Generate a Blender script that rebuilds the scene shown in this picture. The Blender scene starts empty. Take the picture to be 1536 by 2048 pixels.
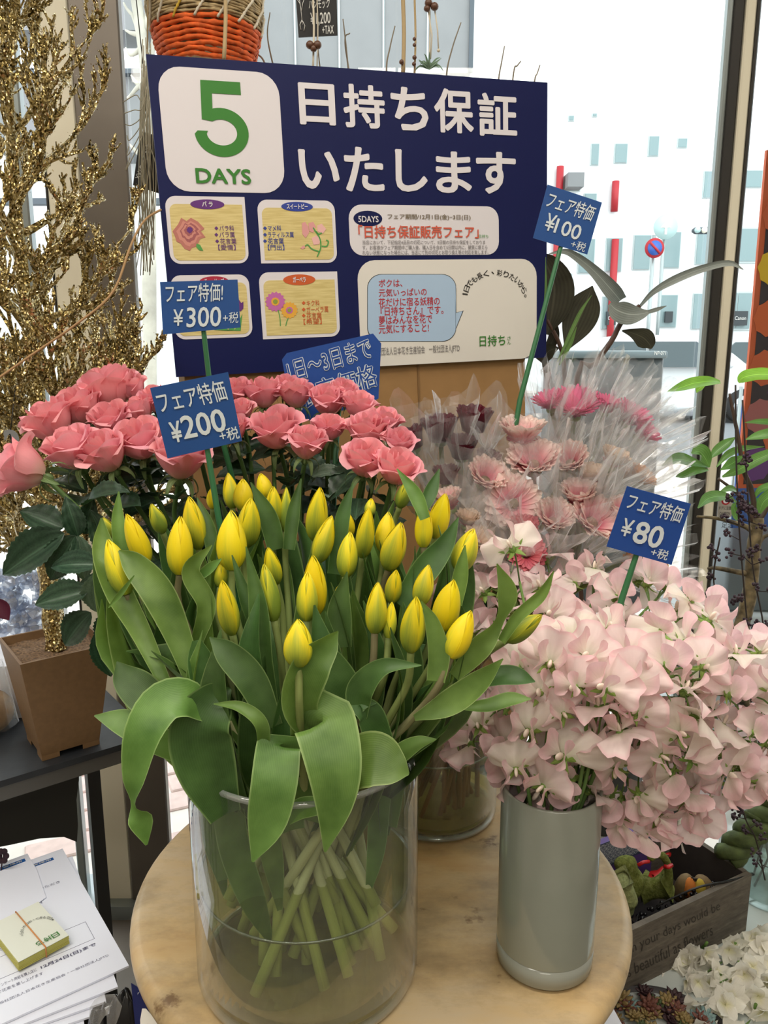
import bpy, math, random
from math import sin, cos, pi, sqrt, radians, atan2, exp, floor
from mathutils import Vector as V, Matrix
random.seed(7)
S = bpy.context.scene
COL = S.collection

# ------------------------------------------------------------------ camera
FPX, CX, CY = 1600.0, 768.0, 1024.0
TH = radians(11.8); CT, ST = cos(TH), sin(TH)
CAMZ = 1.32
cd = bpy.data.cameras.new('camera'); cam = bpy.data.objects.new('camera', cd); COL.objects.link(cam)
cd.sensor_fit = 'HORIZONTAL'; cd.sensor_width = 36.0; cd.lens = FPX / 1536 * 36.0
cd.clip_start = 0.02; cd.clip_end = 300
cam.location = (0, 0, CAMZ); cam.rotation_euler = (pi / 2 - TH, 0, 0)
S.camera = cam

# ------------------------------------------------------------------ world, exposure
w = bpy.data.worlds.new('sky'); S.world = w; w.use_nodes = True
bg = w.node_tree.nodes['Background']; bg.inputs[0].default_value = (0.93, 0.97, 1.0, 1); bg.inputs[1].default_value = 3.4
vs = S.view_settings; vs.view_transform = 'Standard'; vs.look = 'None'; vs.gamma = 1; vs.use_curve_mapping = False
vs.exposure = 0.0
S.cycles.max_bounces = 8; S.cycles.diffuse_bounces = 3; S.cycles.glossy_bounces = 4; S.cycles.transmission_bounces = 6
S.cycles.transparent_max_bounces = 40; S.cycles.sample_clamp_indirect = 6.0
S.cycles.caustics_reflective = False; S.cycles.caustics_refractive = False
S.cycles.use_denoising = True

def area(name, loc, size, power, color, rot=(0, 0, 0)):
    l = bpy.data.lights.new(name, 'AREA'); l.shape = 'RECTANGLE'; l.size, l.size_y = size; l.energy = power; l.color = color
    o = bpy.data.objects.new(name, l); o.location = loc; o.rotation_euler = rot; COL.objects.link(o); return o
# the shop's own fluorescent strips on the ceiling
for i, (x, y) in enumerate([(-0.95, -0.9), (0.45, -0.9), (-0.95, 0.35), (0.45, 0.35), (-0.2, -1.9)]):
    area('ceiling_strip', (x, y, 2.62), (1.15, 0.22), 17 if y > 0 else 13, (1.0, 0.93, 0.82))

# ------------------------------------------------------------------ pixel -> world
def ray(px, py):
    u, v = (px - CX) / FPX, (CY - py) / FPX
    return V((u, CT + v * ST, -ST + v * CT))
def at(px, py, Y):
    d = ray(px, py); return V((0, 0, CAMZ)) + d * (Y / d.y)
def onz(px, py, z):
    d = ray(px, py); return V((0, 0, CAMZ)) + d * ((z - CAMZ) / d.z)
CAM = V((0, 0, CAMZ))

# ------------------------------------------------------------------ mesh helpers
class MB:
    def __init__(s): s.v, s.f, s.uv, s.mi = [], [], [], []
    def add(s, g, mi=0, M=None):
        v, f, uv = g; k = len(s.v)
        s.v += [tuple(M @ V(p)) for p in v] if M is not None else [tuple(p) for p in v]
        s.uv += uv if uv else [(0.5, 0.5)] * len(v)
        s.f += [tuple(i + k for i in q) for q in f]; s.mi += [mi] * len(f); return s
    def mesh(s, name, mats, base=(0, 0, 0), smooth=True):
        m = bpy.data.meshes.new(name); bx, by, bz = base
        m.from_pydata([(a - bx, b - by, c - bz) for a, b, c in s.v], [], s.f)
        if not isinstance(mats, (list, tuple)): mats = [mats]
        for q in mats: m.materials.append(q)
        if len(mats) > 1: m.polygons.foreach_set('material_index', s.mi)
        if smooth: m.polygons.foreach_set('use_smooth', [True] * len(s.f))
        ul = m.uv_layers.new(name='UVMap'); li = [0] * len(m.loops); m.loops.foreach_get('vertex_index', li)
        d = []
        for i in li: d += s.uv[i]
        ul.data.foreach_set('uv', d); m.update(); return m

def link(name, data, parent=None, M=None, label=None):
    o = bpy.data.objects.new(name, data); COL.objects.link(o)
    if parent is not None: o.parent = parent
    if M is not None: o.matrix_basis = M
    if label: o['label'] = label
    return o
def thing(name, label, cat, loc=(0, 0, 0), group=None):
    o = link(name, None); o.location = loc; o.empty_display_size = 0.02; o['label'] = label; o['category'] = cat
    if group: o['group'] = group
    return o
def wloc(o):
    p = V((0, 0, 0))
    while o is not None: p += o.location; o = o.parent
    return p
def part(root, name, mb, mats, label=None, smooth=True, stuff=False):
    """mb in world coordinates; root chain has only translations"""
    o = link(name, mb.mesh(name, mats, wloc(root), smooth), root, label=label)
    if stuff: o['kind'] = 'stuff'
    return o
def solo(name, mb, mats, label, cat, group=None, smooth=True, kind=None):
    n = len(mb.v); c = [sum(p[k] for p in mb.v) / n for k in (0, 1)] + [min(p[2] for p in mb.v)]
    o = link(name, mb.mesh(name, mats, c, smooth)); o.location = c
    if kind == 'structure': o['kind'] = kind; 
    if label: o['label'] = label
    if cat: o['category'] = cat
    if group: o['group'] = group
    if kind == 'stuff': o['kind'] = kind
    return o
def struct(name, mb, mats, smooth=False): return solo(name, mb, mats, None, None, kind='structure', smooth=smooth)

def grid(nu, nv, f):
    v, uv, fc = [], [], []
    for j in range(nv + 1):
        for i in range(nu + 1):
            a, b = i / nu, j / nv; v.append(f(a, b)); uv.append((a, b))
    for j in range(nv):
        for i in range(nu):
            k = j * (nu + 1) + i; fc.append((k, k + 1, k + nu + 2, k + nu + 1))
    return v, fc, uv
def box(x0, x1, y0, y1, z0, z1, bev=0.0):
    if bev <= 0:
        v = [(x, y, z) for z in (z0, z1) for y in (y0, y1) for x in (x0, x1)]
        return v, [(0, 2, 3, 1), (4, 5, 7, 6), (0, 1, 5, 4), (2, 6, 7, 3), (0, 4, 6, 2), (1, 3, 7, 5)], None
    b = bev; v = []; 
    xs, ys = (x0, x1), (y0, y1)
    def ring(z, ins):
        r = []
        for cx, cy, sx, sy in ((x0, y0, 1, 1), (x1, y0, -1, 1), (x1, y1, -1, -1), (x0, y1, 1, -1)):
            p1 = (cx + sx * (b + ins), cy + sy * ins, z); p2 = (cx + sx * ins, cy + sy * (b + ins), z)
            r += [p2, p1] if sx * sy > 0 else [p1, p2]
        return r
    rs = [ring(z0, b), ring(z0 + b, 0), ring(z1 - b, 0), ring(z1, b)]
    v = sum(rs, []); f = []
    for k in range(3):
        for i in range(8):
            j = (i + 1) % 8; f.append((k * 8 + i, k * 8 + j, k * 8 + 8 + j, k * 8 + 8 + i))
    f.append(tuple(range(7, -1, -1))); f.append(tuple(range(24, 32)))
    return v, f, None
def hexa(b4, t4):
    """8 points: bottom 4 (ccw), top 4"""
    v = [tuple(p) for p in b4] + [tuple(p) for p in t4]
    return v, [(3, 2, 1, 0), (4, 5, 6, 7)] + [(i, (i + 1) % 4, 4 + (i + 1) % 4, 4 + i) for i in range(4)], None
def prism(poly, h, M=None):
    """poly list of (x,y) -> slab between z=0 and z=h"""
    n = len(poly); v = [(x, y, 0) for x, y in poly] + [(x, y, h) for x, y in poly]
    f = [tuple(range(n - 1, -1, -1)), tuple(range(n, 2 * n))] + [(i, (i + 1) % n, n + (i + 1) % n, n + i) for i in range(n)]
    xs = [p[0] for p in poly]; ys = [p[1] for p in poly]; dx = (max(xs) - min(xs)) or 1; dy = (max(ys) - min(ys)) or 1
    uv = [((x - min(xs)) / dx, (y - min(ys)) / dy) for x, y in poly] * 2
    if M is not None: v = [tuple(M @ V(p)) for p in v]
    return v, f, uv
def cr(pts, n):
    """Catmull-Rom through tuples of any length, n samples"""
    P = [tuple(p) for p in pts]; P = [tuple(2 * a - b for a, b in zip(P[0], P[1]))] + P + [tuple(2 * a - b for a, b in zip(P[-1], P[-2]))]
    m = len(P) - 3; out = []
    for k in range(n):
        t = k / (n - 1) * m; i = min(int(t), m - 1); t -= i
        out.append(tuple(0.5 * (2 * b + (c - a) * t + (2 * a - 5 * b + 4 * c - d) * t * t + (3 * b - a - 3 * c + d) * t ** 3) for a, b, c, d in zip(P[i], P[i + 1], P[i + 2], P[i + 3])))
    return out
def tube(pts, r, n=8, cap=True, uvs=1.0, jit=0.0):
    pts = [V(p) for p in pts]; m = len(pts); v, f, uv = [], [], []
    t0 = (pts[1] - pts[0]).normalized(); ref = V((0, 0, 1)) if abs(t0.z) < 0.9 else V((1, 0, 0)); s = t0.cross(ref).normalized()
    for k, p in enumerate(pts):
        t = (pts[min(k + 1, m - 1)] - pts[max(k - 1, 0)])
        t = t.normalized() if t.length > 1e-9 else t0
        s = (s - t * s.dot(t)); s = s.normalized() if s.length > 1e-6 else t.orthogonal().normalized()
        q = t.cross(s); rr = r[k] if isinstance(r, (list, tuple)) else (r(k / (m - 1)) if callable(r) else r)
        for i in range(n):
            a = 2 * pi * i / n; q_ = rr * (1 + (random.uniform(-jit, jit) if jit else 0))
            v.append(tuple(p + (s * cos(a) + q * sin(a)) * q_)); uv.append((i / n, k / (m - 1) * uvs))
    for k in range(m - 1):
        for i in range(n):
            j = (i + 1) % n; f.append((k * n + i, k * n + j, (k + 1) * n + j, (k + 1) * n + i))
    if cap: f.append(tuple(range(n - 1, -1, -1))); f.append(tuple(range((m - 1) * n, m * n)))
    return v, f, uv
def lathe(prof, n=48, c=(0, 0, 0), close=False):
    m = len(prof); v, f, uv = [], [], []
    for k, (r, z) in enumerate(prof):
        for i in range(n):
            a = 2 * pi * i / n; v.append((c[0] + r * cos(a), c[1] + r * sin(a), c[2] + z)); uv.append((i / n, k / (m - 1)))
    for k in range(m - (0 if close else 1)):
        k2 = (k + 1) % m
        for i in range(n):
            j = (i + 1) % n; f.append((k * n + i, k * n + j, k2 * n + j, k2 * n + i))
    return v, f, uv
def disc(r, z, n=48, c=(0, 0)):
    return [(c[0] + r * cos(2 * pi * i / n), c[1] + r * sin(2 * pi * i / n), z) for i in range(n)], [tuple(range(n))], [(0.5 + 0.5 * cos(2 * pi * i / n), 0.5 + 0.5 * sin(2 * pi * i / n)) for i in range(n)]
def blob(c, r, nu=12, nv=8, f=None, M=None):
    """ellipsoid; r = 3 radii; f(theta, phi) scales"""
    def g(a, b):
        th, ph = 2 * pi * a, pi * b; k = f(th, ph) if f else 1
        p = V((r[0] * cos(th) * sin(ph) * k, r[1] * sin(th) * sin(ph) * k, -r[2] * cos(ph) * k))
        return tuple((M @ p if M is not None else p) + V(c))
    return grid(nu, nv, g)
def leaf(pts, nrm, nu=6, nv=16, fold=0.25, wav=0.0, wf=3.0, ph=0.0):
    """pts: (x,y,z,width[,twist radians]); nrm: direction the upper face looks to"""
    pts = [tuple(p) + ((0.0,) if len(p) == 4 else ()) for p in pts]
    L = cr(pts, nv + 1); C = [V(p[:3]) for p in L]; rows = []
    for k in range(nv + 1):
        t = (C[min(k + 1, nv)] - C[max(k - 1, 0)]).normalized()
        s = t.cross(nrm); s = s.normalized() if s.length > 1e-5 else t.orthogonal().normalized()
        if L[k][4]: s = Matrix.Rotation(L[k][4], 3, t) @ s
        rows.append((C[k], s, s.cross(t), max(L[k][3], 0.0004) / 2))
    def f(a, b):
        c, s, n, w_ = rows[round(b * nv)]; x = 2 * a - 1
        return tuple(c + s * (x * w_ * (1 - 0.12 * fold * x * x)) + n * (w_ * (fold * x * x + wav * abs(x) * sin(wf * 2 * pi * b + ph + (1.7 if x > 0 else 0)))))
    return grid(nu, nv, f)
def frame_m(o, x, y):
    """matrix with origin o, x axis, y axis (world), z = x cross y"""
    x = V(x).normalized(); z = x.cross(V(y)).normalized(); y = z.cross(x)
    M = Matrix((x, y, z)).transposed().to_4x4(); M.translation = V(o); return M
def align(o, z, roll=0.0, sc=1.0):
    """local +Z to direction z"""
    q = V(z).to_track_quat('Z', 'Y').to_matrix().to_4x4()
    M = q @ Matrix.Rotation(roll, 4, 'Z') @ Matrix.Scale(sc, 4); M.translation = V(o); return M
def rnd(a, b): return random.uniform(a, b)
def rvec(k=1.0): return V((rnd(-k, k), rnd(-k, k), rnd(-k, k)))
ORD = 'first second third fourth fifth sixth seventh eighth ninth tenth eleventh twelfth thirteenth fourteenth fifteenth sixteenth seventeenth eighteenth nineteenth twentieth'.split()
def copy_tree(src, loc=None, M=None):
    c = src.copy(); COL.objects.link(c)
    if loc is not None: c.location = loc
    if M is not None: c.matrix_basis = M
    for ch in KIDS.get(src.name, ()):
        d = ch.copy(); COL.objects.link(d); d.parent = c
        for g in KIDS.get(ch.name, ()):
            e = g.copy(); COL.objects.link(e); e.parent = d
    return c
KIDS = {}

# ------------------------------------------------------------------ materials
def srgb(c):
    if isinstance(c, str): c = tuple(int(c[i:i + 2], 16) for i in (0, 2, 4))
    return tuple((x / 255 / 12.92 if x / 255 <= 0.04045 else ((x / 255 + 0.055) / 1.055) ** 2.4) for x in c) + (1,)
class NT:
    def __init__(s, name):
        s.m = bpy.data.materials.new(name); s.m.use_nodes = True; s.t = s.m.node_tree
        for n in list(s.t.nodes): s.t.nodes.remove(n)
        s.out = s.n('ShaderNodeOutputMaterial')
    def n(s, kind, **kw):
        q = s.t.nodes.new(kind)
        for k, v in kw.items():
            if k.startswith('_'): q.inputs[k[1:].replace('_', ' ')].default_value = v
            else: setattr(q, k, v)
        return q
    def l(s, a, b): s.t.links.new(a, b)
    def ramp(s, src, stops, interp='LINEAR'):
        r = s.n('ShaderNodeValToRGB'); r.color_ramp.interpolation = interp; e = r.color_ramp.elements
        while len(e) < len(stops): e.new(0.5)
        for q, (p, c) in zip(e, stops): q.position = p; q.color = c if len(c) == 4 else tuple(c) + (1,)
        s.l(src, r.inputs[0]); return r.outputs[0]
    def noise(s, scale, detail=3, vec=None, rough=0.5, stretch=None):
        t = s.n('ShaderNodeTexNoise'); t.inputs['Scale'].default_value = scale; t.inputs['Detail'].default_value = detail; t.inputs['Roughness'].default_value = rough
        if vec is None: vec = s.coord('Object')
        if stretch:
            mp = s.n('ShaderNodeMapping'); mp.inputs['Scale'].default_value = stretch; s.l(vec, mp.inputs[0]); vec = mp.outputs[0]
        s.l(vec, t.inputs['Vector']); return t.outputs[0]
    def coord(s, k='Object'):
        if not hasattr(s, 'tc'): s.tc = s.n('ShaderNodeTexCoord')
        return s.tc.outputs[k]
    def math(s, op, a, b=None, c=None):
        q = s.n('ShaderNodeMath', operation=op)
        for i, x in enumerate((a, b, c)):
            if x is None: continue
            if isinstance(x, (int, float)): q.inputs[i].default_value = x
            else: s.l(x, q.inputs[i])
        return q.outputs[0]
    def mix(s, fac, a, b, mode='MIX'):
        q = s.n('ShaderNodeMix', data_type='RGBA', blend_type=mode)
        for i, x in ((0, fac), (6, a), (7, b)):
            if isinstance(x, (int, float, tuple)): q.inputs[i].default_value = x
            else: s.l(x, q.inputs[i])
        return q.outputs[2]
    def bump(s, h, strength=0.3, dist=0.01):
        b = s.n('ShaderNodeBump'); b.inputs['Strength'].default_value = strength; b.inputs['Distance'].default_value = dist; s.l(h, b.inputs['Height']); return b.outputs[0]
    def hsv(s, col, amt_h=0.0, amt_v=0.0, amt_s=0.0):
        oi = s.n('ShaderNodeObjectInfo'); h = s.n('ShaderNodeHueSaturation'); s.l(col, h.inputs['Color'])
        if amt_h: s.l(s.math('MULTIPLY_ADD', oi.outputs['Random'], 2 * amt_h, 0.5 - amt_h), h.inputs['Hue'])
        if amt_v: 
            r = s.math('FRACT', s.math('MULTIPLY', oi.outputs['Random'], 7.31)); s.l(s.math('MULTIPLY_ADD', r, 2 * amt_v, 1 - amt_v), h.inputs['Value'])
        return h.outputs[0]
    def princ(s, col, rough=0.5, metal=0.0, spec=0.5, normal=None, **kw):
        p = s.n('ShaderNodeBsdfPrincipled')
        for nm, x in (('Base Color', col), ('Roughness', rough), ('Metallic', metal), ('Specular IOR Level', spec)):
            if isinstance(x, (int, float, tuple)): p.inputs[nm].default_value = x
            else: s.l(x, p.inputs[nm])
        for k, x in kw.items(): p.inputs[k.replace('_', ' ')].default_value = x
        if normal is not None: s.l(normal, p.inputs['Normal'])
        return p.outputs[0]
    def mixsh(s, fac, a, b):
        q = s.n('ShaderNodeMixShader')
        if isinstance(fac, (int, float)): q.inputs[0].default_value = fac
        else: s.l(fac, q.inputs[0])
        s.l(a, q.inputs[1]); s.l(b, q.inputs[2]); return q.outputs[0]
    def transl(s, col):
        t = s.n('ShaderNodeBsdfTranslucent')
        if isinstance(col, tuple): t.inputs[0].default_value = col
        else: s.l(col, t.inputs[0])
        return t.outputs[0]
    def done(s, sh): s.l(sh, s.out.inputs[0]); return s.m
def plain(name, c, rough=0.55, metal=0.0, spec=0.5, nz=0.0, scale=30, bump=0.0):
    t = NT(name); col = srgb(c)
    if nz or bump:
        n = t.noise(scale, 4)
        if nz:
            dk = tuple(x * (1 - nz) for x in col[:3]) + (1,); lt = tuple(min(1, x * (1 + nz)) for x in col[:3]) + (1,)
            col = t.ramp(n, [(0.3, dk), (0.7, lt)])
        return t.done(t.princ(col, rough, metal, spec, t.bump(n, bump, 0.004) if bump else None))
    return t.done(t.princ(col, rough, metal, spec))
def uvsep(t):
    s = t.n('ShaderNodeSeparateXYZ'); t.l(t.coord('UV'), s.inputs[0]); return s.outputs[0], s.outputs[1]
def leafmat(name, dark, light, rough=0.42, tr=0.22, veins=14, var=0.12, trc=None, edge=None, vein_amt=0.35, mid=True):
    t = NT(name); u, v = uvsep(t)
    cx = t.math('ABSOLUTE', t.math('SUBTRACT', u, 0.5))
    n = t.noise(35, 3)
    n2 = t.math('FRACT', t.math('MULTIPLY', u, veins)); vn = t.math('ABSOLUTE', t.math('SUBTRACT', n2, 0.5))
    f = t.math('ADD', t.math('MULTIPLY', n, 1 - vein_amt), t.math('MULTIPLY', vn, vein_amt * 2))
    col = t.ramp(f, [(0.25, srgb(dark)), (0.75, srgb(light))])
    if mid: col = t.mix(t.ramp(cx, [(0.0, (1, 1, 1, 1)), (0.045, (0, 0, 0, 1))]), col, tuple(min(1, x * 1.5) for x in srgb(light)[:3]) + (1,))
    if edge: col = t.mix(t.ramp(cx, [(0.455, (0, 0, 0, 1)), (0.5, (1, 1, 1, 1))]), col, srgb(edge))
    col = t.hsv(col, 0.012, var)
    b = t.bump(vn, 0.12, 0.0008)
    sh = t.princ(col, rough, 0, 0.4, b)
    tc = t.mix(0.5, col, srgb(trc or light)) 
    return t.done(t.mixsh(tr, sh, t.transl(tc)))
def petalmat(name, base, tip, tr=0.3, rough=0.5, vein=0.15, var=0.08, edge=None, stops=(0.1, 0.8), vs_=22, hv=0.006):
    """colour runs from base (v=0) to tip (v=1)"""
    t = NT(name); u, v = uvsep(t)
    col = t.ramp(v, [(stops[0], srgb(base)), (stops[1], srgb(tip))])
    if edge:
        col = t.mix(t.ramp(v, [(0.86, (0, 0, 0, 1)), (1.0, (1, 1, 1, 1))]), col, srgb(edge))
    w_ = t.noise(vs_, 2, t.coord('UV'), stretch=(1, 0.12, 1))
    col = t.mix(vein, col, t.mix(1.0, col, t.ramp(w_, [(0.35, (0.45, 0.4, 0.4, 1)), (0.65, (1, 1, 1, 1))]), 'MULTIPLY'))
    col = t.hsv(col, hv, var)
    return t.done(t.mixsh(tr, t.princ(col, rough, 0, 0.25, t.bump(w_, 0.15, 0.0006)), t.transl(col)))
def film(name, alpha=0.16, tint='ffffff', rough=0.12, streak=0.0, dots=False, gl=0.5, sc=60):
    t = NT(name); tp = t.n('ShaderNodeBsdfTransparent'); tp.inputs[0].default_value = (0.97, 0.97, 0.97, 1)
    g = t.n('ShaderNodeBsdfGlossy'); g.inputs['Roughness'].default_value = rough; g.inputs[0].default_value = (1, 1, 1, 1)
    d = t.n('ShaderNodeBsdfDiffuse'); d.inputs[0].default_value = srgb(tint)
    mx = t.mixsh(0.55, d.outputs[0], t.transl(srgb(tint)))
    white = t.mixsh(gl, mx, g.outputs[0])
    lw = t.n('ShaderNodeLayerWeight'); lw.inputs[0].default_value = 0.35
    fac = t.math('ADD', t.math('MULTIPLY', t.math('POWER', lw.outputs['Facing'], 2.0), alpha * 2.6), alpha * 0.5)
    if streak:
        n = t.noise(sc, 3, t.coord('UV'), stretch=(1, 0.06, 1)); fac = t.math('MULTIPLY', fac, t.math('MULTIPLY_ADD', t.ramp(n, [(0.54, (0, 0, 0, 1)), (0.62, (1, 1, 1, 1))]), streak, 0.7))  # white highlights of the film, painted as streaks in its opacity
    if dots:
        vo = t.n('ShaderNodeTexVoronoi'); vo.inputs['Scale'].default_value = 90; vo.inputs['Randomness'].default_value = 0.0; t.l(t.coord('UV'), vo.inputs['Vector'])
        fac = t.math('ADD', fac, t.math('MULTIPLY', t.math('LESS_THAN', vo.outputs['Distance'], 0.28), 0.04))
    nb = t.noise(14, 3)
    b = t.bump(nb, 0.5, 0.01); t.l(b, g.inputs['Normal'])
    fac = t.math('MINIMUM', fac, 0.9)
    return t.done(t.mixsh(fac, tp.outputs[0], white))
def glass(name, tint=(0.96, 0.98, 0.97), refl=1.0, rough=0.0, haze=0.0):
    t = NT(name); tp = t.n('ShaderNodeBsdfTransparent'); tp.inputs[0].default_value = tuple(tint) + (1,)
    g = t.n('ShaderNodeBsdfGlossy'); g.inputs['Roughness'].default_value = rough
    fr = t.n('ShaderNodeLayerWeight'); fr.inputs[0].default_value = 0.5
    k = t.math('MULTIPLY_ADD', t.math('POWER', fr.outputs['Facing'], 5.0), 0.9, 0.04)
    sh = t.mixsh(t.math('MINIMUM', t.math('MULTIPLY', k, refl), 0.85), tp.outputs[0], g.outputs[0])
    if haze:
        d = t.n('ShaderNodeBsdfDiffuse'); d.inputs[0].default_value = (0.8, 0.85, 0.83, 1); sh = t.mixsh(haze, sh, d.outputs[0])
    return t.done(sh)

# ------------------------------------------------------------------ text
_tc = bpy.data.curves.new('lettering_source', 'FONT'); _to = bpy.data.objects.new('lettering_source', _tc); COL.objects.link(_to)
def text_geo(s, bold=0.0, res=3):
    _tc.body = s; _tc.size = 1.0; _tc.offset = 0.0; _tc.resolution_u = res; _tc.fill_mode = 'BOTH'
    bpy.context.view_layer.update()
    dg = bpy.context.evaluated_depsgraph_get(); m = bpy.data.meshes.new_from_object(_to.evaluated_get(dg))
    v = [tuple(p.co) for p in m.vertices]; f = [tuple(p.vertices) for p in m.polygons]; bpy.data.meshes.remove(m)
    if bold > 0:      # heavier strokes: the same glyphs laid slightly beside each other
        n = 4 if bold < 0.016 else 8; v0, f0, k = v, f, len(v); v, f = [], []
        for i in range(n):
            a = 2 * pi * (i + .5) / n; v += [(x + bold * cos(a), y + bold * sin(a), i * 3e-5) for x, y, z in v0]; f += [tuple(j + i * k for j in q) for q in f0]
    return v, f, None
class Face:
    """flat face in the world: o top-left corner, x along the top, y DOWN, n outwards"""
    def __init__(s, o, x, y):
        s.o = V(o); s.x = V(x).normalized(); s.n = s.x.cross(V(y)).normalized(); 
        s.y = s.n.cross(s.x)
        s.n = -s.n if s.n.dot(CAM - s.o) < 0 else s.n
    def w(s, u, v, h=0.0): return s.o + s.x * u + s.y * v + s.n * h
    def loc(s, px, py):
        d = ray(px, py); t = (s.o - CAM).dot(s.n) / d.dot(s.n); p = CAM + d * t - s.o; return p.dot(s.x), p.dot(s.y)
    def slab(s, poly, h0, h1):
        n = len(poly); v = [tuple(s.w(x, y, h0)) for x, y in poly] + [tuple(s.w(x, y, h1)) for x, y in poly]
        xs = [p[0] for p in poly]; ys = [p[1] for p in poly]; dx = (max(xs) - min(xs)) or 1; dy = (max(ys) - min(ys)) or 1
        uv = [((x - min(xs)) / dx, (y - min(ys)) / dy) for x, y in poly] * 2
        return v, [tuple(range(n)), tuple(range(2 * n - 1, n - 1, -1))] + [(i, (i + 1) % n, n + (i + 1) % n, n + i) for i in range(n)], uv
    def text(s, mb, body, u0, v0, u1, v1, h=0.001, bold=0.0, shear=0.0, mi=0, rot=0.0, res=3):
        """fits the ink of BODY in the box; rot in radians about its centre"""
        v, f, _ = text_geo(body, bold, res)
        if not v: return mb
        a0, a1 = min(p[0] for p in v), max(p[0] for p in v); b0, b1 = min(p[1] for p in v), max(p[1] for p in v)
        cu, cv = (u0 + u1) / 2, (v0 + v1) / 2; out = []
        for x, y, z in v:
            a = (x - a0) / ((a1 - a0) or 1) - 0.5; b = 0.5 - (y - b0) / ((b1 - b0) or 1)
            du, dv = a * (u1 - u0) - b * shear * (v1 - v0), b * (v1 - v0)
            out.append(tuple(s.w(cu + du * cos(rot) - dv * sin(rot), cv + du * sin(rot) + dv * cos(rot), h + z)))
        return mb.add((out, f, None), mi)
def rrect(x0, y0, x1, y1, r, n=6, sharp=()):
    """sharp: corners (0 TL,1 TR,2 BR,3 BL) left square"""
    out = []
    for k, (cx, cy, a) in enumerate(((x0, y0, 180), (x1, y0, 270), (x1, y1, 0), (x0, y1, 90))):
        if k in sharp: out.append((cx, cy)); continue
        ox = cx + (r if k in (0, 3) else -r); oy = cy + (r if k in (0, 1) else -r)
        for i in range(n + 1):
            t = radians(a + 90 * i / n); out.append((ox + r * cos(t), oy + r * sin(t)))
    return out
def ell(cx, cy, rx, ry, n=28): return [(cx + rx * cos(2 * pi * i / n), cy + ry * sin(2 * pi * i / n)) for i in range(n)]
# ================================================================== materials used widely
M_white = plain('white_paint', 'dedcd6', 0.6)
M_black = plain('black_plastic', '141414', 0.45)
M_steel = plain('brushed_steel', '6f6860', 0.42, 0.6, nz=0.12, scale=6)
M_cream = plain('cream_frame', 'e8e2cc', 0.5)
M_dark = plain('dark_frame', '2b2926', 0.5)
M_alu = plain('aluminium', '9aa3a3', 0.35, 0.7)
M_room = plain('shop_wall_paint', 'cfc6b8', 0.8)
M_floor = plain('shop_floor', '6e665c', 0.5, nz=0.15, scale=5)
M_pane = glass('window_glass', (0.97, 0.99, 0.98), 0.7)
M_paper = plain('white_paper', 'e6e6ec', 0.7)
M_card = plain('kraft_board', 'a8794a', 0.75, nz=0.08, scale=60)
M_pave = plain('pale_paving', 'd0c8c0', 0.85, nz=0.1, scale=8)
M_pink_paver = plain('pink_paver', 'cbb3ac', 0.85, nz=0.1, scale=40)
M_road = plain('asphalt', '6f7376', 0.9, nz=0.08, scale=10)

# ================================================================== room
GY = 1.70     # plane of the shop window
struct('floor', MB().add(box(-2.4, 2.6, -2.6, 1.8, -0.1, 0.0)), M_floor)
struct('ceiling', MB().add(box(-2.4, 2.6, -2.6, 1.8, 2.7, 2.8)), M_room)
struct('wall_back', MB().add(box(-2.4, 2.6, -2.7, -2.6, 0, 2.7)), M_room)
struct('wall_left', MB().add(box(-2.5, -2.4, -2.7, 1.8, 0, 2.7)), M_room)
struct('wall_right', MB().add(box(2.6, 2.7, -2.7, 1.8, 0, 2.7)), M_room)
def winpart(name, x0, x1, y0, y1, m, z0=0.0, z1=2.7, bev=0.003):
    return struct(name, MB().add(box(x0, x1, y0, y1, z0, z1, bev)), m)
winpart('column_steel', -0.5955, -0.500, 1.665, 1.69, M_steel)
winpart('trim_1', -0.662, -0.5965, 1.67, 1.69, M_cream)
winpart('trim_2', -0.6665, -0.663, 1.67, 1.69, M_dark)
winpart('trim_3', -0.722, -0.702, 1.67, 1.695, M_alu)
winpart('trim_4', 0.648, 0.659, 1.668, 1.688, M_alu)
winpart('trim_5', 0.660, 0.681, 1.67, 1.69, M_dark)
winpart('trim_6', 0.682, 0.7015, 1.665, 1.69, M_cream)
winpart('trim_7', 0.702, 0.709, 1.662, 1.69, M_dark)
def pane(name, x0, x1):
    o = struct(name, MB().add(box(x0, x1, GY - 0.003, GY + 0.003, 0.04, 2.66)), M_pane); return o
pane('window_1', -0.499, 0.647); pane('window_2', -2.38, -0.737); pane('window_3', 0.712, 2.58)
struct('trim_8', MB().add(box(-2.4, 2.6, 1.64, 1.76, 0.0, 0.035)), M_alu)
struct('trim_9', MB().add(box(-2.4, 2.6, 1.64, 1.76, 2.665, 2.7)), M_alu)

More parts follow.
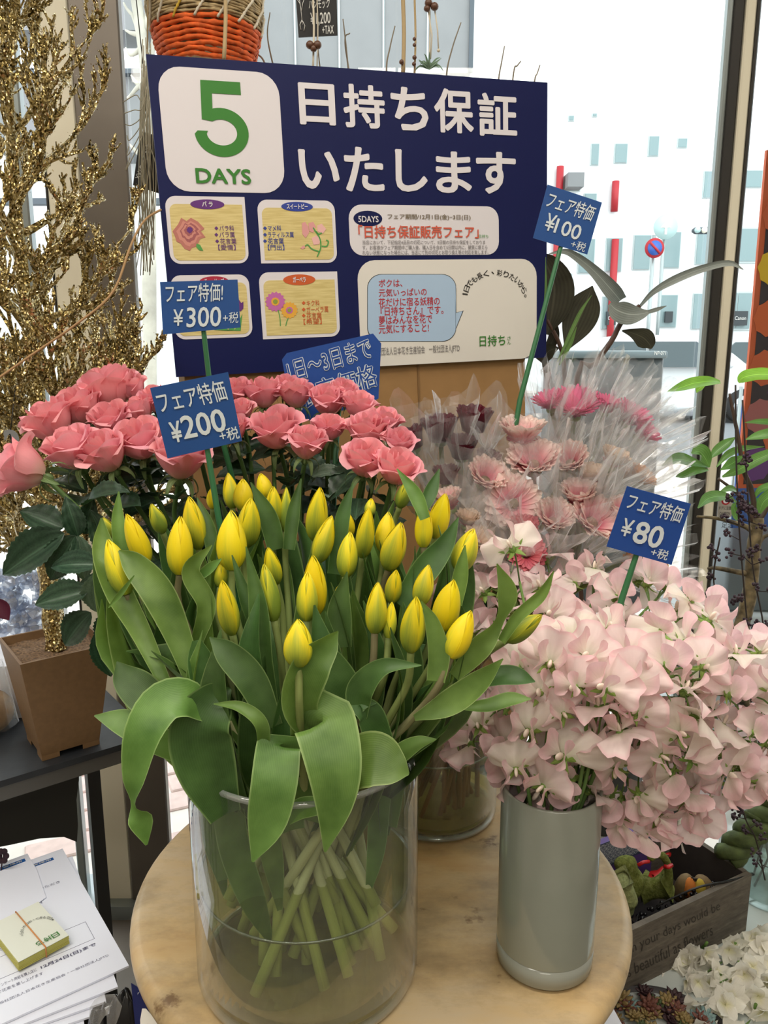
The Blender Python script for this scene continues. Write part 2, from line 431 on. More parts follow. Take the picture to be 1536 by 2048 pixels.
# ================================================================== outdoors
pv = struct('pavement', MB().add(box(-14, 16, 1.8, 9.0, -0.2, -0.012)), M_pave)
def paver_mesh():
    return MB().add(box(-0.098, 0.098, -0.048, 0.048, -0.02, 0.006, 0.004)).mesh('paver', M_pink_paver, smooth=False)
pm = paver_mesh(); RA = radians(24); n_p = 0; base = wloc(pv)
for i in range(-40, 60):
    for j in range(-40, 60):
        x = i * 0.204 + (0.102 if j % 2 else 0); y = 3.0 + j * 0.104
        X, Y = x * cos(RA) - (y - 3) * sin(RA), 3 + x * sin(RA) + (y - 3) * cos(RA)
        if Y < 1.93 or Y > 4.6: continue
        r_ = X / Y
        if (-0.50 < r_ < -0.36 and Y < 3.3) or (-0.31 < r_ < -0.24 and Y < 2.6) or (0.36 < r_ < 0.56 and Y > 2.1):
            if n_p >= 290: continue
            n_p += 1
            Mx = Matrix.Translation(V((X, Y, -0.012 + rnd(0, 0.002))) - base) @ Matrix.Rotation(RA + rnd(-0.01, 0.01), 4, 'Z')
            link('paver', pm, pv, Mx)
struct('road', MB().add(box(-60, 60, 9.0, 23.0, -0.25, -0.12)), M_road)
struct('kerb', MB().add(box(-60, 60, 8.9, 9.1, -0.2, 0.02, 0.01)), M_pave)
struct('pavement_beyond', MB().add(box(-60, 60, 23.0, 60.0, -0.2, -0.02)), M_pave)

M_fac = plain('white_facade', 'e3e6e6', 0.8)
M_win = plain('pale_window_glass', '7d9496', 0.15)
M_wfr = plain('window_frame_grey', 'b9c4c4', 0.6)
M_red = plain('red_paint', 'a81c28', 0.5)
M_grey_net = plain('grey_cladding', '7d7f80', 0.7, nz=0.05, scale=2)
M_grey_line = plain('grey_line', '4c555c', 0.7)
M_sign_blue = plain('sign_blue', '2c58a8', 0.4)
M_teal = plain('pale_teal', 'b4d0ce', 0.4)

FY = 24.0
bld = thing('office_building', 'white office building across the road with rows of pale windows', 'building', (10, FY, -0.02))
part(bld, 'facade', MB().add(box(1.0, 26, FY, FY + 6, -0.02, 20)), M_fac, smooth=False)
def c4(x, y): return 1000 + x / 2.866, 200 + y / 2.866
wins = [(525, 255, 560, 372), (660, 255, 722, 360), (855, 212, 902, 320), (1020, 225, 1066, 272), (485, 540, 548, 600), (1172, 412, 1232, 560), (1382, 408, 1492, 500),
        (455, 800, 532, 990), (612, 795, 690, 980), (770, 778, 852, 970), (945, 760, 1020, 960), (1130, 770, 1204, 940), (1350, 740, 1462, 925),
        (590, 1130, 656, 1310), (920, 1120, 1002, 1300), (1110, 1112, 1204, 1310), (1280, 1108, 1424, 1310), (380, 435, 455, 520), (330, 1000, 400, 1200), (395, 95, 420, 118), (530, 82, 552, 94)]
for k, (x0, y0, x1, y1) in enumerate(wins):
    a = at(*c4(x0, y0), FY); b = at(*c4(x1, y1), FY); g = 0.05 if (b.x - a.x) > 0.6 else 0.02
    f = part(bld, 'window', MB().add(box(a.x - g, b.x + g, FY - 0.05, FY + 0.02, b.z - g, a.z + g)), M_wfr, smooth=False)
    mb = MB()
    nx = 2 if (b.x - a.x) > 0.7 else 1
    for q in range(nx):
        xa = a.x + (b.x - a.x) * q / nx + g * 0.3; xb = a.x + (b.x - a.x) * (q + 1) / nx - g * 0.3
        part(f, 'pane', MB().add(box(xa, xb, FY - 0.07, FY - 0.04, b.z, a.z)), M_win, smooth=False)
for (x0, y0, x1, y1) in [(612, 1212, 660, 1290), (948, 1212, 985, 1275), (1335, 1210, 1412, 1292)]:
    a = at(*c4(x0, y0), FY - 0.15); b = at(*c4(x1, y1), FY - 0.15)
    sg = part(bld, 'shop_sign', MB().add(box(a.x, b.x, FY - 0.2, FY - 0.1, b.z, a.z)), plain('dark_sign_panel', '2c3438', 0.5), smooth=False)
    if x0 != 948:
        F = Face((a.x, FY - 0.2, a.z), (1, 0, 0), (0, 0, -1)); W_, H_ = b.x - a.x, a.z - b.z
        part(sg, 'lettering', F.text(MB(), 'Canon', W_ * 0.12, H_ * 0.36, W_ * 0.88, H_ * 0.62, 0.01), M_white, smooth=False)
part(bld, 'awning', MB().add(box(at(*c4(365, 440), FY).x, at(*c4(455, 440), FY).x, FY - 0.6, FY, at(*c4(400, 520), FY).z, at(*c4(400, 440), FY).z)), M_grey_net, smooth=False)
for (x, y0, y1, lab) in [(346, 380, 860, 'tall red post rising behind the 100 yen card'), (664, 465, 640, 'short red banner post hung high on the white facade'), (662, 798, 1275, 'red post standing between two first floor windows')]:
    Yp = 23.87; a = at(*c4(x, y0), Yp); b = at(*c4(x, y1), Yp)
    solo('red_post', MB().add(tube([(a.x, Yp, b.z if y1 < 700 else -0.02), (a.x, Yp, a.z)], 0.10, 10)), M_red, lab, 'post', 'red posts before the white facade')
# street signs and signals
def street_pole(name, lab, cat, px, Y, ztop): 
    t = thing(name, lab, cat, (at(px, 690, Y).x, Y, -0.12 if 9 < Y < 23 else -0.02)); x = t.location.x
    part(t, 'pole', MB().add(tube([(x, Y, t.location.z), (x, Y, ztop)], 0.045, 10)), M_alu); return t, x
t, x = street_pole('parking_sign', 'round blue no parking sign with red ring on a grey pole', 'sign', 1294, 20, at(1294, 470, 20).z)
z = at(1294, 497, 20).z
part(t, 'sign_disc', MB().add(tube([(x, 19.9, z), (x, 19.93, z)], 0.23, 24)), M_red); part(t, 'sign_centre', MB().add(tube([(x, 19.88, z), (x, 19.9, z)], 0.17, 24)), M_sign_blue)
part(t, 'sign_bar', MB().add(tube([(x - 0.12, 19.87, z + 0.12), (x + 0.12, 19.87, z - 0.12)], 0.03, 6)), M_red)
t, x = street_pole('direction_sign', 'pale round teal sign on a tall pole above the no parking sign', 'sign', 1313, 21, at(1313, 440, 21).z)
z = at(1313, 455, 21).z; part(t, 'sign_disc', MB().add(tube([(x, 20.9, z), (x, 20.93, z)], 0.30, 24)), M_teal)
F = Face((x - 0.3, 20.89, z + 0.3), (1, 0, 0), (0, 0, -1)); part(t, 'arrow', MB().add(F.slab([(0.27, 0.48), (0.27, 0.32), (0.17, 0.32), (0.3, 0.14), (0.43, 0.32), (0.33, 0.32), (0.33, 0.48)], 0, 0.01)), M_white, smooth=False)
t, x = street_pole('traffic_light', 'horizontal traffic light with a red lamp hung over the road', 'traffic light', 1440, 22, at(1440, 440, 22).z)
a = at(1385, 455, 22); b = at(1425, 468, 22)
part(t, 'arm', MB().add(tube([(x, 22, (a.z + b.z) / 2), (b.x, 22, (a.z + b.z) / 2)], 0.03, 8)), M_alu)
hs = part(t, 'housing', MB().add(box(a.x, b.x, 21.9, 22.1, b.z, a.z, 0.05)), M_grey_line)
for k, m in enumerate((M_teal, M_cream, M_red)):
    cx = a.x + (b.x - a.x) * (k + 0.5) / 3; part(hs, 'lamp', MB().add(tube([(cx, 21.84, (a.z + b.z) / 2), (cx, 21.9, (a.z + b.z) / 2)], 0.075, 14)), m)

# grey clad building at the top and its edge behind the steel column
gb = thing('clad_building', 'grey net-clad building high behind the poster with a dark framed edge', 'building', (0, 16, -0.02))
a = at(500, 10, 16); b = at(942, 146, 16)
part(gb, 'cladding', MB().add(box(a.x, b.x, 16, 17, b.z, a.z + 6)), M_grey_net, smooth=False)
mb = MB().add(box(b.x - 0.05, b.x + 0.03, 15.94, 16, b.z, a.z + 6)).add(box(a.x - 0.03, a.x + 0.05, 15.94, 16, b.z, a.z + 6)); part(gb, 'edge_frame', mb, M_grey_line, smooth=False)
for k in range(1, 5):
    x = a.x + (b.x - a.x) * k / 5; part(gb, 'seam', MB().add(box(x - 0.015, x + 0.015, 15.97, 16, b.z, a.z + 6)), M_wfr, smooth=False)
part(gb, 'lower_wall', MB().add(box(-22, b.x, 16.5, 18, -0.02, b.z)), M_fac, smooth=False)
a = at(200, 0, 15.5); b = at(326, 100, 15.5)
part(gb, 'grey_bay', MB().add(box(a.x - 2, b.x, 15.5, 16.4, at(300, 60, 15.5).z, a.z + 5)), M_grey_net, smooth=False)
part(gb, 'grey_bay', MB().add(box(a.x - 2, at(330, 0, 15.5).x, 15.5, 16.4, at(300, 305, 15.5).z, at(300, 145, 15.5).z)), M_grey_net, smooth=False)
part(gb, 'ledge', MB().add(box(a.x - 2, at(332, 0, 15.5).x, 15.3, 15.5, at(300, 150, 15.4).z, at(300, 140, 15.4).z)), M_grey_line, smooth=False)
part(gb, 'ledge', MB().add(box(a.x - 2, at(332, 0, 15.5).x, 15.3, 15.5, at(300, 410, 15.4).z, at(300, 398, 15.4).z)), M_grey_line, smooth=False)

# street tree, bare
M_bark_pale = plain('pale_bark', 'a9a69a', 0.8, nz=0.25, scale=4)
tr = thing('bare_street_tree', 'pale bare street tree seen between the steel column and the poster', 'tree', (at(300, 690, 8).x, 8, -0.012))
def T8(px, py): return at(px, py, 8)
part(tr, 'trunk', MB().add(tube(cr([tuple(T8(300, 1100)), tuple(T8(298, 500)), tuple(T8(296, 200)), tuple(T8(285, 80)), tuple(T8(262, -60))], 14), lambda t: 0.075 - 0.03 * t, 10)), M_bark_pale)
for P in ([(296, 200), (310, 60), (330, 20), (345, -30)], [(290, 120), (270, 40), (255, 20), (247, 5)], [(297, 190), (272, 165), (262, 150)], [(293, 160), (275, 175), (262, 190), (250, 200)], [(297, 330), (270, 300), (255, 285)], [(290, 60), (300, -10), (300, -60)],
          [(298, 60), (316, 45), (330, 30)], [(280, 70), (262, 66), (250, 60)], [(285, 95), (262, 110), (251, 95)]):
    part(tr, 'branch', MB().add(tube(cr([tuple(T8(*p)) for p in P], 8), lambda t: 0.028 - 0.02 * t, 6)), M_bark_pale)

# dark grey container box on the pavement
t = thing('grey_bin', 'dark grey translucent panelled bin outside with white number on its rim', 'bin', (at(1240, 690, 4).x, 4.0, -0.012))
a = at(1120, 702, 4); b = at(1334, 702, 4)
M_bin = plain('grey_bin_panel', '1e2829', 0.35)
part(t, 'body', MB().add(box(a.x, b.x - 0.01, 4.0, 4.4, -0.012, a.z - 0.03, 0.01)), M_bin)
rm = part(t, 'rim', MB().add(box(a.x - 0.01, b.x, 3.985, 4.42, a.z - 0.035, a.z, 0.005)), plain('grey_rim', '5d6c70', 0.4))
F = Face((a.x, 3.985, a.z), (1, 0, 0), (0, 0, -1)); u0, v0 = F.loc(1309, 702); u1, v1 = F.loc(1331, 710)
part(rm, 'lettering', F.text(MB(), 'NP-071', u0, v0 + 0.001, u1, v1, 0.003), M_white, smooth=False)

# cars
def car(lab, x0, Y, zg, L=4.4, H=1.62, W=1.7, label_extra=None):
    t = thing('car', lab, 'car', (x0 + L / 2, Y, zg)); 
    mp = plain('car_white', 'd9dcdd', 0.25); mg = plain('car_glass', '39484c', 0.1); mt = plain('tyre', '1c1d1e', 0.8); mr = plain('rim_silver', 'a9adb0', 0.3, 0.6)
    prof = [(0.02, 0.35), (0.0, 0.75), (0.12, 0.98), (0.45, 1.02), (1.0, 1.55), (1.5, H), (2.7, H), (3.3, 1.28), (3.62, 1.02), (4.2, 0.86), (4.38, 0.7), (L, 0.35)]
    n = 14
    def f(a, b):
        i = b * (len(prof) - 1); k = min(int(i), len(prof) - 2); q = i - k
        x = prof[k][0] * (1 - q) + prof[k + 1][0] * q; z = prof[k][1] * (1 - q) + prof[k + 1][1] * q
        ins = 0.16 * max(0, (z - 1.0) / 0.6); y = -W / 2 + ins + (W - 2 * ins) * a
        return (x0 + x, Y + y + W / 2, zg + z)
    mb = MB().add(grid(6, 44, f))
    for side in (0, 1):
        pts = [f(side, k / 44) for k in range(45)]; c = len(pts)
        mb.add((pts + [(p[0], p[1], zg + 0.3) for p in pts], [(k, k + 1, c + k + 1, c + k) for k in range(c - 1)], None))
    mb.add(box(x0 + 0.05, x0 + L - 0.05, Y + 0.02, Y + W - 0.02, zg + 0.22, zg + 0.4))
    part(t, 'body', mb, mp)
    for (xa, xb, xc, xd) in ((0.62, 1.08, 1.68, 1.68), (1.76, 1.76, 2.62, 3.2)):
        part(t, 'side_window', MB().add(hexa([(x0 + xa, Y - 0.01, zg + 1.04), (x0 + xd, Y - 0.01, zg + 1.04), (x0 + xd, Y + 0.06, zg + 1.04), (x0 + xa, Y + 0.06, zg + 1.04)],
             [(x0 + xb, Y + 0.10, zg + 1.5), (x0 + xc, Y + 0.10, zg + 1.5), (x0 + xc, Y + 0.16, zg + 1.5), (x0 + xb, Y + 0.16, zg + 1.5)])), mg, smooth=False)
    part(t, 'wing_mirror', MB().add(blob((x0 + 3.15, Y - 0.12, zg + 1.08), (0.1, 0.09, 0.07), 8, 6)), mp)
    part(t, 'door_handle', MB().add(box(x0 + 1.5, x0 + 1.68, Y - 0.03, Y, zg + 0.9, zg + 0.93)), mr)
    for wx in (0.85, 3.55):
        for wy in (Y - 0.02, Y + W - 0.18):
            wh = part(t, 'wheel', MB().add(tube([(x0 + wx, wy, zg + 0.32), (x0 + wx, wy + 0.2, zg + 0.32)], 0.32, 24)), mt)
            part(wh, 'rim', MB().add(tube([(x0 + wx, wy - 0.012, zg + 0.32), (x0 + wx, wy + 0.02, zg + 0.32)], 0.2, 20)), mr)
            for k in range(5):
                an = 2 * pi * k / 5; part(wh, 'spoke', MB().add(tube([(x0 + wx, wy - 0.016, zg + 0.32), (x0 + wx + 0.19 * sin(an), wy - 0.016, zg + 0.32 + 0.19 * cos(an))], 0.018, 5)), mp)
    return t
car('white car parked on the road beyond the grey bin', at(1112, 690, 15).x, 15, -0.12)
car('second white car parked further off behind the pale trunk of the window frame', at(1380, 690, 18.5).x, 18.5, -0.12)
# ================================================================== round table
TZ = 0.72; TC = (-0.003, 0.816); TR = 0.278
def wood():
    t = NT('pale_maple'); o = t.coord('Object')
    a = t.noise(2.2, 6, o, 0.65, (1, 3.2, 1)); b = t.noise(7, 8, o, 0.7, (1, 1.7, 1)); c = t.noise(26, 5, o, 0.6)
    col = t.ramp(a, [(0.32, srgb('b8935e')), (0.48, srgb('c6aa7c')), (0.66, srgb('bfae92'))])
    col = t.mix(t.ramp(b, [(0.44, (0, 0, 0, 1)), (0.66, (0.8, 0.8, 0.8, 1))]), col, srgb('8f7b5a'))
    col = t.mix(t.ramp(t.math('MULTIPLY', c, b), [(0.345, (0, 0, 0, 1)), (0.40, (0.9, 0.9, 0.9, 1))]), col, srgb('6e5233'))
    return t.done(t.princ(col, 0.42, 0, 0.4, t.bump(c, 0.05, 0.002)))
M_wood = wood()
tb = thing('round_table', 'round pale maple table with a scuffed top and thick rounded edge', 'table', (TC[0], TC[1], 0))
prof = [(0.0, TZ)] + [(TR * k / 6, TZ) for k in range(1, 5)] + [(TR - 0.03, TZ)] + [(TR - 0.016 + 0.016 * sin(radians(a)), TZ - 0.016 + 0.016 * cos(radians(a))) for a in range(15, 181, 15)] + [(TR - 0.02, TZ - 0.038), (0.0, TZ - 0.038)]
part(tb, 'tabletop', MB().add(lathe(prof[::-1], 96, (TC[0], TC[1], 0))), M_wood)
prof = [(0.0, 0.0), (0.19, 0.0), (0.19, 0.02), (0.05, 0.05), (0.028, 0.09), (0.028, 0.60), (0.06, 0.66), (0.09, TZ - 0.038), (0, TZ - 0.038)]
part(tb, 'pedestal', MB().add(lathe(prof, 32, (TC[0], TC[1], 0))), plain('table_pedestal', '9a774a', 0.5))

# ================================================================== vases
M_glass = glass('vase_glass', (0.955, 0.98, 0.965), 2.0, 0.02, 0.012)
M_glass_rim = glass('vase_glass_rim', (0.80, 0.85, 0.83), 5.0, 0.05, 0.22)  # diffuse haze paints a pale highlight along the rim
def water_mat():
    t = NT('vase_water'); tp = t.n('ShaderNodeBsdfTransparent'); tp.inputs[0].default_value = srgb('e6ebc6')
    g = t.n('ShaderNodeBsdfGlossy'); g.inputs['Roughness'].default_value = 0.02
    fr = t.n('ShaderNodeLayerWeight'); fr.inputs[0].default_value = 0.5
    k = t.math('MULTIPLY_ADD', t.math('POWER', fr.outputs['Facing'], 4.0), 0.7, 0.03)
    d = t.n('ShaderNodeBsdfDiffuse'); d.inputs[0].default_value = srgb('767f45')
    return t.done(t.mixsh(k, t.mixsh(0.06, tp.outputs[0], d.outputs[0]), g.outputs[0]))
M_water = water_mat()
def glass_vase(name, lab, c, r, h, level, thick=0.0035, base=0.012):
    t = thing(name, lab, 'vase', (c[0], c[1], TZ)); o = (c[0], c[1], TZ)
    pr = [(0.001, 0.0005)] + [(r - 0.008, 0.0005), (r - 0.003, 0.002), (r, 0.008), (r, h * 0.5), (r, h - 0.004)]
    part(t, 'outer_wall', MB().add(lathe(pr, 72, o)), M_glass)
    pr = [(r - thick, h - 0.004), (r - thick, h * 0.5), (r - thick, base + 0.006), (r - thick - 0.006, base), (0.001, base)]
    part(t, 'inner_wall', MB().add(lathe(pr, 72, o)), M_glass)
    pr = [(r - thick, h - 0.004), (r - thick - 0.0006, h - 0.001), (r - thick / 2, h + 0.0012), (r + 0.0006, h - 0.001), (r, h - 0.004)]
    part(t, 'rim', MB().add(lathe(pr, 72, o)), M_glass_rim)
    pr = [(r - 0.006, 0.001), (r - 0.002, 0.003), (r - 0.002, 0.006), (r - 0.008, 0.008)]
    part(t, 'base_ring', MB().add(lathe(pr, 72, o, True)), M_glass_rim)
    ri = r - thick - 0.0008
    mb = MB().add(disc(ri, TZ + level, 64, c)).add(lathe([(ri, base + 0.001), (ri, level)], 64, o))
    w_ = part(t, 'water', mb, M_water)
    part(t, 'waterline', MB().add(lathe([(ri - 0.0025, level), (ri, level + 0.0015), (ri - 0.0005, level - 0.0015)], 64, o, True)), M_glass_rim)
    return t
TV, TVR, TVH = (-0.075, 0.690), 0.108, 0.238
glass_vase('glass_vase', 'large clear glass cylinder vase holding yellow tulips, half filled with water', TV, TVR, TVH, 0.105)
GV, GVR, GVH = (0.068, 0.955), 0.079, 0.20
glass_vase('glass_vase', 'clear glass vase of reddish stems behind the grey cylinder', GV, GVR, GVH, 0.10)
RV, RVR, RVH = (-0.115, 0.945), 0.075, 0.20
glass_vase('glass_vase', 'clear glass vase hidden behind the tulips that holds the pink roses', RV, RVR, RVH, 0.10)
# grey opaque cylinder
SV, SVR, SVH = (0.160, 0.693), 0.0475, 0.190
t = thing('grey_cylinder_vase', 'tall glossy grey-green cylinder vase holding the pale pink sweet peas', 'vase', (SV[0], SV[1], TZ))
def gv():
    t = NT('grey_lacquered_glass'); n = t.noise(3, 2, stretch=(1, 1, 0.1))
    p = t.n('ShaderNodeBsdfPrincipled'); t.l(t.ramp(n, [(0.3, srgb('80857a')), (0.7, srgb('90958a'))]), p.inputs['Base Color'])
    p.inputs['Roughness'].default_value = 0.16; p.inputs['Coat Weight'].default_value = 0.6; p.inputs['Coat Roughness'].default_value = 0.04
    return t.done(p.outputs[0])
o = (SV[0], SV[1], TZ)
part(t, 'body', MB().add(lathe([(SVR, 0.024), (SVR, SVH - 0.001), (SVR - 0.001, SVH), (SVR - 0.0028, SVH), (SVR - 0.0036, SVH - 0.001), (SVR - 0.0036, 0.026), (0.001, 0.0255)], 64, o)), gv())
part(t, 'thick_base', MB().add(lathe([(0.001, 0.0005), (SVR - 0.004, 0.0005), (SVR - 0.0005, 0.004), (SVR, 0.0235), (0.001, 0.0245)], 64, o)), plain('grey_glass_base', '92958c', 0.12), label='paler solid glass base')
# ================================================================== tulips
def tulipmat(name, g):
    t = NT(name); u, v = uvsep(t)
    cx = t.math('MULTIPLY', t.math('ABSOLUTE', t.math('SUBTRACT', u, 0.5)), 2.0)
    n = t.noise(9, 2, t.coord('UV'), stretch=(2.2, 0.25, 1))
    # green flame up the middle and from the base
    k = t.math('ADD', t.math('MULTIPLY', t.math('SUBTRACT', 1.0, v), 0.85), t.math('MULTIPLY', t.math('SUBTRACT', 0.75, cx), 0.45))
    k = t.math('ADD', t.math('ADD', k, t.math('MULTIPLY', n, 0.35)), g - 1.0)
    col = t.ramp(k, [(0.0, srgb('ffe926')), (0.25, srgb('f2e230')), (0.5, srgb('c6ca3c')), (0.85, srgb('8aa03e'))])
    col = t.hsv(col, 0.006, 0.07)
    return t.done(t.mixsh(0.25, t.princ(col, 0.42, 0, 0.35, t.bump(n, 0.12, 0.001)), t.transl(col)))
TM = [tulipmat('tulip_yellow', 0.30), tulipmat('tulip_yellow_green', 0.66), tulipmat('tulip_green', 1.0)]
M_tstem = petalmat('tulip_stem', 'd3d8a0', '8c9c5c', 0.1, 0.5, 0.2, 0.08, stops=(0.25, 0.6))
M_tstem_dark = petalmat('tulip_stem_dark', 'cfd39c', '7a7554', 0.1, 0.5, 0.2, 0.08, stops=(0.25, 0.75))
M_tl = leafmat('tulip_leaf', '47692c', '7c9f52', 0.40, 0.26, 26, 0.12, '9ab83c', 'a3bb78', 0.10, mid=False)
M_tl2 = leafmat('tulip_leaf_shaded', '304c22', '557840', 0.42, 0.16, 26, 0.18, '6f9230', '7f9a5e', 0.10, mid=False)  # darker leaf copy: shade inside the bunch put into the colour

def petal_geo(outer, ph0, seed):
    W = 1.12 if outer else 1.0; R = 1.0 if outer else 0.93; rr = random.Random(seed); k1 = rr.uniform(-.05, .05)
    def f(a, b):
        x = 2 * a - 1; s = b; r = R * sin(pi * min(1, (0.03 + 0.97 * s) ** 0.74)) ** 0.66
        if s > 0.9: r = max(r, 0.05)
        w_ = W * (1 - s ** 3.2) ** 0.6 + 0.02
        r *= (1.0 + 0.05 * x * x * (1 if outer else 0.2)) - 0.04 * (1 - x * x) * (0 if outer else 1)
        r += 0.03 * max(0, s - 0.8) * (1 if outer else 0)
        if outer: r *= 1 + 0.05 * exp(-(x / 0.09) ** 2) * min(1, 3 * (1 - s))
        ph = ph0 + x * w_
        return (r * cos(ph), r * sin(ph), s * (1.0 if outer else 0.985) - 0.02 * abs(x) * s + k1 * 0.1 * s)
    return grid(10, 14, f)
# one mesh per petal position and colour, unit size
PET = {}
for g in range(3):
    for k in range(6):
        PET[g, k] = MB().add(petal_geo(k < 3, 2 * pi * (k % 3) / 3 + (0 if k < 3 else pi / 3), k + 10 * g)).mesh('petal', TM[g])

def K1(x, y): return 180 + x / 1.634, 940 + y / 1.634
# tip x,y  base x,y  width (crop pixels), colour, depth shift
TUL = [(118, 142, 185, 305, 62, 0, 0), (58, 225, 122, 405, 74, 1, 0), (42, 155, 66, 225, 45, 2, .02), (295, 150, 293, 340, 78, 0, 0), (322, 85, 355, 255, 66, 1, 0), (460, 130, 465, 325, 88, 0, -.01),
       (527, 90, 512, 248, 70, 1, .02), (500, 28, 500, 130, 60, 0, .03), (396, 60, 402, 125, 34, 0, .03), (558, 10, 578, 90, 48, 0, .05), (600, 52, 600, 192, 56, 1, .03), (642, 55, 640, 202, 42, 2, .03),
       (752, 55, 735, 228, 66, 1, .02), (792, 148, 742, 300, 62, 1, .01), (848, 145, 846, 215, 36, 0, .03), (850, 200, 835, 348, 64, 1, 0), (912, 120, 890, 284, 56, 1, .01), (975, 135, 960, 268, 62, 0, .01),
       (1017, 170, 975, 324, 74, 1, 0), (1092, 105, 1090, 252, 56, 0, .01), (1162, 75, 1126, 218, 66, 0, .02), (1256, 190, 1203, 328, 74, 1, 0), (728, 278, 738, 470, 74, 0, .0), (712, 330, 708, 492, 66, 1, -.015),
       (820, 370, 812, 440, 36, 0, .02), (942, 365, 930, 532, 66, 1, 0), (1001, 325, 985, 432, 52, 1, .02), (987, 430, 975, 552, 42, 1, .01), (1066, 412, 1048, 592, 74, 1, 0), (1107, 308, 1078, 440, 62, 1, .01),
       (1190, 357, 1148, 522, 82, 0, 0), (1246, 458, 1178, 612, 78, 0, 0), (1478, 472, 1360, 556, 62, 2, .01), (680, 486, 682, 642, 88, 1, -.01), (430, 358, 466, 536, 62, 1, 0), (430, 300, 426, 385, 40, 1, .02),
       (582, 252, 608, 372, 52, 1, .02), (568, 305, 602, 492, 60, 2, .005), (200, 110, 238, 205, 46, 2, .03), (920, 92, 912, 150, 36, 1, .04), (1042, 30, 1012, 122, 44, 2, .04), (452, 8, 466, 125, 48, 1, .05)]
def tdepth(py): return 0.595 + (1330 - py) * 0.00066
def row_of(py): return 0 if py < 1045 else 1 if py < 1120 else 2 if py < 1210 else 3
rows = [[], [], [], []]
for k, q in enumerate(TUL):
    bx, by = K1(q[2], q[3]); rows[row_of(by)].append((bx, k))
RN = ['rear', 'second', 'third', 'front']; TLAB = {}
for r_, L in enumerate(rows):
    for n_, (bx, k) in enumerate(sorted(L)):
        colr = ['bright yellow', 'greenish yellow', 'green unripe'][TUL[k][5]]
        TLAB[k] = f'{colr} tulip bud, {ORD[n_]} from the gold tree in the {RN[r_]} row of the vase'
tulip_roots = []
for k, (tx, ty, bx, by, wd, g, dz) in enumerate(TUL):
    bp = K1(bx, by); Y = tdepth(bp[1]) + dz; B = at(*bp, Y)
    T = at(*K1(tx, ty), Y + (0.006 if k % 2 else -0.006)); ax = T - B; H = ax.length; R = wd / 1.634 / FPX * (B - CAM).length / 2 * 1.05
    D0 = V((TV[0], TV[1], 0)); rad = V((B.x, B.y, 0)) - D0
    N = D0 + rad * 0.62; 
    if (N - D0).length > 0.088: N = D0 + (N - D0).normalized() * 0.088
    ang = atan2(rad.y, rad.x) + pi + rnd(-1.5, 1.5); rb = rnd(0.03, 0.09)
    Dn = V((D0.x + rb * cos(ang), D0.y + rb * sin(ang), TZ + 0.0165 + random.choice((0, 0, 0, 0.01, 0.02, 0.06)) + rnd(0, 0.02))); N.z = TZ + TVH + rnd(0.0, 0.02)
    root = thing('tulip', TLAB[k], 'flower', tuple(Dn), 'tulips in the glass vase')
    p3 = B - ax.normalized() * 0.03
    sp = cr([tuple(Dn), tuple(Dn.lerp(N, 0.5) + V((0, 0, 0.0))), tuple(N), tuple(N.lerp(p3, 0.5)), tuple(p3), tuple(B + ax.normalized() * 0.002)], 22)
    part(root, 'stem', MB().add(tube(sp, lambda t: 0.0054 - 0.0022 * min(1, t * 1.4), 8)), M_tstem_dark if k in (1, 3, 18, 19, 31, 25) else M_tstem)
    Mx = align(B - wloc(root), ax, rnd(0, 2 * pi)) @ Matrix.Diagonal((R, R, H, 1))
    for q in range(6): link('petal', PET[g, q], root, Mx)
    root['_sp'] = 0; tulip_roots.append((root, [V(p) for p in sp], B, T, Y, bp))
for r_ in tulip_roots: del r_[0]['_sp']

# hand placed leaves: (index of its tulip, depth offsets, points (crop x, crop y, width px) ) in the K1 crop frame
def hleaf(ti, pts, Ys, n=None, fold=0.25, wav=0.0, mat=None, tw=None, c='K1'):
    root = tulip_roots[ti][0]; P = []
    for i, (x, y, w_) in enumerate(pts):
        px = K1(x, y) if c == 'K1' else (x, y); Y = Ys[0] + (Ys[1] - Ys[0]) * i / (len(pts) - 1) if len(Ys) == 2 else Ys[i]
        p = at(*px, Y); W_ = (w_ / 1.634 if c == 'K1' else w_) / FPX * (p - CAM).length
        P.append((p.x, p.y, p.z, W_, tw[i] if tw else 0.0))
    m = V(P[len(P) // 2][:3]); nr = (CAM - m).normalized() + V(n or (0, 0, 0.2))
    part(root, 'leaf', MB().add(leaf(P, nr, 8, 26, fold, wav, 2.2, rnd(0, 6))), mat or M_tl)
F_ = 'full'
hleaf(33, [(412, 1425, 40), (375, 1398, 78), (325, 1408, 84), (285, 1470, 70), (268, 1560, 42), (268, 1610, 16), (281, 1640, 44), (293, 1690, 4)], [.61, .60, .59, .575, .57, .57, .57, .57], (0, 0, .5), .18, 0, c=F_, tw=[0, 0, 0, 0, .3, 1.2, .2, 0])
hleaf(33, [(585, 1660, 46), (566, 1560, 70), (560, 1497, 84), (556, 1500, 86), (548, 1570, 88), (532, 1650, 70), (505, 1724, 4)], [.64, .62, .592, .583, .566, .56, .556], (0, 0, .1), .10, .04, c=F_)
hleaf(33, [(612, 1640, 60), (632, 1520, 90), (640, 1452, 118), (650, 1448, 122), (668, 1530, 108), (668, 1610, 72), (650, 1704, 4)], [.635, .62, .59, .58, .56, .553, .55], (0, 0, .15), .12, 0, c=F_)
hleaf(31, [(640, 1600, 30), (700, 1535, 90), (748, 1520, 108), (790, 1535, 70), (818, 1548, 4)], [.60, .585, .578, .575, .575], (0, -.2, .5), .15, .05, c=F_)
hleaf(31, [(575, 1640, 20), (600, 1618, 40), (640, 1610, 34), (690, 1590, 4)], [.585, .583], (0, 0, .5), .1, 0, c=F_)
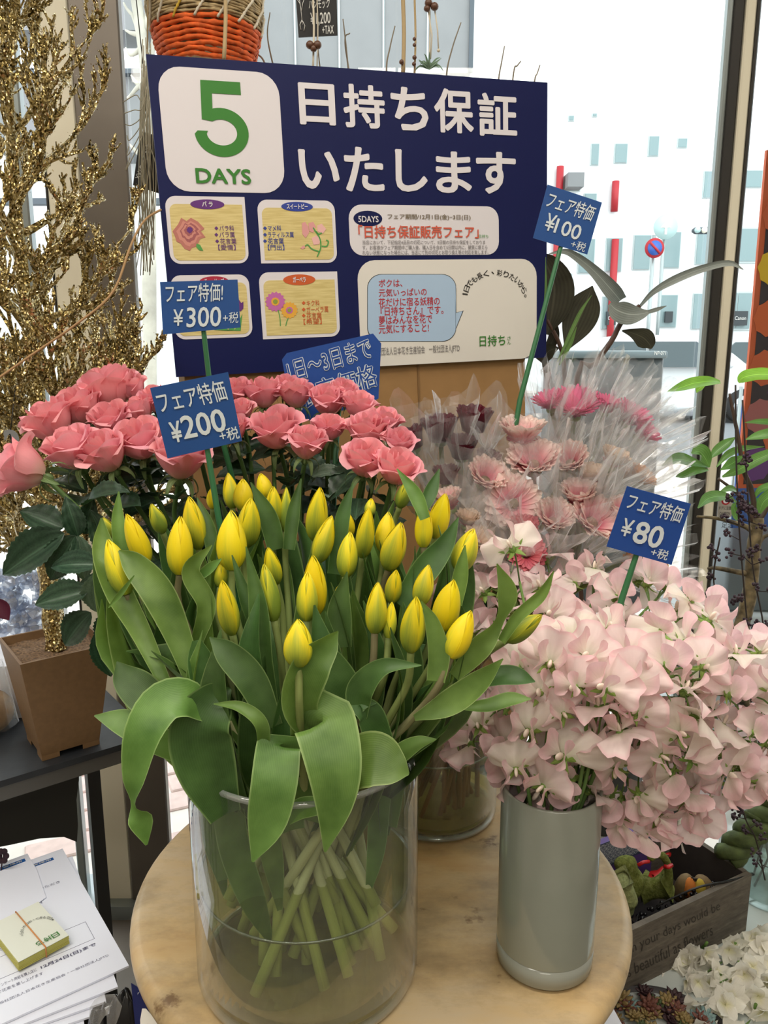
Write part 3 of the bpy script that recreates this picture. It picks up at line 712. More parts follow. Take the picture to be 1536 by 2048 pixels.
hleaf(33, [(632, 1478, 36), (598, 1410, 72), (618, 1335, 84), (655, 1290, 50), (676, 1262, 4)], [.60, .585, .582, .59, .60], (0, 0, 0), .35, 0, c=F_, tw=[0, .2, .3, .5, .9])
hleaf(1, [(450, 1630, 60), (415, 1540, 108), (400, 1460, 118), (432, 1400, 78), (462, 1378, 4)], [.60, .60, .60, .61, .62], (0, 0, 0), .3, .05, M_tl2, c=F_)
hleaf(0, [(406, 1425, 22), (363, 1290, 48), (318, 1190, 64), (270, 1130, 48), (238, 1101, 4)], [.64, .66, .67, .68, .69], (0, 0, 0), .3, 0, c=F_, mat=M_tl)
hleaf(1, [(345, 1400, 20), (282, 1265, 40), (236, 1180, 52), (208, 1100, 44), (203, 1036, 4)], [.64, .67, .69, .71, .72], (0, 0, 0), .4, 0, c=F_)
hleaf(0, [(140, 420, 40), (112, 300, 50), (92, 170, 42), (94, 70, 4)], [.72, .75], None, .4)
hleaf(2, [(235, 810, 60), (180, 740, 118), (120, 680, 92), (88, 626, 4)], [.62, .625, .63, .635], (.1, 0, .1), .2, .03, M_tl2)
hleaf(2, [(330, 960, 30), (215, 880, 92), (110, 825, 84), (14, 803, 4)], [.60, .605, .61, .615], (0, 0, .4), .15, .05)
hleaf(34, [(575, 905, 34), (590, 780, 48), (560, 620, 74), (548, 440, 62), (510, 250, 4)], [.62, .63, .64, .65, .66], (0, 0, 0), .45, .06, M_tl2)
hleaf(35, [(560, 560, 40), (510, 420, 46), (464, 278, 4)], [.65, .67], None, .4, 0, M_tl2)
hleaf(30, [(1060, 810, 20), (1170, 765, 84), (1270, 695, 76), (1350, 617, 4)], [.60, .595, .59, .585], (0, 0, .3), .25, .04)
hleaf(32, [(1180, 772, 14), (1290, 772, 44), (1375, 750, 48), (1442, 748, 4)], [.61, .60, .60, .60], (0, 0, .6), .25, .03)
hleaf(32, [(1240, 712, 16), (1330, 676, 66), (1400, 676, 62), (1455, 692, 4)], [.63, .625, .62, .62], (0, 0, .6), .25, 0, M_tl2)
hleaf(32, [(1190, 675, 40), (1275, 580, 76), (1335, 490, 42), (1362, 400, 68), (1330, 306, 4)], [.62, .62, .62, .62, .62], (0, 0, 0), .3, 0, M_tl, tw=[0, 0, .8, .2, 0])
hleaf(32, [(1345, 560, 30), (1400, 480, 40), (1475, 410, 38), (1516, 330, 4)], [.625, .62], (0, 0, .2), .5)
hleaf(31, [(1130, 690, 60), (1140, 600, 72), (1118, 500, 50), (1082, 428, 4)], [.60, .61], None, .3)
hleaf(21, [(1010, 440, 50), (1095, 330, 92), (1160, 245, 64), (1204, 155, 4)], [.70, .72], None, .3, 0, M_tl2)
hleaf(21, [(1195, 440, 44), (1212, 340, 52), (1226, 245, 4)], [.66, .67], None, .45)
hleaf(20, [(1095, 160, 36), (1062, 80, 48), (1003, -4, 4)], [.74, .76], None, .35)
hleaf(20, [(1085, 140, 30), (1115, 70, 46), (1142, -4, 4)], [.76, .78], None, .35, 0, M_tl2)
hleaf(24, [(825, 580, 60), (815, 460, 80), (840, 332, 4)], [.65, .66], None, .3, 0, M_tl2)
hleaf(28, [(880, 810, 50), (885, 720, 92), (960, 645, 60), (1083, 638, 4)], [.60, .60, .595, .59], (0, 0, .3), .3, .04, M_tl2)
hleaf(28, [(985, 960, 20), (1020, 925, 62), (1075, 892, 46), (1132, 880, 4)], [.61, .605], (0, 0, .5), .2, 0)
hleaf(33, [(570, 930, 34), (558, 830, 46), (490, 775, 36), (404, 764, 4)], [.59, .585, .59, .60], (0, 0, .4), .35, 0, M_tl)
hleaf(34, [(600, 840, 60), (530, 690, 100), (450, 600, 84), (391, 546, 4)], [.60, .605, .61, .615], (0, 0, 0), .25, .03, M_tl2)
hleaf(3, [(430, 830, 70), (385, 700, 100), (360, 620, 84), (348, 556, 30)], [.63, .64], None, .25, 0, M_tl2)
hleaf(3, [(350, 560, 40), (380, 440, 62), (330, 330, 60), (398, 245, 4)], [.68, .69], (0, 0, 0), .35, 0, M_tl)
hleaf(5, [(345, 360, 26), (395, 320, 36), (430, 290, 4)], [.69, .69], (0, 0, .6), .3)
hleaf(2, [(60, 450, 4), (100, 405, 18), (145, 345, 4)], [.66, .66], (0, 0, .3), .4)
hleaf(5, [(350, 90, 4), (385, 180, 40), (410, 300, 50)][::-1], [.74, .76], None, .3, 0, M_tl2)
hleaf(10, [(610, 260, 60), (580, 150, 62), (525, 40, 4)], [.78, .79], None, .3, 0, M_tl2)
hleaf(15, [(800, 340, 50), (825, 160, 50), (860, 42, 4)], [.74, .76], None, .3, 0, M_tl2)
hleaf(12, [(650, 260, 40), (665, 140, 44), (690, 28, 4)], [.77, .79], None, .4, 0, M_tl2)
hleaf(33, [(640, 1000, 90), (625, 880, 70), (650, 740, 60), (665, 650, 30)], [.605, .60], None, .5, 0, M_tl2)
hleaf(23, [(860, 820, 110), (820, 700, 120), (770, 600, 70), (740, 560, 4)], [.615, .62], None, .25, 0, M_tl2)
hleaf(26, [(950, 900, 90), (915, 800, 90), (880, 770, 50), (935, 762, 4)], [.60, .60], (0, 0, .2), .2, 0, M_tl2)
for pts, Ys in (([(452, 1590, 60), (470, 1700, 58), (505, 1800, 46), (540, 1880, 12)], (.635, .65)), ([(520, 1600, 50), (545, 1720, 40), (560, 1820, 10)], (.635, .645)), ([(760, 1590, 44), (752, 1700, 34), (735, 1790, 8)], (.65, .66)),
                ([(420, 1580, 40), (430, 1680, 44), (450, 1790, 8)], (.66, .67))):
    hleaf(random.randrange(40), pts, Ys, None, .35, .04, M_tl, c=F_)
# further leaves of every stem fill the bunch
for k, (root, sp, B, T, Y, bp) in enumerate(tulip_roots):
    if bp[1] > 1270: continue
    for q in range(2 if k % 3 else 3):
        s0 = sp[random.choice((8, 9, 10, 11, 12))]
        out = V((s0.x - TV[0], s0.y - TV[1], 0)); out = out.normalized() if out.length > 0.01 else V((rnd(-1, 1), rnd(-1, 0), 0))
        side = Matrix.Rotation(rnd(-1.2, 1.2), 3, 'Z') @ out
        top = B.lerp(T, rnd(-0.6, 0.55)) + side * rnd(0.008, 0.03)
        if q == 0: top = B.lerp(T, rnd(0.1, 0.6)) + side * 0.014
        base = s0 + V((0, 0, -rnd(0.05, 0.13))); base.z = max(base.z, TZ + 0.06); L = (top - base).length
        m1 = base.lerp(top, 0.35) + side * rnd(0.012, 0.03); m2 = base.lerp(top, 0.72) + side * rnd(0.01, 0.025)
        for p_ in (m1, base):     # stay inside the glass below the rim
            d = V((p_.x - TV[0], p_.y - TV[1], 0))
            if p_.z < TZ + TVH + 0.01 and d.length > 0.088: d = d.normalized() * 0.088; p_.x, p_.y = TV[0] + d.x, TV[1] + d.y
        P = [(*base, 0.014), (*m1, rnd(0.026, 0.042)), (*m2, rnd(0.026, 0.036)), (*top, 0.002)]
        part(root, 'leaf', MB().add(leaf(P, side, 6, 16, 0.35, 0.04, 2, rnd(0, 6))), M_tl2 if random.random() < 0.65 else M_tl)
# broad lower leaves standing in the mouth of the vase
for q in range(16):
    a = rnd(-0.5, pi + .5); root = tulip_roots[random.randrange(len(tulip_roots))][0]
    c = V((TV[0] + 0.06 * cos(a), TV[1] + 0.06 * sin(a), TZ + TVH - rnd(0.04, 0.09))); o_ = V((cos(a), sin(a), 0))
    P = [(*c, 0.02), (*(c + o_ * 0.02 + V((0, 0, 0.06))), 0.05), (*(c + o_ * 0.045 + V((0, 0, 0.12))), 0.055), (*(c + o_ * rnd(0.06, 0.1) + V((0, 0, rnd(0.13, 0.18)))), 0.003)]
    part(root, 'leaf', MB().add(leaf(P, -o_, 6, 14, 0.3, 0.05, 2, rnd(0, 6))), M_tl2)
# ================================================================== roses
M_rose = petalmat('rose_petal', 'f6d4c0', 'fdb0ba', 0.33, 0.5, 0.08, 0.06, edge='fdb8c0', stops=(0.0, 0.4), hv=0.010)
M_rose_in = petalmat('rose_inner_petal', 'f9a4ac', 'fcacb4', 0.30, 0.5, 0.10, 0.06, stops=(0.0, 0.5))
M_sepal = leafmat('rose_sepal', '55703f', '8aa06a', 0.5, 0.2, 6, 0.1)
M_rleaf = leafmat('rose_leaf', '1d3226', '3a5440', 0.36, 0.12, 5, 0.18, '4c7a30', None, 0.3)
M_rleaf_pale = leafmat('rose_leaf_pale', '56705a', '7d9380', 0.5, 0.15, 5, 0.1, '7fa060', None, 0.3)
M_rstem = petalmat('rose_stem', '8a5b46', '4f6b38', 0.05, 0.5, 0.3, 0.08, stops=(0.3, 0.6))
def rose_petal(R, H, curl, W, droop, seed, point=0.06):
    rr = random.Random(seed); p1, p2 = rr.uniform(0, 6), rr.uniform(0, 6); tl = rr.uniform(-.25, .25)
    def f(a, b):
        x = 2 * a - 1
        r = R * (0.18 + 0.82 * sin(min(1, b * 1.25) * pi / 2) ** 0.8) + curl * max(0, (b - 0.62) / 0.38) ** 2 * (1 + 0.5 * cos(3 * x + p1))
        w_ = W * (0.5 + 0.5 * min(1, b * 2.2)) * (1 - 0.22 * b ** 5)
        z = H * (b - 0.16 * b * abs(x) ** 3) + point * H * b ** 4 * (1 - abs(x)) ** 1.5 - droop * max(0, (b - 0.7) / 0.3) ** 2
        r += 0.0008 * sin(5 * x + p2) * b; ph = x * w_ + tl * b * 0.3
        r *= 1 - 0.05 * x
        return (r * cos(ph), r * sin(ph), z)
    return grid(9, 9, f)
RP = {}
spec = [('outer', 0.0245, 0.040, 0.0060, 1.02, 0.0045), ('mid', 0.0212, 0.0440, 0.0038, 1.0, 0.0025), ('inner', 0.0155, 0.0455, 0.0020, 1.0, 0.001), ('core', 0.0090, 0.0455, 0.0006, 1.2, 0.0), ('heart', 0.0045, 0.045, 0.0002, 1.8, 0.0)]
for nm, R, H, c, W, d in spec:
    for v_ in range(3): RP[nm, v_] = MB().add(rose_petal(R, H, c * (0.7 + 0.45 * v_), W, d * (0.6 + 0.5 * v_), v_ * 7 + len(nm))).mesh('petal', M_rose if nm in ('outer', 'mid') else M_rose_in)
mb = MB()
for k in range(5):
    a = 2 * pi * k / 5; d = V((cos(a), sin(a), 0))
    mb.add(leaf([(*(d * 0.004 + V((0, 0, 0.0))), 0.006), (*(d * 0.014 + V((0, 0, -0.001))), 0.008), (*(d * 0.021 + V((0, 0, -0.010 - 0.003 * (k % 2)))), 0.004), (*(d * 0.020 + V((0, 0, -0.024))), 0.0006)], V((0, 0, 1)), 3, 8, 0.3))
mb.add(blob((0, 0, -0.002), (0.0065, 0.0065, 0.007), 10, 6)); SEP = mb.mesh('calyx', M_sepal)
def K5(x, y): return x / 1.807, 720 + y / 1.807
ROS = [(95, 400, 92, 'L'), (190, 235, 85, 0), (290, 180, 78, 0), (400, 118, 92, 'B'), (480, 112, 52, 0), (400, 222, 66, 0), (505, 190, 56, 0), (268, 332, 88, 0), (384, 348, 84, 0), (508, 300, 86, 0), (652, 365, 96, 'D'),
       (862, 118, 50, 0), (955, 128, 66, 0), (1070, 132, 62, 0), (1182, 158, 66, 0), (1292, 172, 60, 0), (1000, 262, 88, 0), (1108, 312, 72, 0), (1190, 255, 58, 0), (1328, 268, 76, 0), (1322, 372, 82, 0), (1432, 400, 78, 0), (1442, 305, 56, 0),
       (1384, 234, 62, 0), (870, 190, 48, 0), (1240, 118, 48, 0), (1030, 98, 44, 0), (560, 150, 55, 0), (760, 150, 60, 0), (700, 250, 70, 0), (840, 260, 60, 0)]
RVC = V((RV[0], RV[1], 0)); rose_info = []
lab_rows = [[], [], []]
for k, q in enumerate(ROS):
    px, py = K5(q[0], q[1]); lab_rows[0 if py < 815 else 1 if py < 872 else 2].append((px, k))
RLAB = {}
for r_, L in enumerate(lab_rows):
    for n_, (px, k) in enumerate(sorted(L)): RLAB[k] = f'coral pink rose, {ORD[n_]} from the gold tree in the {["highest", "middle", "lowest"][r_]} tier of roses'
RLAB[0] = 'coral pink rose leaning far out sideways in front of the gold tree trunk'
RLAB[10] = 'coral pink rose half hidden beneath the 200 yen card'
for k, (cx, cy, rr_, flag) in enumerate(ROS):
    px, py = K5(cx, cy); Y = 0.865 + (940 - py) * 0.0010; C = at(px, py, Y); sc = (rr_ / 1.807) / FPX * (C - CAM).length / 0.0285
    rad = V((C.x - RV[0], C.y - RV[1], 0)); ax = (V((0, 0, 1)) + rad * 1.4 + V((rnd(-.15, .15), -0.30 + rnd(-.18, .12), 0))).normalized()
    if flag == 'L': ax = V((-0.8, -0.15, 0.35)).normalized()
    if flag == 'D': ax = V((0.15, -0.15, 1)).normalized()
    base = C - ax * 0.019 * sc
    D = RVC + (rad.normalized() * -0.04 if rad.length > 0.01 else V((0, 0, 0))) + V((rnd(-.02, .02), rnd(-.02, .02), TZ + 0.02))
    N = RVC + rad * (0.05 / max(0.05, rad.length)); N.z = TZ + RVH + 0.01
    root = thing('rose', RLAB[k], 'flower', tuple(D), 'coral pink roses behind the tulips')
    p3 = base - ax * 0.06
    if flag == 'L': N = V((-0.165, 0.90, TZ + RVH + 0.01)); p3 = at(228, 1085, Y - 0.0)
    sp = cr([tuple(D), tuple(D.lerp(N, .5)), tuple(N), tuple(N.lerp(p3, .55)), tuple(p3), tuple(base)], 22)
    part(root, 'stem', MB().add(tube(sp, lambda t: 0.0034 - 0.0006 * t, 8)), M_rstem)
    A = align(base - wloc(root), ax, rnd(0, 6.28), sc)
    link('calyx', SEP, root, A)
    n_of = {'outer': 5, 'mid': 5, 'inner': 4, 'core': 3, 'heart': 1}; ph = rnd(0, 6)
    for nm, R, H, c, W, d in spec:
        for q in range(n_of[nm]):
            ph += 2 * pi / n_of[nm] + rnd(-.12, .12)
            T_ = A @ Matrix.Rotation(ph, 4, 'Z') @ Matrix.Rotation(rnd(-.04, .10) if nm in ('outer', 'mid') else rnd(-.02, .03), 4, 'Y')
            link('petal', RP[nm, random.randrange(3)], root, T_)
        ph += 0.6
    rose_info.append((root, [V(p) for p in sp], base))
def rleaf_mesh(mat, seed):
    rr = random.Random(seed); bend = rr.uniform(-.12, -.02)
    def f(a, b):
        x = 2 * a - 1; w_ = 0.34 * sin(pi * b ** 0.82) ** 0.85 + 0.002
        w_ *= 1 + (0.05 * (1 if (int(b * 24) % 2) else -1) * (abs(x) > 0.9))
        return (x * w_, b, 0.10 * abs(x) * w_ * 4 + bend * (b - 0.2) ** 2 * 3 + 0.012 * sin(26 * b + 3 * abs(x)) * abs(x))
    return MB().add(grid(8, 24, f)).mesh('leaf', mat)
RL = [rleaf_mesh(M_rleaf, s) for s in range(3)] + [rleaf_mesh(M_rleaf_pale, 9)]
def put_leaf(root, base, tip, nrm, mesh_, wscale=1.0):
    y = tip - base; L = y.length; y.normalize(); x = y.cross(V(nrm)).normalized(); z = x.cross(y)
    M_ = Matrix((x * L * wscale, y * L, z * L)).transposed().to_4x4(); M_.translation = base - wloc(root)
    link('leaf', mesh_, root, M_)
def K2(x, y): return x / 4.096, 800 + y / 4.096
for (b, t_, Y, mi, ws) in [((520, 1050), (160, 900), .86, 0, 1.0), ((640, 1120), (545, 800), .85, 1, .8), ((530, 1090), (0, 1430), .84, 2, .75), ((620, 1110), (400, 1480), .845, 0, .95), ((810, 1350), (385, 1335), .82, 1, .75),
                           ((725, 1560), (278, 1672), .80, 2, .85), ((825, 1400), (790, 1770), .80, 3, .95), ((745, 1740), (485, 2020), .81, 1, .95), ((850, 1760), (1090, 2120), .79, 0, .9), ((790, 1900), (915, 2270), .80, 0, .8), ((640, 1110), (700, 1500), .85, 3, .7),
                           ((880, 1500), (640, 1500), .83, 2, .8), ((690, 1100), (760, 800), .86, 0, .8), ((900, 1250), (740, 900), .85, 0, .8), ((930, 1700), (850, 2050), .80, 2, .9)]:
    root = rose_info[0][0]; put_leaf(root, at(*K2(*b), Y), at(*K2(*t_), Y + rnd(-.01, .01)), (CAM - at(*K2(*b), Y)).normalized() + V((0, 0, .5)), RL[mi], ws)
sp0 = rose_info[0][1]
for k, (root, sp, base) in enumerate(rose_info):
    for q in range(7):
        s0 = sp[random.randrange(9, 20)]; a = rnd(0, 2 * pi); d = V((cos(a), sin(a), rnd(-.5, .5))).normalized()
        b0 = s0 + d * 0.012; put_leaf(root, b0, b0 + d * rnd(.04, .065), V((0, -.5, 1)), RL[random.choice((0, 1, 2, 0, 1, 2, 3))], rnd(.8, 1))
# ================================================================== gerberas in film sleeves
GM = {'pale': petalmat('gerbera_pale_pink', 'f68ea0', 'ffeee4', 0.28, 0.55, 0.2, 0.05, stops=(0.25, 0.98)),
      'deep': petalmat('gerbera_salmon', 'c8485a', 'e0808a', 0.2, 0.55, 0.2, 0.05, stops=(0.1, 0.9)),
      'maroon': petalmat('gerbera_maroon', '4a1622', '6d2232', 0.15, 0.5, 0.25, 0.08),
      'hot': petalmat('gerbera_hot_pink', 'e0447c', 'f07aa4', 0.25, 0.5, 0.2, 0.05),
      'orange': petalmat('gerbera_orange', 'd8852c', 'f0a850', 0.25, 0.5, 0.2, 0.05),
      'cream': petalmat('gerbera_cream', 'dcb394', 'f0d9c4', 0.25, 0.5, 0.2, 0.05)}
M_eye = plain('gerbera_eye', '6d5c3c', 0.8, nz=0.4, scale=300, bump=0.8); M_gstem = petalmat('gerbera_stem', '8a5040', '7f8a4a', 0.1, 0.5, 0.2, 0.05, stops=(0.2, 0.7))
M_film = film('clear_film', 0.26, streak=1.2, sc=9, dots=True, rough=0.16, gl=0.4)
M_film2 = film('crinkled_film', 0.27, streak=3.0, rough=0.12, gl=0.4, sc=20)
M_gbract = plain('gerbera_bract', '8a9a5c', 0.6)
def gpetal(kind, w_, L, seed):
    rr = random.Random(seed); tw = rr.uniform(-.1, .1)
    def f(a, b):
        x = 2 * a - 1; ww = w_ * (0.35 + 0.65 * sin(min(1, b * 1.5) * pi / 2)) * sqrt(max(0.0, 1 - max(0, (b - 0.80) / 0.205) ** 2)) + 0.0002
        return (b * L, x * ww, 0.28 * ww * x * x - 0.004 * (b - .3) * b + 0.0006 * cos(x * 6) * b + tw * x * ww * b)
    return grid(4, 8, f)
GP, GI = {}, {}
for kd in GM:
    sp_ = kd == 'hot'
    GP[kd] = [MB().add(gpetal(kd, 0.0024 if sp_ else 0.0056, 0.032 if sp_ else 0.028, s)).mesh('petal', GM[kd]) for s in range(3)]
def inner_mesh(kd, op):
    mb = MB(); n = 26
    for ring, (r0, L, el, n) in enumerate([(0.0085, 0.013, op * .8 + .15, 26), (0.006, 0.008, op * .5 + .5, 22), (0.0045, 0.005, 1.3, 16)]):
        for k in range(n):
            a = 2 * pi * k / n + ring * .1 + rnd(-.05, .05); M_ = Matrix.Rotation(a, 4, 'Z') @ Matrix.Translation((r0 * .6, 0, 0.003 + ring * .0012)) @ Matrix.Rotation(-el + rnd(-.1, .1), 4, 'Y')
            mb.add(gpetal(kd, 0.0011, L * rnd(.85, 1.1), k), 0, M_)
    return mb
M_gin = petalmat('gerbera_inner', 'c4606e', 'f4929f', 0.15, 0.6, 0.2, 0.05)
M_gin2 = petalmat('gerbera_inner_dark', '43202a', 'a8465a', 0.1, 0.6, 0.2, 0.05)
def K6(x, y): return 760 + x / 2.4, 720 + y / 2.4
# x, y, radius (crop px), kind, elevation of the petals (0 flat, 1.4 closed), direction of the face, sleeve, label
GER = [(735, 482, 104, 'pale', .85, (-.15, -.55, .8), 1, 'pale pink gerbera opening upward at the centre of the wrapped bunch'),
       (512, 562, 84, 'pale', .95, (.25, -.6, .75), 1, 'pale pink gerbera turned sideways beside the maroon ones'),
       (640, 682, 116, 'pale', .55, (-.05, -.85, .5), 1, 'widest pale pink gerbera facing out with a dark eye'),
       (680, 362, 92, 'pale', 1.1, (0, -.25, 1), 1, 'pale pink gerbera seen from its side, highest of the pale ones'),
       (912, 482, 76, 'pale', 1.0, (-.3, -.6, .75), 1, 'small pale pink gerbera under the crinkled film of the hot pink ones'),
       (838, 762, 82, 'pale', 1.0, (.05, -.6, .8), 1, 'pale pink cupped gerbera above the salmon one with the dark eye'),
       (1032, 765, 108, 'pale', .8, (.35, -.65, .7), 1, 'broad pale pink gerbera beside the 80 yen card'),
       (952, 655, 72, 'pale', 1.1, (-.1, -.4, .9), 1, 'pale pink gerbera tucked behind the two broad lower ones'),
       (1150, 715, 54, 'pale', 1.0, (.2, -.5, .8), 2, 'pale pink gerbera partly behind the 80 yen card'),
       (690, 812, 62, 'deep', 1.0, (-.1, -.4, .8), 1, 'salmon gerbera squeezed beneath the widest pale pink one'),
       (704, 925, 76, 'deep', .55, (0, -.85, .5), 1, 'salmon gerbera with a dark eye just over the sweet peas'),
       (470, 862, 62, 'cream', .9, (.2, -.5, .8), 1, 'cream gerbera behind the yellow tulips'), (420, 770, 50, 'cream', 1.1, (.1, -.3, .9), 1, 'cream gerbera in loose film near the tulip tips'),
       (330, 680, 60, 'pale', 1.2, (-.2, -.2, 1), 1, 'dusty pink gerbera in the shade under the maroon ones'),
       (450, 300, 72, 'maroon', 1.38, (.05, -.18, 1), 1, 'maroon closed gerbera standing tallest of its colour'), (288, 345, 72, 'maroon', 1.36, (-.1, -.2, 1), 1, 'maroon closed gerbera, second tallest of its colour'),
       (150, 390, 62, 'maroon', 1.4, (-.4, -.1, 1), 1, 'maroon gerbera next to the rose at the edge of the bunch'), (392, 430, 68, 'maroon', 1.3, (0, -.3, 1), 1, 'maroon gerbera in the middle of the maroon group'),
       (515, 480, 52, 'maroon', 1.2, (.2, -.3, 1), 1, 'small maroon gerbera touching the pale pink ones'), (318, 560, 54, 'maroon', 1.3, (-.1, -.2, 1), 1, 'lowest maroon gerbera in the shade'),
       (935, 225, 112, 'hot', .8, (-.05, -.5, .9), 2, 'spiky hot pink gerbera, sharpest seen and widest'), (815, 205, 74, 'hot', .9, (-.3, -.3, .9), 2, 'spiky hot pink gerbera beside the green stick of the 100 yen card'),
       (1085, 225, 66, 'hot', 1.0, (.2, -.3, .9), 2, 'spiky hot pink gerbera behind the widest one'), (1205, 275, 84, 'hot', .9, (.4, -.4, .8), 2, 'spiky hot pink gerbera deep in crinkled film'),
       (1262, 350, 74, 'hot', .9, (.5, -.4, .7), 2, 'spiky hot pink gerbera furthest from the poster'),
       (1255, 560, 70, 'orange', .9, (.45, -.4, .7), 2, 'orange gerbera above the 80 yen card'), (1175, 550, 44, 'orange', 1.1, (.2, -.3, .9), 2, 'small orange gerbera beside the larger orange one'),
       (1190, 965, 60, 'orange', 1.1, (.5, -.5, .3), 2, 'orange gerbera under the lower edge of the 80 yen card'), (1335, 1010, 64, 'orange', 1.15, (.9, -.3, .05), 2, 'orange gerbera lying outward past the 80 yen card'),
       (1120, 480, 60, 'cream', 1.1, (.3, -.3, .9), 2, 'cream gerbera blurred inside crinkled film'), (1010, 560, 60, 'cream', 1.1, (.1, -.3, .9), 2, 'cream gerbera between the pale pink and orange ones')]
GVC = V((GV[0], GV[1], 0))
def sleeve(root, base, ax, kind, sc, seed):
    rr = random.Random(seed); n = 34 if kind == 1 else 46; L = (0.130 if kind == 1 else 0.122) * rr.uniform(.92, 1.08); lo = 0.075
    p1, p2 = rr.uniform(0, 6), rr.uniform(0, 6); A = align(base - wloc(root), ax, rr.uniform(0, 6.28), 1)
    tips = [rr.uniform(-.012, .016) for _ in range(n + 1)]; tips[-1] = tips[0]
    cr_ = [rr.uniform(-1, 1) for _ in range(n + 1)]; cr_[-1] = cr_[0]
    def f(a, b):
        ph = 2 * pi * a; t = b * L - lo; i = int(round(a * n))
        r = 0.006 + 0.034 * min(1, max(0, (t + lo) / (lo + 0.02))) ** 1.1 * sc ** .5 + max(0, t - 0.0) * (0.22 if kind == 1 else 0.36)
        corner = max(0, cos(2 * ph + p1)) ** 3
        if kind == 1:
            r *= 1 + 0.16 * b * sin(3 * ph + p1) + 0.07 * b * sin(7 * ph + p2) + 0.05 * cr_[i] * b; z = t + b ** 3 * (0.035 * corner - 0.02)
        else:
            r *= 1 + 0.10 * b * cr_[i] + 0.06 * b * sin(5 * ph + p2); z = t + b ** 3 * (0.02 * corner + tips[i])
        return (r * cos(ph), r * sin(ph), z)
    o = link('film_sleeve', MB().add(grid(n, 8, f)).mesh('film_sleeve', M_film if kind == 1 else M_film2, smooth=False), root, A)
    return o
for k, (cx, cy, rr_, kd, el, fc, sl, lab) in enumerate(GER):
    px, py = K6(cx, cy); Y = 0.93 + (960 - py) * 0.00045 + (0.03 if kd in ('hot', 'orange') else 0) + (0.02 if kd == 'maroon' else 0)
    if kd == 'orange' and cy > 900: Y = .93
    C = at(px, py, Y); spread = max(0.35, cos(el)) if kd != 'hot' else 0.9
    sc = (rr_ / 2.4) / FPX * (C - CAM).length / (0.034 * (0.42 + 0.58 * cos(el)))
    sc = min(sc, 1.6) * (1.28 if kd in ('pale', 'deep', 'cream') else 1.0); ax = V(fc).normalized(); base = C - ax * 0.014 * sc
    da, dr = rnd(0, 6.28), rnd(.02, .062); D = GVC + V((dr * cos(da), dr * sin(da), TZ + 0.018))
    rad = V((C.x - GV[0], C.y - GV[1], 0)); N = GVC + rad * (0.055 / max(.055, rad.length)); N.z = TZ + GVH + .01
    root = thing('gerbera', lab, 'flower', tuple(D), 'wrapped gerberas')
    p3 = base - ax * 0.07 - V((0, 0, 0.02))
    sp = cr([tuple(D), tuple(D.lerp(N, .5)), tuple(N), tuple(N.lerp(p3, .5)), tuple(p3), tuple(base)], 18)
    part(root, 'stem', MB().add(tube(sp, 0.0031, 7)), M_gstem)
    A = align(base - wloc(root), ax, rnd(0, 6), sc)
    link('bract', MB().add(blob((0, 0, 0.001), (0.009, 0.009, 0.006), 12, 6)).mesh('bract', M_gbract), root, A)
    n = 30 if kd == 'hot' else 22
    for ring in (0, 1):
        for q in range(n if ring == 0 else n - 4):
            a = 2 * pi * q / (n if ring == 0 else n - 4) + rnd(-.06, .06) + ring * .14
            T_ = A @ Matrix.Rotation(a, 4, 'Z') @ Matrix.Translation((0.0065 - ring * .0012 + (.007 if kd == 'maroon' else 0), 0, 0.004 + ring * .0012)) @ Matrix.Rotation(-(el + ring * .12) + rnd(-.08, .08), 4, 'Y') @ Matrix.Scale(rnd(.92, 1.05) * (1 - ring * .1), 4)
            link('petal', random.choice(GP[kd]), root, T_)
    if kd != 'maroon':
        link('inner_florets', inner_mesh(kd, el).mesh('inner_florets', M_gin2 if kd == 'deep' else (M_gin if kd in ('pale', 'cream') else GM[kd])), root, A)
        link('eye', MB().add(blob((0, 0, 0.0085), (0.0062, 0.0062, 0.0040), 14, 8)).mesh('eye', M_eye if kd in ('pale', 'deep') else GM[kd]), root, A)
    sleeve(root, base, (ax + V((0, 0, .35))).normalized() if sl == 1 else (ax + V((.42, 0, .15))).normalized(), sl, sc, k)
# ================================================================== sweet peas
M_sp = petalmat('sweet_pea_petal', 'f6f2e0', 'fdeae8', 0.42, 0.55, 0.10, 0.04, edge='fbd4d9', stops=(0.02, 0.62), vs_=16, hv=0.008)
M_sp_c = petalmat('sweet_pea_cream', 'f4f2d8', 'fcf3ea', 0.40, 0.55, 0.10, 0.04, edge='fae4e2', stops=(0.02, 0.62), vs_=16, hv=0.008)
M_sp_w = petalmat('sweet_pea_wing', 'f8f4e6', 'fbd8dc', 0.40, 0.55, 0.12, 0.05, stops=(0.05, 0.8), vs_=14, hv=0.008)
M_calyx = leafmat('sweet_pea_calyx', '5f8238', '98b45a', 0.5, 0.2, 6, 0.1)
M_spstem = petalmat('sweet_pea_stem', '6a8a52', '6f9048', 0.1, 0.5, 0.2, 0.08)
def standard(seed):
    rr = random.Random(seed); p1, p2, p3 = (rr.uniform(0, 6) for _ in range(3)); R = 0.0275; bk = rr.uniform(.15, .75)
    def f(a, b):
        x = 2 * a - 1; th = x * 1.75; r = R * b * (1 - 0.10 * exp(-(x / .12) ** 2)) * (1 + 0.05 * sin(4 * th + p1)) * sqrt(max(0.05, 1 - 0.72 * abs(x) ** 5))
        y = 0.0055 * b * b * sin(4.3 * th + p1) + 0.0030 * b ** 3 * sin(10 * th + p2) - bk * 0.024 * b * b + 0.004 * b * (1 - abs(x)) + 0.006 * b * x * x * sin(p3)
        return (r * sin(th), y, r * cos(th) * 0.92 + 0.001)
    return grid(26, 12, f)
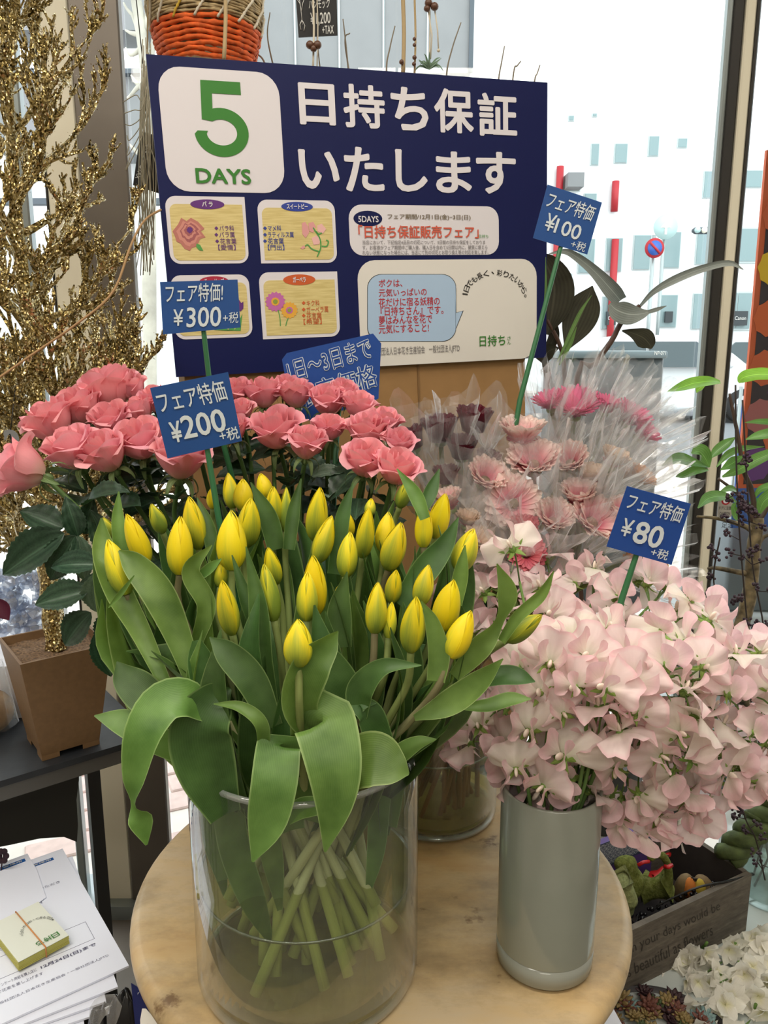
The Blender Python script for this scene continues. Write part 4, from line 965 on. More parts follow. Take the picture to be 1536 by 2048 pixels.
def wing(seed, sgn):
    rr = random.Random(seed); p1, p2 = rr.uniform(0, 6), rr.uniform(0, 6); R = 0.0195
    def f(a, b):
        x = 2 * a - 1; th = x * 1.1; r = R * b * (1 + 0.08 * sin(3 * th + p1)) * sqrt(max(0.05, 1 - 0.7 * abs(x) ** 4))
        side = sgn * (0.0015 + 0.007 * sin(b * 1.6) * (0.6 + .4 * cos(th))) + 0.0022 * b * b * sin(5 * th + p2)
        return (side, 0.002 + r * cos(th) * 0.86, 0.002 + r * sin(th) * 0.9 + 0.004 * b)
    return grid(14, 8, f)
SPS = [MB().add(standard(s)).mesh('standard_petal', M_sp_c if s > 4 else M_sp) for s in range(7)]
SPW = [MB().add(wing(s, -1)).add(wing(s + 20, 1)).mesh('wing_petals', M_sp_w) for s in range(4)]
mb = MB()
for k in range(5):
    a = 2 * pi * k / 5 + .3; d = V((cos(a), 0, sin(a)))
    mb.add(leaf([(*(d * 0.0012 + V((0, -0.001, 0))), 0.004), (*(d * 0.006 + V((0, -.0008, 0))), 0.0042), (*(d * 0.0115 + V((0, -0.004 if k % 2 else .001, 0))), 0.0004)], V((0, -1, 0)), 3, 6, 0.3))
mb.add(blob((0, -0.0015, 0), (0.0034, 0.0042, 0.0034), 8, 6)); CAL = mb.mesh('calyx', M_calyx)
mb = MB().add(blob((0, 0.005, 0.001), (0.0016, 0.005, 0.003), 8, 6)); KEEL = mb.mesh('keel', plain('sweet_pea_keel', 'f3e4d4', 0.5))
poly = [(900, 1190), (955, 1100), (1000, 1095), (1040, 1075), (1130, 1110), (1250, 1150), (1330, 1150), (1400, 1190), (1480, 1240), (1540, 1300), (1575, 1380), (1575, 1560), (1500, 1600), (1425, 1575), (1415, 1650), (1310, 1680),
        (1225, 1665), (1180, 1600), (1120, 1610), (1040, 1605), (985, 1530), (985, 1440), (900, 1470), (905, 1400), (1010, 1390), (1030, 1330), (1000, 1280), (925, 1270)]
def inside(x, y):
    c = False; n = len(poly)
    for i in range(n):
        (x1, y1), (x2, y2) = poly[i], poly[i - 1]
        if (y1 > y) != (y2 > y) and x < (x2 - x1) * (y - y1) / (y2 - y1) + x1: c = not c
    return c
rs = random.Random(11); DC = V((0.235, 0.80, 0.965)); fl = []
for layer, (dist, n_try, dy, cap) in enumerate([(54, 4000, 0.0, 85), (62, 3000, 0.04, 50), (66, 2000, 0.085, 40)]):
    pts = []
    for _ in range(n_try):
        if len(pts) >= cap: break
        x, y = rs.uniform(890, 1585), rs.uniform(1070, 1690)
        if not inside(x, y): continue
        if any((x - a) ** 2 + (y - b) ** 2 < dist * dist for a, b in pts): continue
        pts.append((x, y))
    for x, y in pts:
        q = ((x - 1240) / 330) ** 2 + ((y - 1400) / 300) ** 2
        Y = 0.635 + 0.10 * min(q, 1.3) + dy + max(0, (1330 - y)) * 0.00055 + rs.uniform(-.012, .012)
        if y > 1560: Y = min(Y, 0.70)
        p = at(x, y, Y)
        fl.append(p)
for x, y, Y in [(1018, 1085, .77), (925, 1500, .735), (1030, 1520, .655), (1095, 1560, .65)]: fl.append(at(x, y, Y))
left = list(range(len(fl))); clusters = []
left.sort(key=lambda i: -(fl[i] - DC).length)
while left:
    i = left.pop(0); near = sorted(left, key=lambda j: (fl[j] - fl[i]).length)[:3]
    near = [j for j in near if (fl[j] - fl[i]).length < 0.075]; 
    for j in near: left.remove(j)
    clusters.append([i] + near)
SC3 = V((SV[0], SV[1], 0)); cl = []
for c in clusters:
    m = sum((fl[i] for i in c), V((0, 0, 0))) / len(c); cl.append((m, c))
def cam_px(p):
    d = p - CAM; z = d.y * CT - d.z * ST; return CX + FPX * d.x / z, CY - FPX * (d.z * CT + d.y * ST) / z
tiers = {}
for k, (m, c) in enumerate(cl):
    px, py = cam_px(m); t_ = 0 if py < 1230 else 1 if py < 1330 else 2 if py < 1430 else 3 if py < 1530 else 4
    tiers.setdefault(t_, []).append((px, k))
SLAB = {}
for t_, L in tiers.items():
    for n_, (px, k) in enumerate(sorted(L)):
        SLAB[k] = f'pale pink sweet pea stem, {ORD[min(n_, 19)]} from the tulips in the {["topmost", "second", "third", "fourth", "lowest"][t_]} tier of blooms'
for k, (m, c) in enumerate(cl):
    out = (m - DC); out.normalize(); top = m - out * 0.016 + V((0, 0, .006)); rad = V((m.x - SV[0], m.y - SV[1], 0))
    D = SC3 - rad.normalized() * 0.02 + V((0, 0, TZ + 0.028)); N = SC3 + rad * min(1, 0.034 / max(.001, rad.length)); N.z = TZ + SVH + .004
    root = thing('sweet_pea', SLAB[k], 'flower', tuple(D), 'pale pink sweet peas in the grey vase')
    low = min((fl[i] for i in c), key=lambda p: p.z); 
    ctrl = N.lerp(top, .5) + V((0, 0, .035)) + rad.normalized() * -0.004
    sp = cr([tuple(D), tuple(N), tuple(ctrl), tuple(top)], 20)
    part(root, 'stem', MB().add(tube(sp, lambda t: 0.0021 - 0.0007 * t, 6)), M_spstem)
    for n_, i in enumerate(c):
        p = fl[i]; o_ = (p - DC).normalized()
        face = (o_ + V((rs.uniform(-.8, .8), rs.uniform(-.8, .25), rs.uniform(-.5, .6)))).normalized()
        if rs.random() < 0.28: face = (face + V((0, 1.2, .5))).normalized()     # some show their backs
        upv = (V((0, 0, 1)) + o_ * .6 + V((rs.uniform(-.9, .9), rs.uniform(-.3, .3), 0))).normalized()
        if p.z < 0.93: upv = (o_ * 1.2 + V((rs.uniform(-.5, .5), 0, -.5))).normalized()
        x = face.cross(upv).normalized(); z = x.cross(face).normalized(); s_ = rs.uniform(1.0, 1.28)
        cb = p - z * 0.010
        M_ = Matrix((x * s_, face * s_, z * s_)).transposed().to_4x4(); M_.translation = cb - wloc(root)
        fo = link('blossom', MB().add(tube(cr([tuple(V(sp[-1 - n_]) - wloc(root)), tuple((V(sp[-1 - n_]) + cb) / 2 - wloc(root) + V((0, 0, .006))), tuple(cb - face * .003 - wloc(root))], 6), 0.0009, 5)).mesh('pedicel', M_spstem), root)
        link('standard_petal', rs.choice(SPS), fo, M_); link('wing_petals', rs.choice(SPW), fo, M_); link('calyx', CAL, fo, M_); link('keel', KEEL, fo, M_)
# ================================================================== poster
M_navy = plain('navy_print', '0d164a', 0.5, spec=.25)
M_pwhite = plain('poster_white', 'dcd8dc', 0.55)
M_pcream = plain('poster_warm_white', 'dedad2', 0.55)
M_green = plain('green_print', '2f7a22', 0.5)
def ink(n, c): return plain('ink_' + n, c, 0.55)
I_pur, I_blu, I_red, I_org, I_brn, I_gry, I_crim, I_blk = ink('purple', '5f2a78'), ink('blue', '2a3f96'), ink('red', 'b5232c'), ink('orange', 'c85a26'), ink('brown', '6a5a3c'), ink('grey', '6f6a6a'), ink('crimson', 'a8203c'), ink('black', '25231f')
I_ored = ink('orange_red', 'cc5a44'); I_sky = ink('sky', 'a9c2dc'); I_gr2 = ink('leaf_green', '4f9a4a')
def tanmat():
    t = NT('wood_grain_print'); n = t.noise(26, 4, t.coord('UV'), stretch=(0.12, 1, 1))
    return t.done(t.princ(t.ramp(n, [(0.35, srgb('c9b573')), (0.65, srgb('dccb8c'))]), 0.55))
M_tan = tanmat()
P_TL, P_TR, P_BL = at(292, 108, 1.152), at(1095, 165, 1.352), at(330, 755, 1.152)
PF = Face(P_TL, P_TR - P_TL, P_BL - P_TL)
PW = PF.loc(1095, 165)[0]; PH = (P_BL - P_TL).length
base = PF.w(PW / 2, PH, 0)
ps = thing('poster', 'large navy shop poster with white rounded panels and a big green number five', 'poster', tuple(base))
part(ps, 'board', MB().add(PF.slab([(0, 0), (PW, 0), (PW, PH), (0, PH)], -0.006, 0)), M_navy, smooth=False)
def pc(x, y): return PF.loc(280 + x / 1.8506, 90 + y / 1.8506)
def pbox(x0, y0, x1, y1): a, b = pc(x0, y0), pc(x1, y1); return a[0], a[1], b[0], b[1]
def pbox4(x0, y0, x1, y1):   # averages of the four corners, for wide boxes drawn in perspective
    a, b, c, d = pc(x0, y0), pc(x1, y0), pc(x1, y1), pc(x0, y1); return (a[0] + d[0]) / 2, (a[1] + b[1]) / 2, (b[0] + c[0]) / 2, (c[1] + d[1]) / 2
H0 = 0.0006
def pan(name, b, r, m, root=ps, h=H0, sharp=(), lab=None): return part(root, name, MB().add(PF.slab(rrect(*b, r, sharp=sharp), 0 if h == H0 else h - .0004, h)), m, lab, smooth=False)
def ptext(root, s, b, m, h=0.0016, bold=0.0, name='lettering', shear=0.0): return part(root, name, PF.text(MB(), s, *b, h, bold, shear), m, smooth=False)
q = pan('number_panel', (pc(60, 75)[0], pc(60, 75)[1], pc(523, 300)[0], pc(300, 545)[1]), 0.03, M_pwhite, lab='white rounded panel with the green number')
u0, v0 = pc(197, 128); u1, v1 = pc(408, 418)
five = [(.13, 0), (.90, 0), (.90, .165), (.335, .165), (.322, .368)] + [(.47 + .53 * cos(radians(a)), .675 + .325 * sin(radians(a))) for a in range(-105, 179, 8)] + [(.0, .66), (.20, .66)] + [(.47 + .30 * cos(radians(a)), .675 + .172 * sin(radians(a))) for a in range(172, -126, -8)] + [(.10, .51)]
part(q, 'printed_five', MB().add(PF.slab([(u0 + x * (u1 - u0), v0 + y * (v1 - v0)) for x, y in five], 0.0007, 0.0012)), M_green, smooth=False)
u0, v0 = pc(203, 455); u1, v1 = pc(412, 517); ptext(q, 'DAYS', (u0, v0, u1, v1), M_green, bold=0.025)
def line(root, s, x0, y0, x1, y1, m, bold=0.0, h=0.0016): 
    a, b = pc(x0, y0), pc(x1, y1); return ptext(root, s, (a[0], a[1], b[0], b[1]), m, h, bold)
# headline, each character its own ink box
for s, xs, ys in (('日持ち保証', [(583, 725, 138, 300), (748, 908, 142, 312), (925, 1068, 152, 320), (1086, 1235, 158, 330), (1248, 1395, 175, 342)], None),
                  ('いたします', [(583, 740, 385, 535), (752, 905, 375, 545), (942, 1065, 385, 545), (1092, 1228, 392, 550), (1242, 1390, 393, 553)], None)):
    for ch, (x0, x1, y0, y1) in zip(s, xs): line(ps, ch, x0, y0, x1, y1, M_pwhite, 0.026, 0.0008)
def flower_card(x0, y0, x1, y1, oval, otxt, om, lines, lm, sharp, lab, tan=(17, 30, 12, 12)):
    b = pbox(x0, y0, x1, y1); r = 0.014
    cd_ = pan('flower_card', b, r, M_pwhite, sharp=sharp, lab=lab)
    bt = pbox(x0 + tan[0], y0 + tan[1], x1 - tan[2], y1 - tan[3]); pan('wood_print', bt, 0.009, M_tan, cd_, 0.001, sharp=sharp)
    o = pbox(*oval); part(cd_, 'title_oval', MB().add(PF.slab(ell((o[0] + o[2]) / 2, (o[1] + o[3]) / 2, (o[2] - o[0]) / 2, (o[3] - o[1]) / 2), 0.0011, 0.0014)), om, smooth=False)
    w_ = (oval[2] - oval[0]); line(cd_, otxt, oval[0] + w_ * (.34 if len(otxt) < 4 else .3 if len(otxt) < 5 else .17), oval[1] + 8, oval[2] - w_ * (.34 if len(otxt) < 4 else .3 if len(otxt) < 5 else .17), oval[3] - 9, M_pwhite, 0.03, 0.0018)
    mb = MB()
    for s, lx0, ly0, lx1, ly1 in lines:
        if s[0] == '◆':
            d = ly1 - ly0; cxx, cyy = pc(lx0 + 7, (ly0 + ly1) / 2); rr_ = pc(lx0 + 14, ly0)[0] - pc(lx0 + 7, ly0)[0]
            mb.add(PF.slab([(cxx - rr_, cyy), (cxx, cyy - rr_), (cxx + rr_, cyy), (cxx, cyy + rr_)], 0.0012, 0.0015)); a, c = pc(lx0 + 17, ly0 + 1), pc(lx1, ly1 - 1); PF.text(mb, s[1:], a[0], a[1], c[0], c[1], 0.0015, 0.005)
        else: a, c = pc(lx0, ly0 + 1), pc(lx1, ly1 - 1); PF.text(mb, s, a[0], a[1], c[0], c[1], 0.0015, 0.004)
    part(cd_, 'lettering', mb, lm, smooth=False); return cd_
c1_ = flower_card(90, 558, 404, 808, (184, 571, 313, 609), 'バ ラ', I_pur, [('◆バラ科', 275, 667, 348, 690), ('◆バラ属', 275, 691, 350, 714), ('◆花言葉', 278, 715, 357, 738), ('【愛情】', 288, 738, 354, 761)], I_pur, (1,), 'card with a printed rose')
c2_ = flower_card(432, 572, 730, 806, (521, 580, 640, 617), 'スイートピー', I_blu, [('◆マメ科', 455, 667, 522, 690), ('◆ラティルス属', 455, 691, 568, 714), ('◆花言葉', 455, 714, 532, 738), ('【門出】', 472, 738, 534, 761)], I_blu, (3,), 'card with a printed sweet pea')
c3_ = flower_card(110, 853, 418, 1080, (218, 857, 330, 893), 'チューリップ', I_crim, [], I_crim, (), 'card with a printed tulip, half hidden')
c4_ = flower_card(438, 842, 741, 1078, (528, 850, 649, 888), 'ガーベラ', I_org, [('◆キク科', 598, 944, 664, 966), ('◆ガーベラ属', 598, 968, 696, 990), ('◆花言葉', 598, 990, 672, 1013), ('【希望】', 604, 1013, 672, 1034)], I_org, (1, 3), 'card with two printed gerberas')
def pblob(root, name, pts, m, h): part(root, name, MB().add(PF.slab([pc(*p) for p in pts], h - .0003, h)), m, smooth=False)
def star(cx, cy, r, n, k=0.8, ph=0.0): return [(cx + (r if i % 2 else r * k) * cos(2 * pi * i / (2 * n) + ph), cy + (r if i % 2 else r * k) * sin(2 * pi * i / (2 * n) + ph)) for i in range(2 * n)]
ros = [(120, 690), (140, 665), (152, 640), (172, 652), (188, 640), (215, 655), (238, 680), (225, 690), (242, 712), (222, 718), (210, 745), (190, 752), (185, 762), (165, 755), (150, 735), (135, 728), (128, 705)]
I_r1, I_r2, I_r3 = ink('rose_a', 'b87468'), ink('rose_b', 'a05a5c'), ink('rose_c', 'cc8a7c')
pblob(c1_, 'printed_rose', ros, I_r1, 0.0014)
for k, (s_, m) in enumerate(((.78, I_r3), (.6, I_r2), (.46, I_r3), (.32, I_r2), (.2, I_pur))): pblob(c1_, 'printed_petals', [(182 + (x - 182) * s_ + 2 * sin(k * 2), 698 + (y - 700) * s_ - 3 * k) for x, y in ros], m, 0.0015 + .0001 * k)
pblob(c1_, 'printed_leaf', [(208, 735), (222, 740), (234, 762), (218, 760), (208, 748)], I_gr2, 0.0016)
I_sp = ink('pea', 'd99a98'); I_sp2 = ink('pea_light', 'e6b4ae')
for P in ([(598, 660), (610, 655), (622, 672), (625, 695), (612, 715), (600, 700)], [(622, 660), (640, 655), (650, 672), (640, 695), (626, 690)], [(655, 668), (672, 662), (688, 682), (676, 698), (656, 690)], [(634, 715), (652, 705), (668, 720), (662, 738), (642, 740)], [(592, 752), (604, 742), (612, 750), (602, 756)]): pblob(c2_, 'printed_sweet_pea', P, random.choice((I_sp, I_sp2)), 0.0015)
mb = MB()
def pcurve(mb, P, w_, h): 
    L = cr(P, 14); a = []; b = []
    for k in range(14):
        x0, y0 = L[max(k - 1, 0)]; x1, y1 = L[min(k + 1, 13)]; d = sqrt((x1 - x0) ** 2 + (y1 - y0) ** 2) or 1; nx, ny = -(y1 - y0) / d * w_, (x1 - x0) / d * w_
        a.append(tuple(PF.w(*pc(L[k][0] + nx, L[k][1] + ny), h))); b.append(tuple(PF.w(*pc(L[k][0] - nx, L[k][1] - ny), h)))
    mb.add((a + b, [(k, k + 1, 15 + k, 14 + k) for k in range(13)], None))
for P in ([(655, 784), (668, 750), (664, 715), (645, 685), (640, 676)], [(672, 745), (690, 745), (696, 728), (688, 722)], [(662, 765), (635, 755), (620, 740), (610, 745)], [(650, 690), (660, 700), (672, 696)]): pcurve(mb, P, 2.4, 0.0016)
part(c2_, 'printed_stem', mb, I_gr2, smooth=False)
I_gp, I_gy, I_gc = ink('gerb_pink', 'c067a8'), ink('gerb_yellow', 'e2a83c'), ink('gerb_centre', '8a9a3c')
mb = MB(); pcurve(mb, [(510, 978), (517, 1010), (519, 1040)], 1.6, 0.0014); pcurve(mb, [(548, 1012), (542, 1025), (539, 1040)], 1.6, 0.0014); part(c4_, 'printed_stem', mb, I_gr2, smooth=False)
for cx, cy, r_, m in ((500, 950, 38, I_gp), (552, 982, 32, I_gy)):
    pblob(c4_, 'printed_gerbera', star(cx, cy, r_, 15, .84), m, 0.0015); pblob(c4_, 'printed_ring', star(cx, cy, r_ * .42, 10, .9), I_gy if m is I_gp else I_gp, 0.0017); pblob(c4_, 'printed_centre', star(cx, cy, r_ * .24, 10, .9), I_gc, 0.0019)
pblob(c3_, 'printed_tulip', [(358, 950), (366, 943), (374, 955), (382, 950), (382, 975), (372, 986), (362, 980)], I_pur, 0.0015)
pblob(c3_, 'printed_leaf', [(275, 1055), (282, 1010), (300, 1050), (312, 1015), (325, 1058), (345, 1020), (350, 1055), (378, 995), (372, 1058)], I_gr2, 0.0014)
# fair panel
fb = pan('notice_panel', pbox(770, 590, 1328, 776), 0.02, M_pwhite, lab='white notice with the fair dates')
o = pbox(788, 613, 897, 672); part(fb, 'title_oval', MB().add(PF.slab(ell((o[0] + o[2]) / 2, (o[1] + o[3]) / 2, (o[2] - o[0]) / 2, (o[3] - o[1]) / 2), 0.0007, 0.001)), M_navy, smooth=False)
line(fb, '5DAYS', 806, 633, 882, 657, M_pwhite, 0.02); line(fb, 'フェア期間/12月1日(金)−3日(日)', 915, 625, 1222, 650, I_brn, 0.012)
line(fb, '「日持ち保証販売フェア」', 806, 667, 1252, 716, I_ored, 0.02)
for s, x0, y0, x1, y1 in (('当店において、下記指定4品目の切花について、5日間の日持ち保証をしておりま', 822, 723, 1276, 738), ('す。お客様がフェア期間中ご購入後、購入日を含めて5日間以内に、観賞に堪えら', 822, 742, 1284, 757), ('れない状態になった場合には、当店にて別の切花とお取り換え等の対応を致します。', 822, 761, 1288, 775)): line(fb, s, x0, y0, x1, y1, I_gry)
line(fb, '日持ち', 1252, 702, 1288, 715, I_gr2)
# speech panel
bb = pan('speech_panel', pbox(802, 797, 1467, 1158), 0.028, M_pcream, lab='white panel with a pale blue speech bubble')
def bub(g):
    R = rrect(842 - g, 850 - g, 1168 + g, 1096 + g, 52, 8); i = next(k for k, p in enumerate(R) if p[1] > 900 and p[0] > 1160 and k > 9)
    return R[:i] + [(1168 + g, 992 - g), (1193 + 2 * g, 985 - g), (1166 + g, 1052 + g)] + R[i:]
part(bb, 'bubble_outline', MB().add(PF.slab([pc(*p) for p in bub(1.8)], 0.0007, 0.001)), I_blk, smooth=False)
part(bb, 'bubble', MB().add(PF.slab([pc(*p) for p in bub(0)], 0.001, 0.0013)), I_sky, smooth=False)
for s, x0, y0, x1, y1 in (('ボクは、', 882, 868, 970, 895), ('元気いっぱいの', 882, 903, 1060, 928), ('花だけに宿る妖精の', 882, 937, 1108, 963), ('『日持ちさん』です。', 888, 969, 1122, 996), ('夢はみんなを花で', 882, 1003, 1080, 1029), ('元気にすること!', 882, 1036, 1068, 1062)): line(bb, s, x0, y0, x1, y1, I_red, 0.012)
arc = '1日でも長く、彩りたいから。'; mb = MB()
for k, ch in enumerate(arc):
    a = radians(172 - k * 168 / (len(arc) - 1)); x, y = 1313 + 112 * cos(a), 935 - 92 * sin(a); u, v = pc(x, y); s_ = 0.0048 if ch not in '、。1' else 0.0022
    PF.text(mb, ch, u - s_ * (.5 if ch == '1' else 1), v - (s_ if ch != '1' else .0045), u + s_ * (.5 if ch == '1' else 1), v + (s_ if ch != '1' else .0045), 0.0012, 0.01, 0, 0, pi / 2 - a)
part(bb, 'arched_lettering', mb, I_blk, smooth=False)
line(bb, '日持ち', 1255, 1076, 1350, 1112, M_green, 0.01); line(bb, 'さ', 1358, 1078, 1371, 1092, M_green); line(bb, 'ん', 1358, 1094, 1371, 1108, M_green)
line(bb, '一般社団法人日本花き生産協会　一般社団法人JFTD', 846, 1122, 1182, 1139, I_gry)

# brown carton that the poster is fixed to
cb = thing('carton', 'brown cardboard carton standing behind the roses with the poster on its front', 'carton', tuple(PF.w(PW / 2, PH + 0.42, -0.08)))
zb = 0.06
def wp(u, v, h): return tuple(PF.w(u, v, h))
Hh = (P_BL.z - 0.55); vb = PH + Hh
mb = MB().add(hexa([wp(0.012, vb, -0.10), wp(PW - 0.035, vb, -0.10), wp(PW - 0.035, vb, -0.008), wp(0.012, vb, -0.008)], [wp(0.012, 0.06, -0.10), wp(PW - 0.035, 0.06, -0.10), wp(PW - 0.035, 0.06, -0.008), wp(0.012, 0.06, -0.008)]))
part(cb, 'body', mb, plain('brown_carton', '9a7548', 0.8, nz=0.05, scale=40), smooth=False)
part(cb, 'flap_seam', MB().add(PF.slab([(PW * .62, PH - 0.1), (PW * .625, PH - 0.1), (PW * .625, vb - .01), (PW * .62, vb - .01)], -0.008, -0.0065)), plain('carton_seam_brown', '7c5c36', 0.8), smooth=False)  # seam strip in a deeper brown than the carton
zc = min(p[2] for p in mb.v)
# low plinth below the carton
solo('plinth', MB().add(hexa([wp(-0.02, vb + zc - 0.0, -0.13), wp(PW, vb + zc, -0.13), wp(PW, vb + zc, 0.0), wp(-0.02, vb + zc, 0.0)], [wp(-0.02, vb + .012, -0.13), wp(PW, vb + .012, -0.13), wp(PW, vb + .012, 0.0), wp(-0.02, vb + .012, 0.0)])), plain('plinth_grey', '5d5852', 0.7), 'dark grey plinth under the brown carton', 'plinth', smooth=False)

# ================================================================== price cards
M_cardblue = plain('price_card_blue', '144788', 0.45); M_cardblue2 = plain('price_card_blue_deep', '174592', 0.45); M_chalk = plain('white_marker', 'cfd8dc', 0.6); M_stick = plain('green_stick', '2f6a42', 0.45)
def pcard2(lab, corners, Y, Yr, rows_, stick, stick_end, mat=M_cardblue, outline=False):
    """rows_: (string, u0, v0, u1, v1 as fractions of the card, bold, shear)"""
    TL, TR, BR, BL = [at(x, y, Y + (Yr if k in (1, 2) else 0)) for k, (x, y) in enumerate(corners[:4])]
    F = Face(TL, TR - TL, BL - TL); poly_ = [F.loc(*c) for c in corners[:4]]; W_ = (poly_[1][0] + poly_[2][0] - poly_[3][0]) / 2; H_ = (poly_[2][1] + poly_[3][1] - poly_[1][1]) / 2
    a = at(stick[0][0], stick[0][1], Y + .5 * Yr + 0.004); b = at(stick[1][0], stick[1][1], stick_end[0]); e = V(stick_end[1])
    root = thing('price_card', lab, 'sign', tuple(e), 'blue price cards')
    part(root, 'card', MB().add(F.slab([F.loc(*c) for c in (corners[4] if len(corners) > 4 else corners)], -0.0006, 0.0)), mat, smooth=False)
    mb, mb2 = MB(), MB(); sk = poly_[3][0] / max(H_, 1e-6)
    for s, u0, v0, u1, v1, bold, sh in rows_:
        A_ = (u0 * W_ + sk * v0 * H_ * .5, v0 * H_, u1 * W_ + sk * v1 * H_ * .5, v1 * H_)
        F.text(mb, s, *A_, 0.0006, bold + (0.03 if outline else 0), sh)
        if outline: F.text(mb2, s, A_[0] + .0005, A_[1] + .0005, A_[2] - .0005, A_[3] - .0005, 0.0009, 0.0, sh)
    part(root, 'lettering', mb, M_chalk, smooth=False)
    if outline: part(root, 'lettering_core', mb2, mat, smooth=False)
    d = (a - b).normalized(); part(root, 'stick', MB().add(tube([tuple(a + d * 0.03), tuple(a), tuple(b), tuple(e)], [0.0028, 0.0028, 0.0033, 0.0033], 8)), M_stick)
    return root
pcard2('blue card reading 300 yen before the lower corner of the poster', [(320, 564), (475, 559), (481, 655), (326, 669)], 0.90, 0.0,
       [('フェア特価!', .06, .05, .80, .42, .008, .1), ('¥', .14, .55, .27, .88, .01, .1), ('300', .31, .52, .76, .92, .012, .1), ('+税', .78, .64, .98, .86, .0, .1)], [(407, 660), (422, 790)], (0.905, (-0.09, 0.93, TZ + 0.03)))
pcard2('blue card reading 200 yen standing among the roses', [(300, 776), (456, 744), (484, 882), (335, 917)], 0.80, 0.0,
       [('フェア特価', .05, .08, .93, .38, .01, -.05), ('¥', .12, .52, .26, .82, .02, 0), ('200', .27, .47, .84, .80, .018, 0), ('+税', .72, .76, .97, .94, .01, 0)], [(414, 895), (437, 1035)], (0.80, (-0.09, 0.74, TZ + 0.03)))
pcard2('blue card reading 100 yen before the edge of the poster', [(1095, 369), (1204, 405), (1174.5, 509), (1066, 476)], 1.02, 0.0,
       [('フェア特価', .08, .10, .92, .40, .008, .1), ('¥', .16, .48, .32, .80, .01, 0), ('100', .34, .52, .80, .80, .012, 0), ('+税', .70, .80, .96, .97, .0, 0)], [(1122, 492), (1040, 800)], (0.985, (0.09, 0.94, TZ + 0.03)))
pcard2('blue card reading 80 yen standing in the sweet peas', [(1254, 972), (1382, 1007.5), (1343, 1130), (1213, 1093)], 0.735, 0.0,
       [('フェア特価', .08, .08, .92, .34, .012, .05), ('¥', .12, .48, .28, .76, .015, 0), ('80', .32, .46, .76, .82, .022, 0), ('+税', .66, .80, .92, .96, .01, 0)], [(1272, 1112), (1243, 1200)], (0.735, (0.17, 0.70, TZ + 0.03)), mat=M_cardblue2)
pcard2('blue card with cut corners and outlined letters giving the dates, under the poster', [(560, 722), (752, 665), (762, 800), (588, 850), [(564, 719), (574, 706), (746, 667), (762.5, 687), (757, 797), (746, 803), (600, 846), (586, 838)]], 1.05, 0.04,
       [('1日〜3日まで', .04, .03, .96, .36, .012, .05), ('限定価格', .06, .42, .95, .80, .012, .05)], [(680, 800), (672, 900)], (1.02, (-0.08, 0.96, TZ + 0.03)), mat=M_cardblue2, outline=True)
# ================================================================== slate shelf with the gold tree
SHZ = CAMZ - 0.62
E1 = V((0.79, 0.613, 0)).normalized(); E2 = V((-E1.y, E1.x, 0))
cR = V((-0.382, 1.198, SHZ))            # front corner of the shelf nearest the column
def sh(a, b, z): p = cR - E1 * a + E2 * b; return (p.x, p.y, z)
def slabs(a0, a1, b0, b1, z0, z1):
    q = [sh(a1, b0, 0), sh(a0, b0, 0), sh(a0, b1, 0), sh(a1, b1, 0)]
    return hexa([(x, y, z0) for x, y, _ in q], [(x, y, z1) for x, y, _ in q])
M_slate = plain('black_slate', '25282c', 0.45, nz=0.35, scale=14, bump=0.3); M_gfr = plain('grey_metal_frame', '5c5a56', 0.45, 0.3)
st = thing('slate_shelf', 'black slate topped shelf on a grey metal frame by the window', 'shelf', sh(0.4, 0.15, 0))
part(st, 'slate_top', MB().add(slabs(-0.004, 0.84, -0.004, 0.30, SHZ - 0.010, SHZ)), M_slate, smooth=False)
for a0, a1, b0, b1 in ((0, 0.83, 0, 0.02), (0, 0.83, 0.27, 0.29), (0, 0.02, 0.02, 0.27), (0.81, 0.83, 0.02, 0.27)): part(st, 'frame_rail', MB().add(slabs(a0, a1, b0, b1, SHZ - 0.034, SHZ - 0.0102)), M_gfr, smooth=False)
for a, b in ((0.002, 0.268), (0.80, 0.268), (0.80, 0.002)): part(st, 'leg', MB().add(slabs(a, a + 0.024, b, b + 0.02, 0, SHZ - 0.0342)), M_dark, smooth=False)
# dark sheet hanging below the front rail
def onF(px, py, b):   # point on the vertical plane parallel to the shelf front at depth b
    o = cR + E2 * b; d = ray(px, py); t = (o - CAM).dot(E2) / d.dot(E2); return CAM + d * t
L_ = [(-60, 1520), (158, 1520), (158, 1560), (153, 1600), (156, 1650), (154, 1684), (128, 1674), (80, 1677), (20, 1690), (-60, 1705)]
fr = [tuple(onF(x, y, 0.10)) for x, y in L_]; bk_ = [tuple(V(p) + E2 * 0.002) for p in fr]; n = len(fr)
part(st, 'dark_skirt_sheet', MB().add((fr + bk_, [tuple(range(n)), tuple(range(2 * n - 1, n - 1, -1))] + [(i, (i + 1) % n, n + (i + 1) % n, n + i) for i in range(n)], None)), plain('charcoal_sheet', '33322d', 0.8), smooth=False)

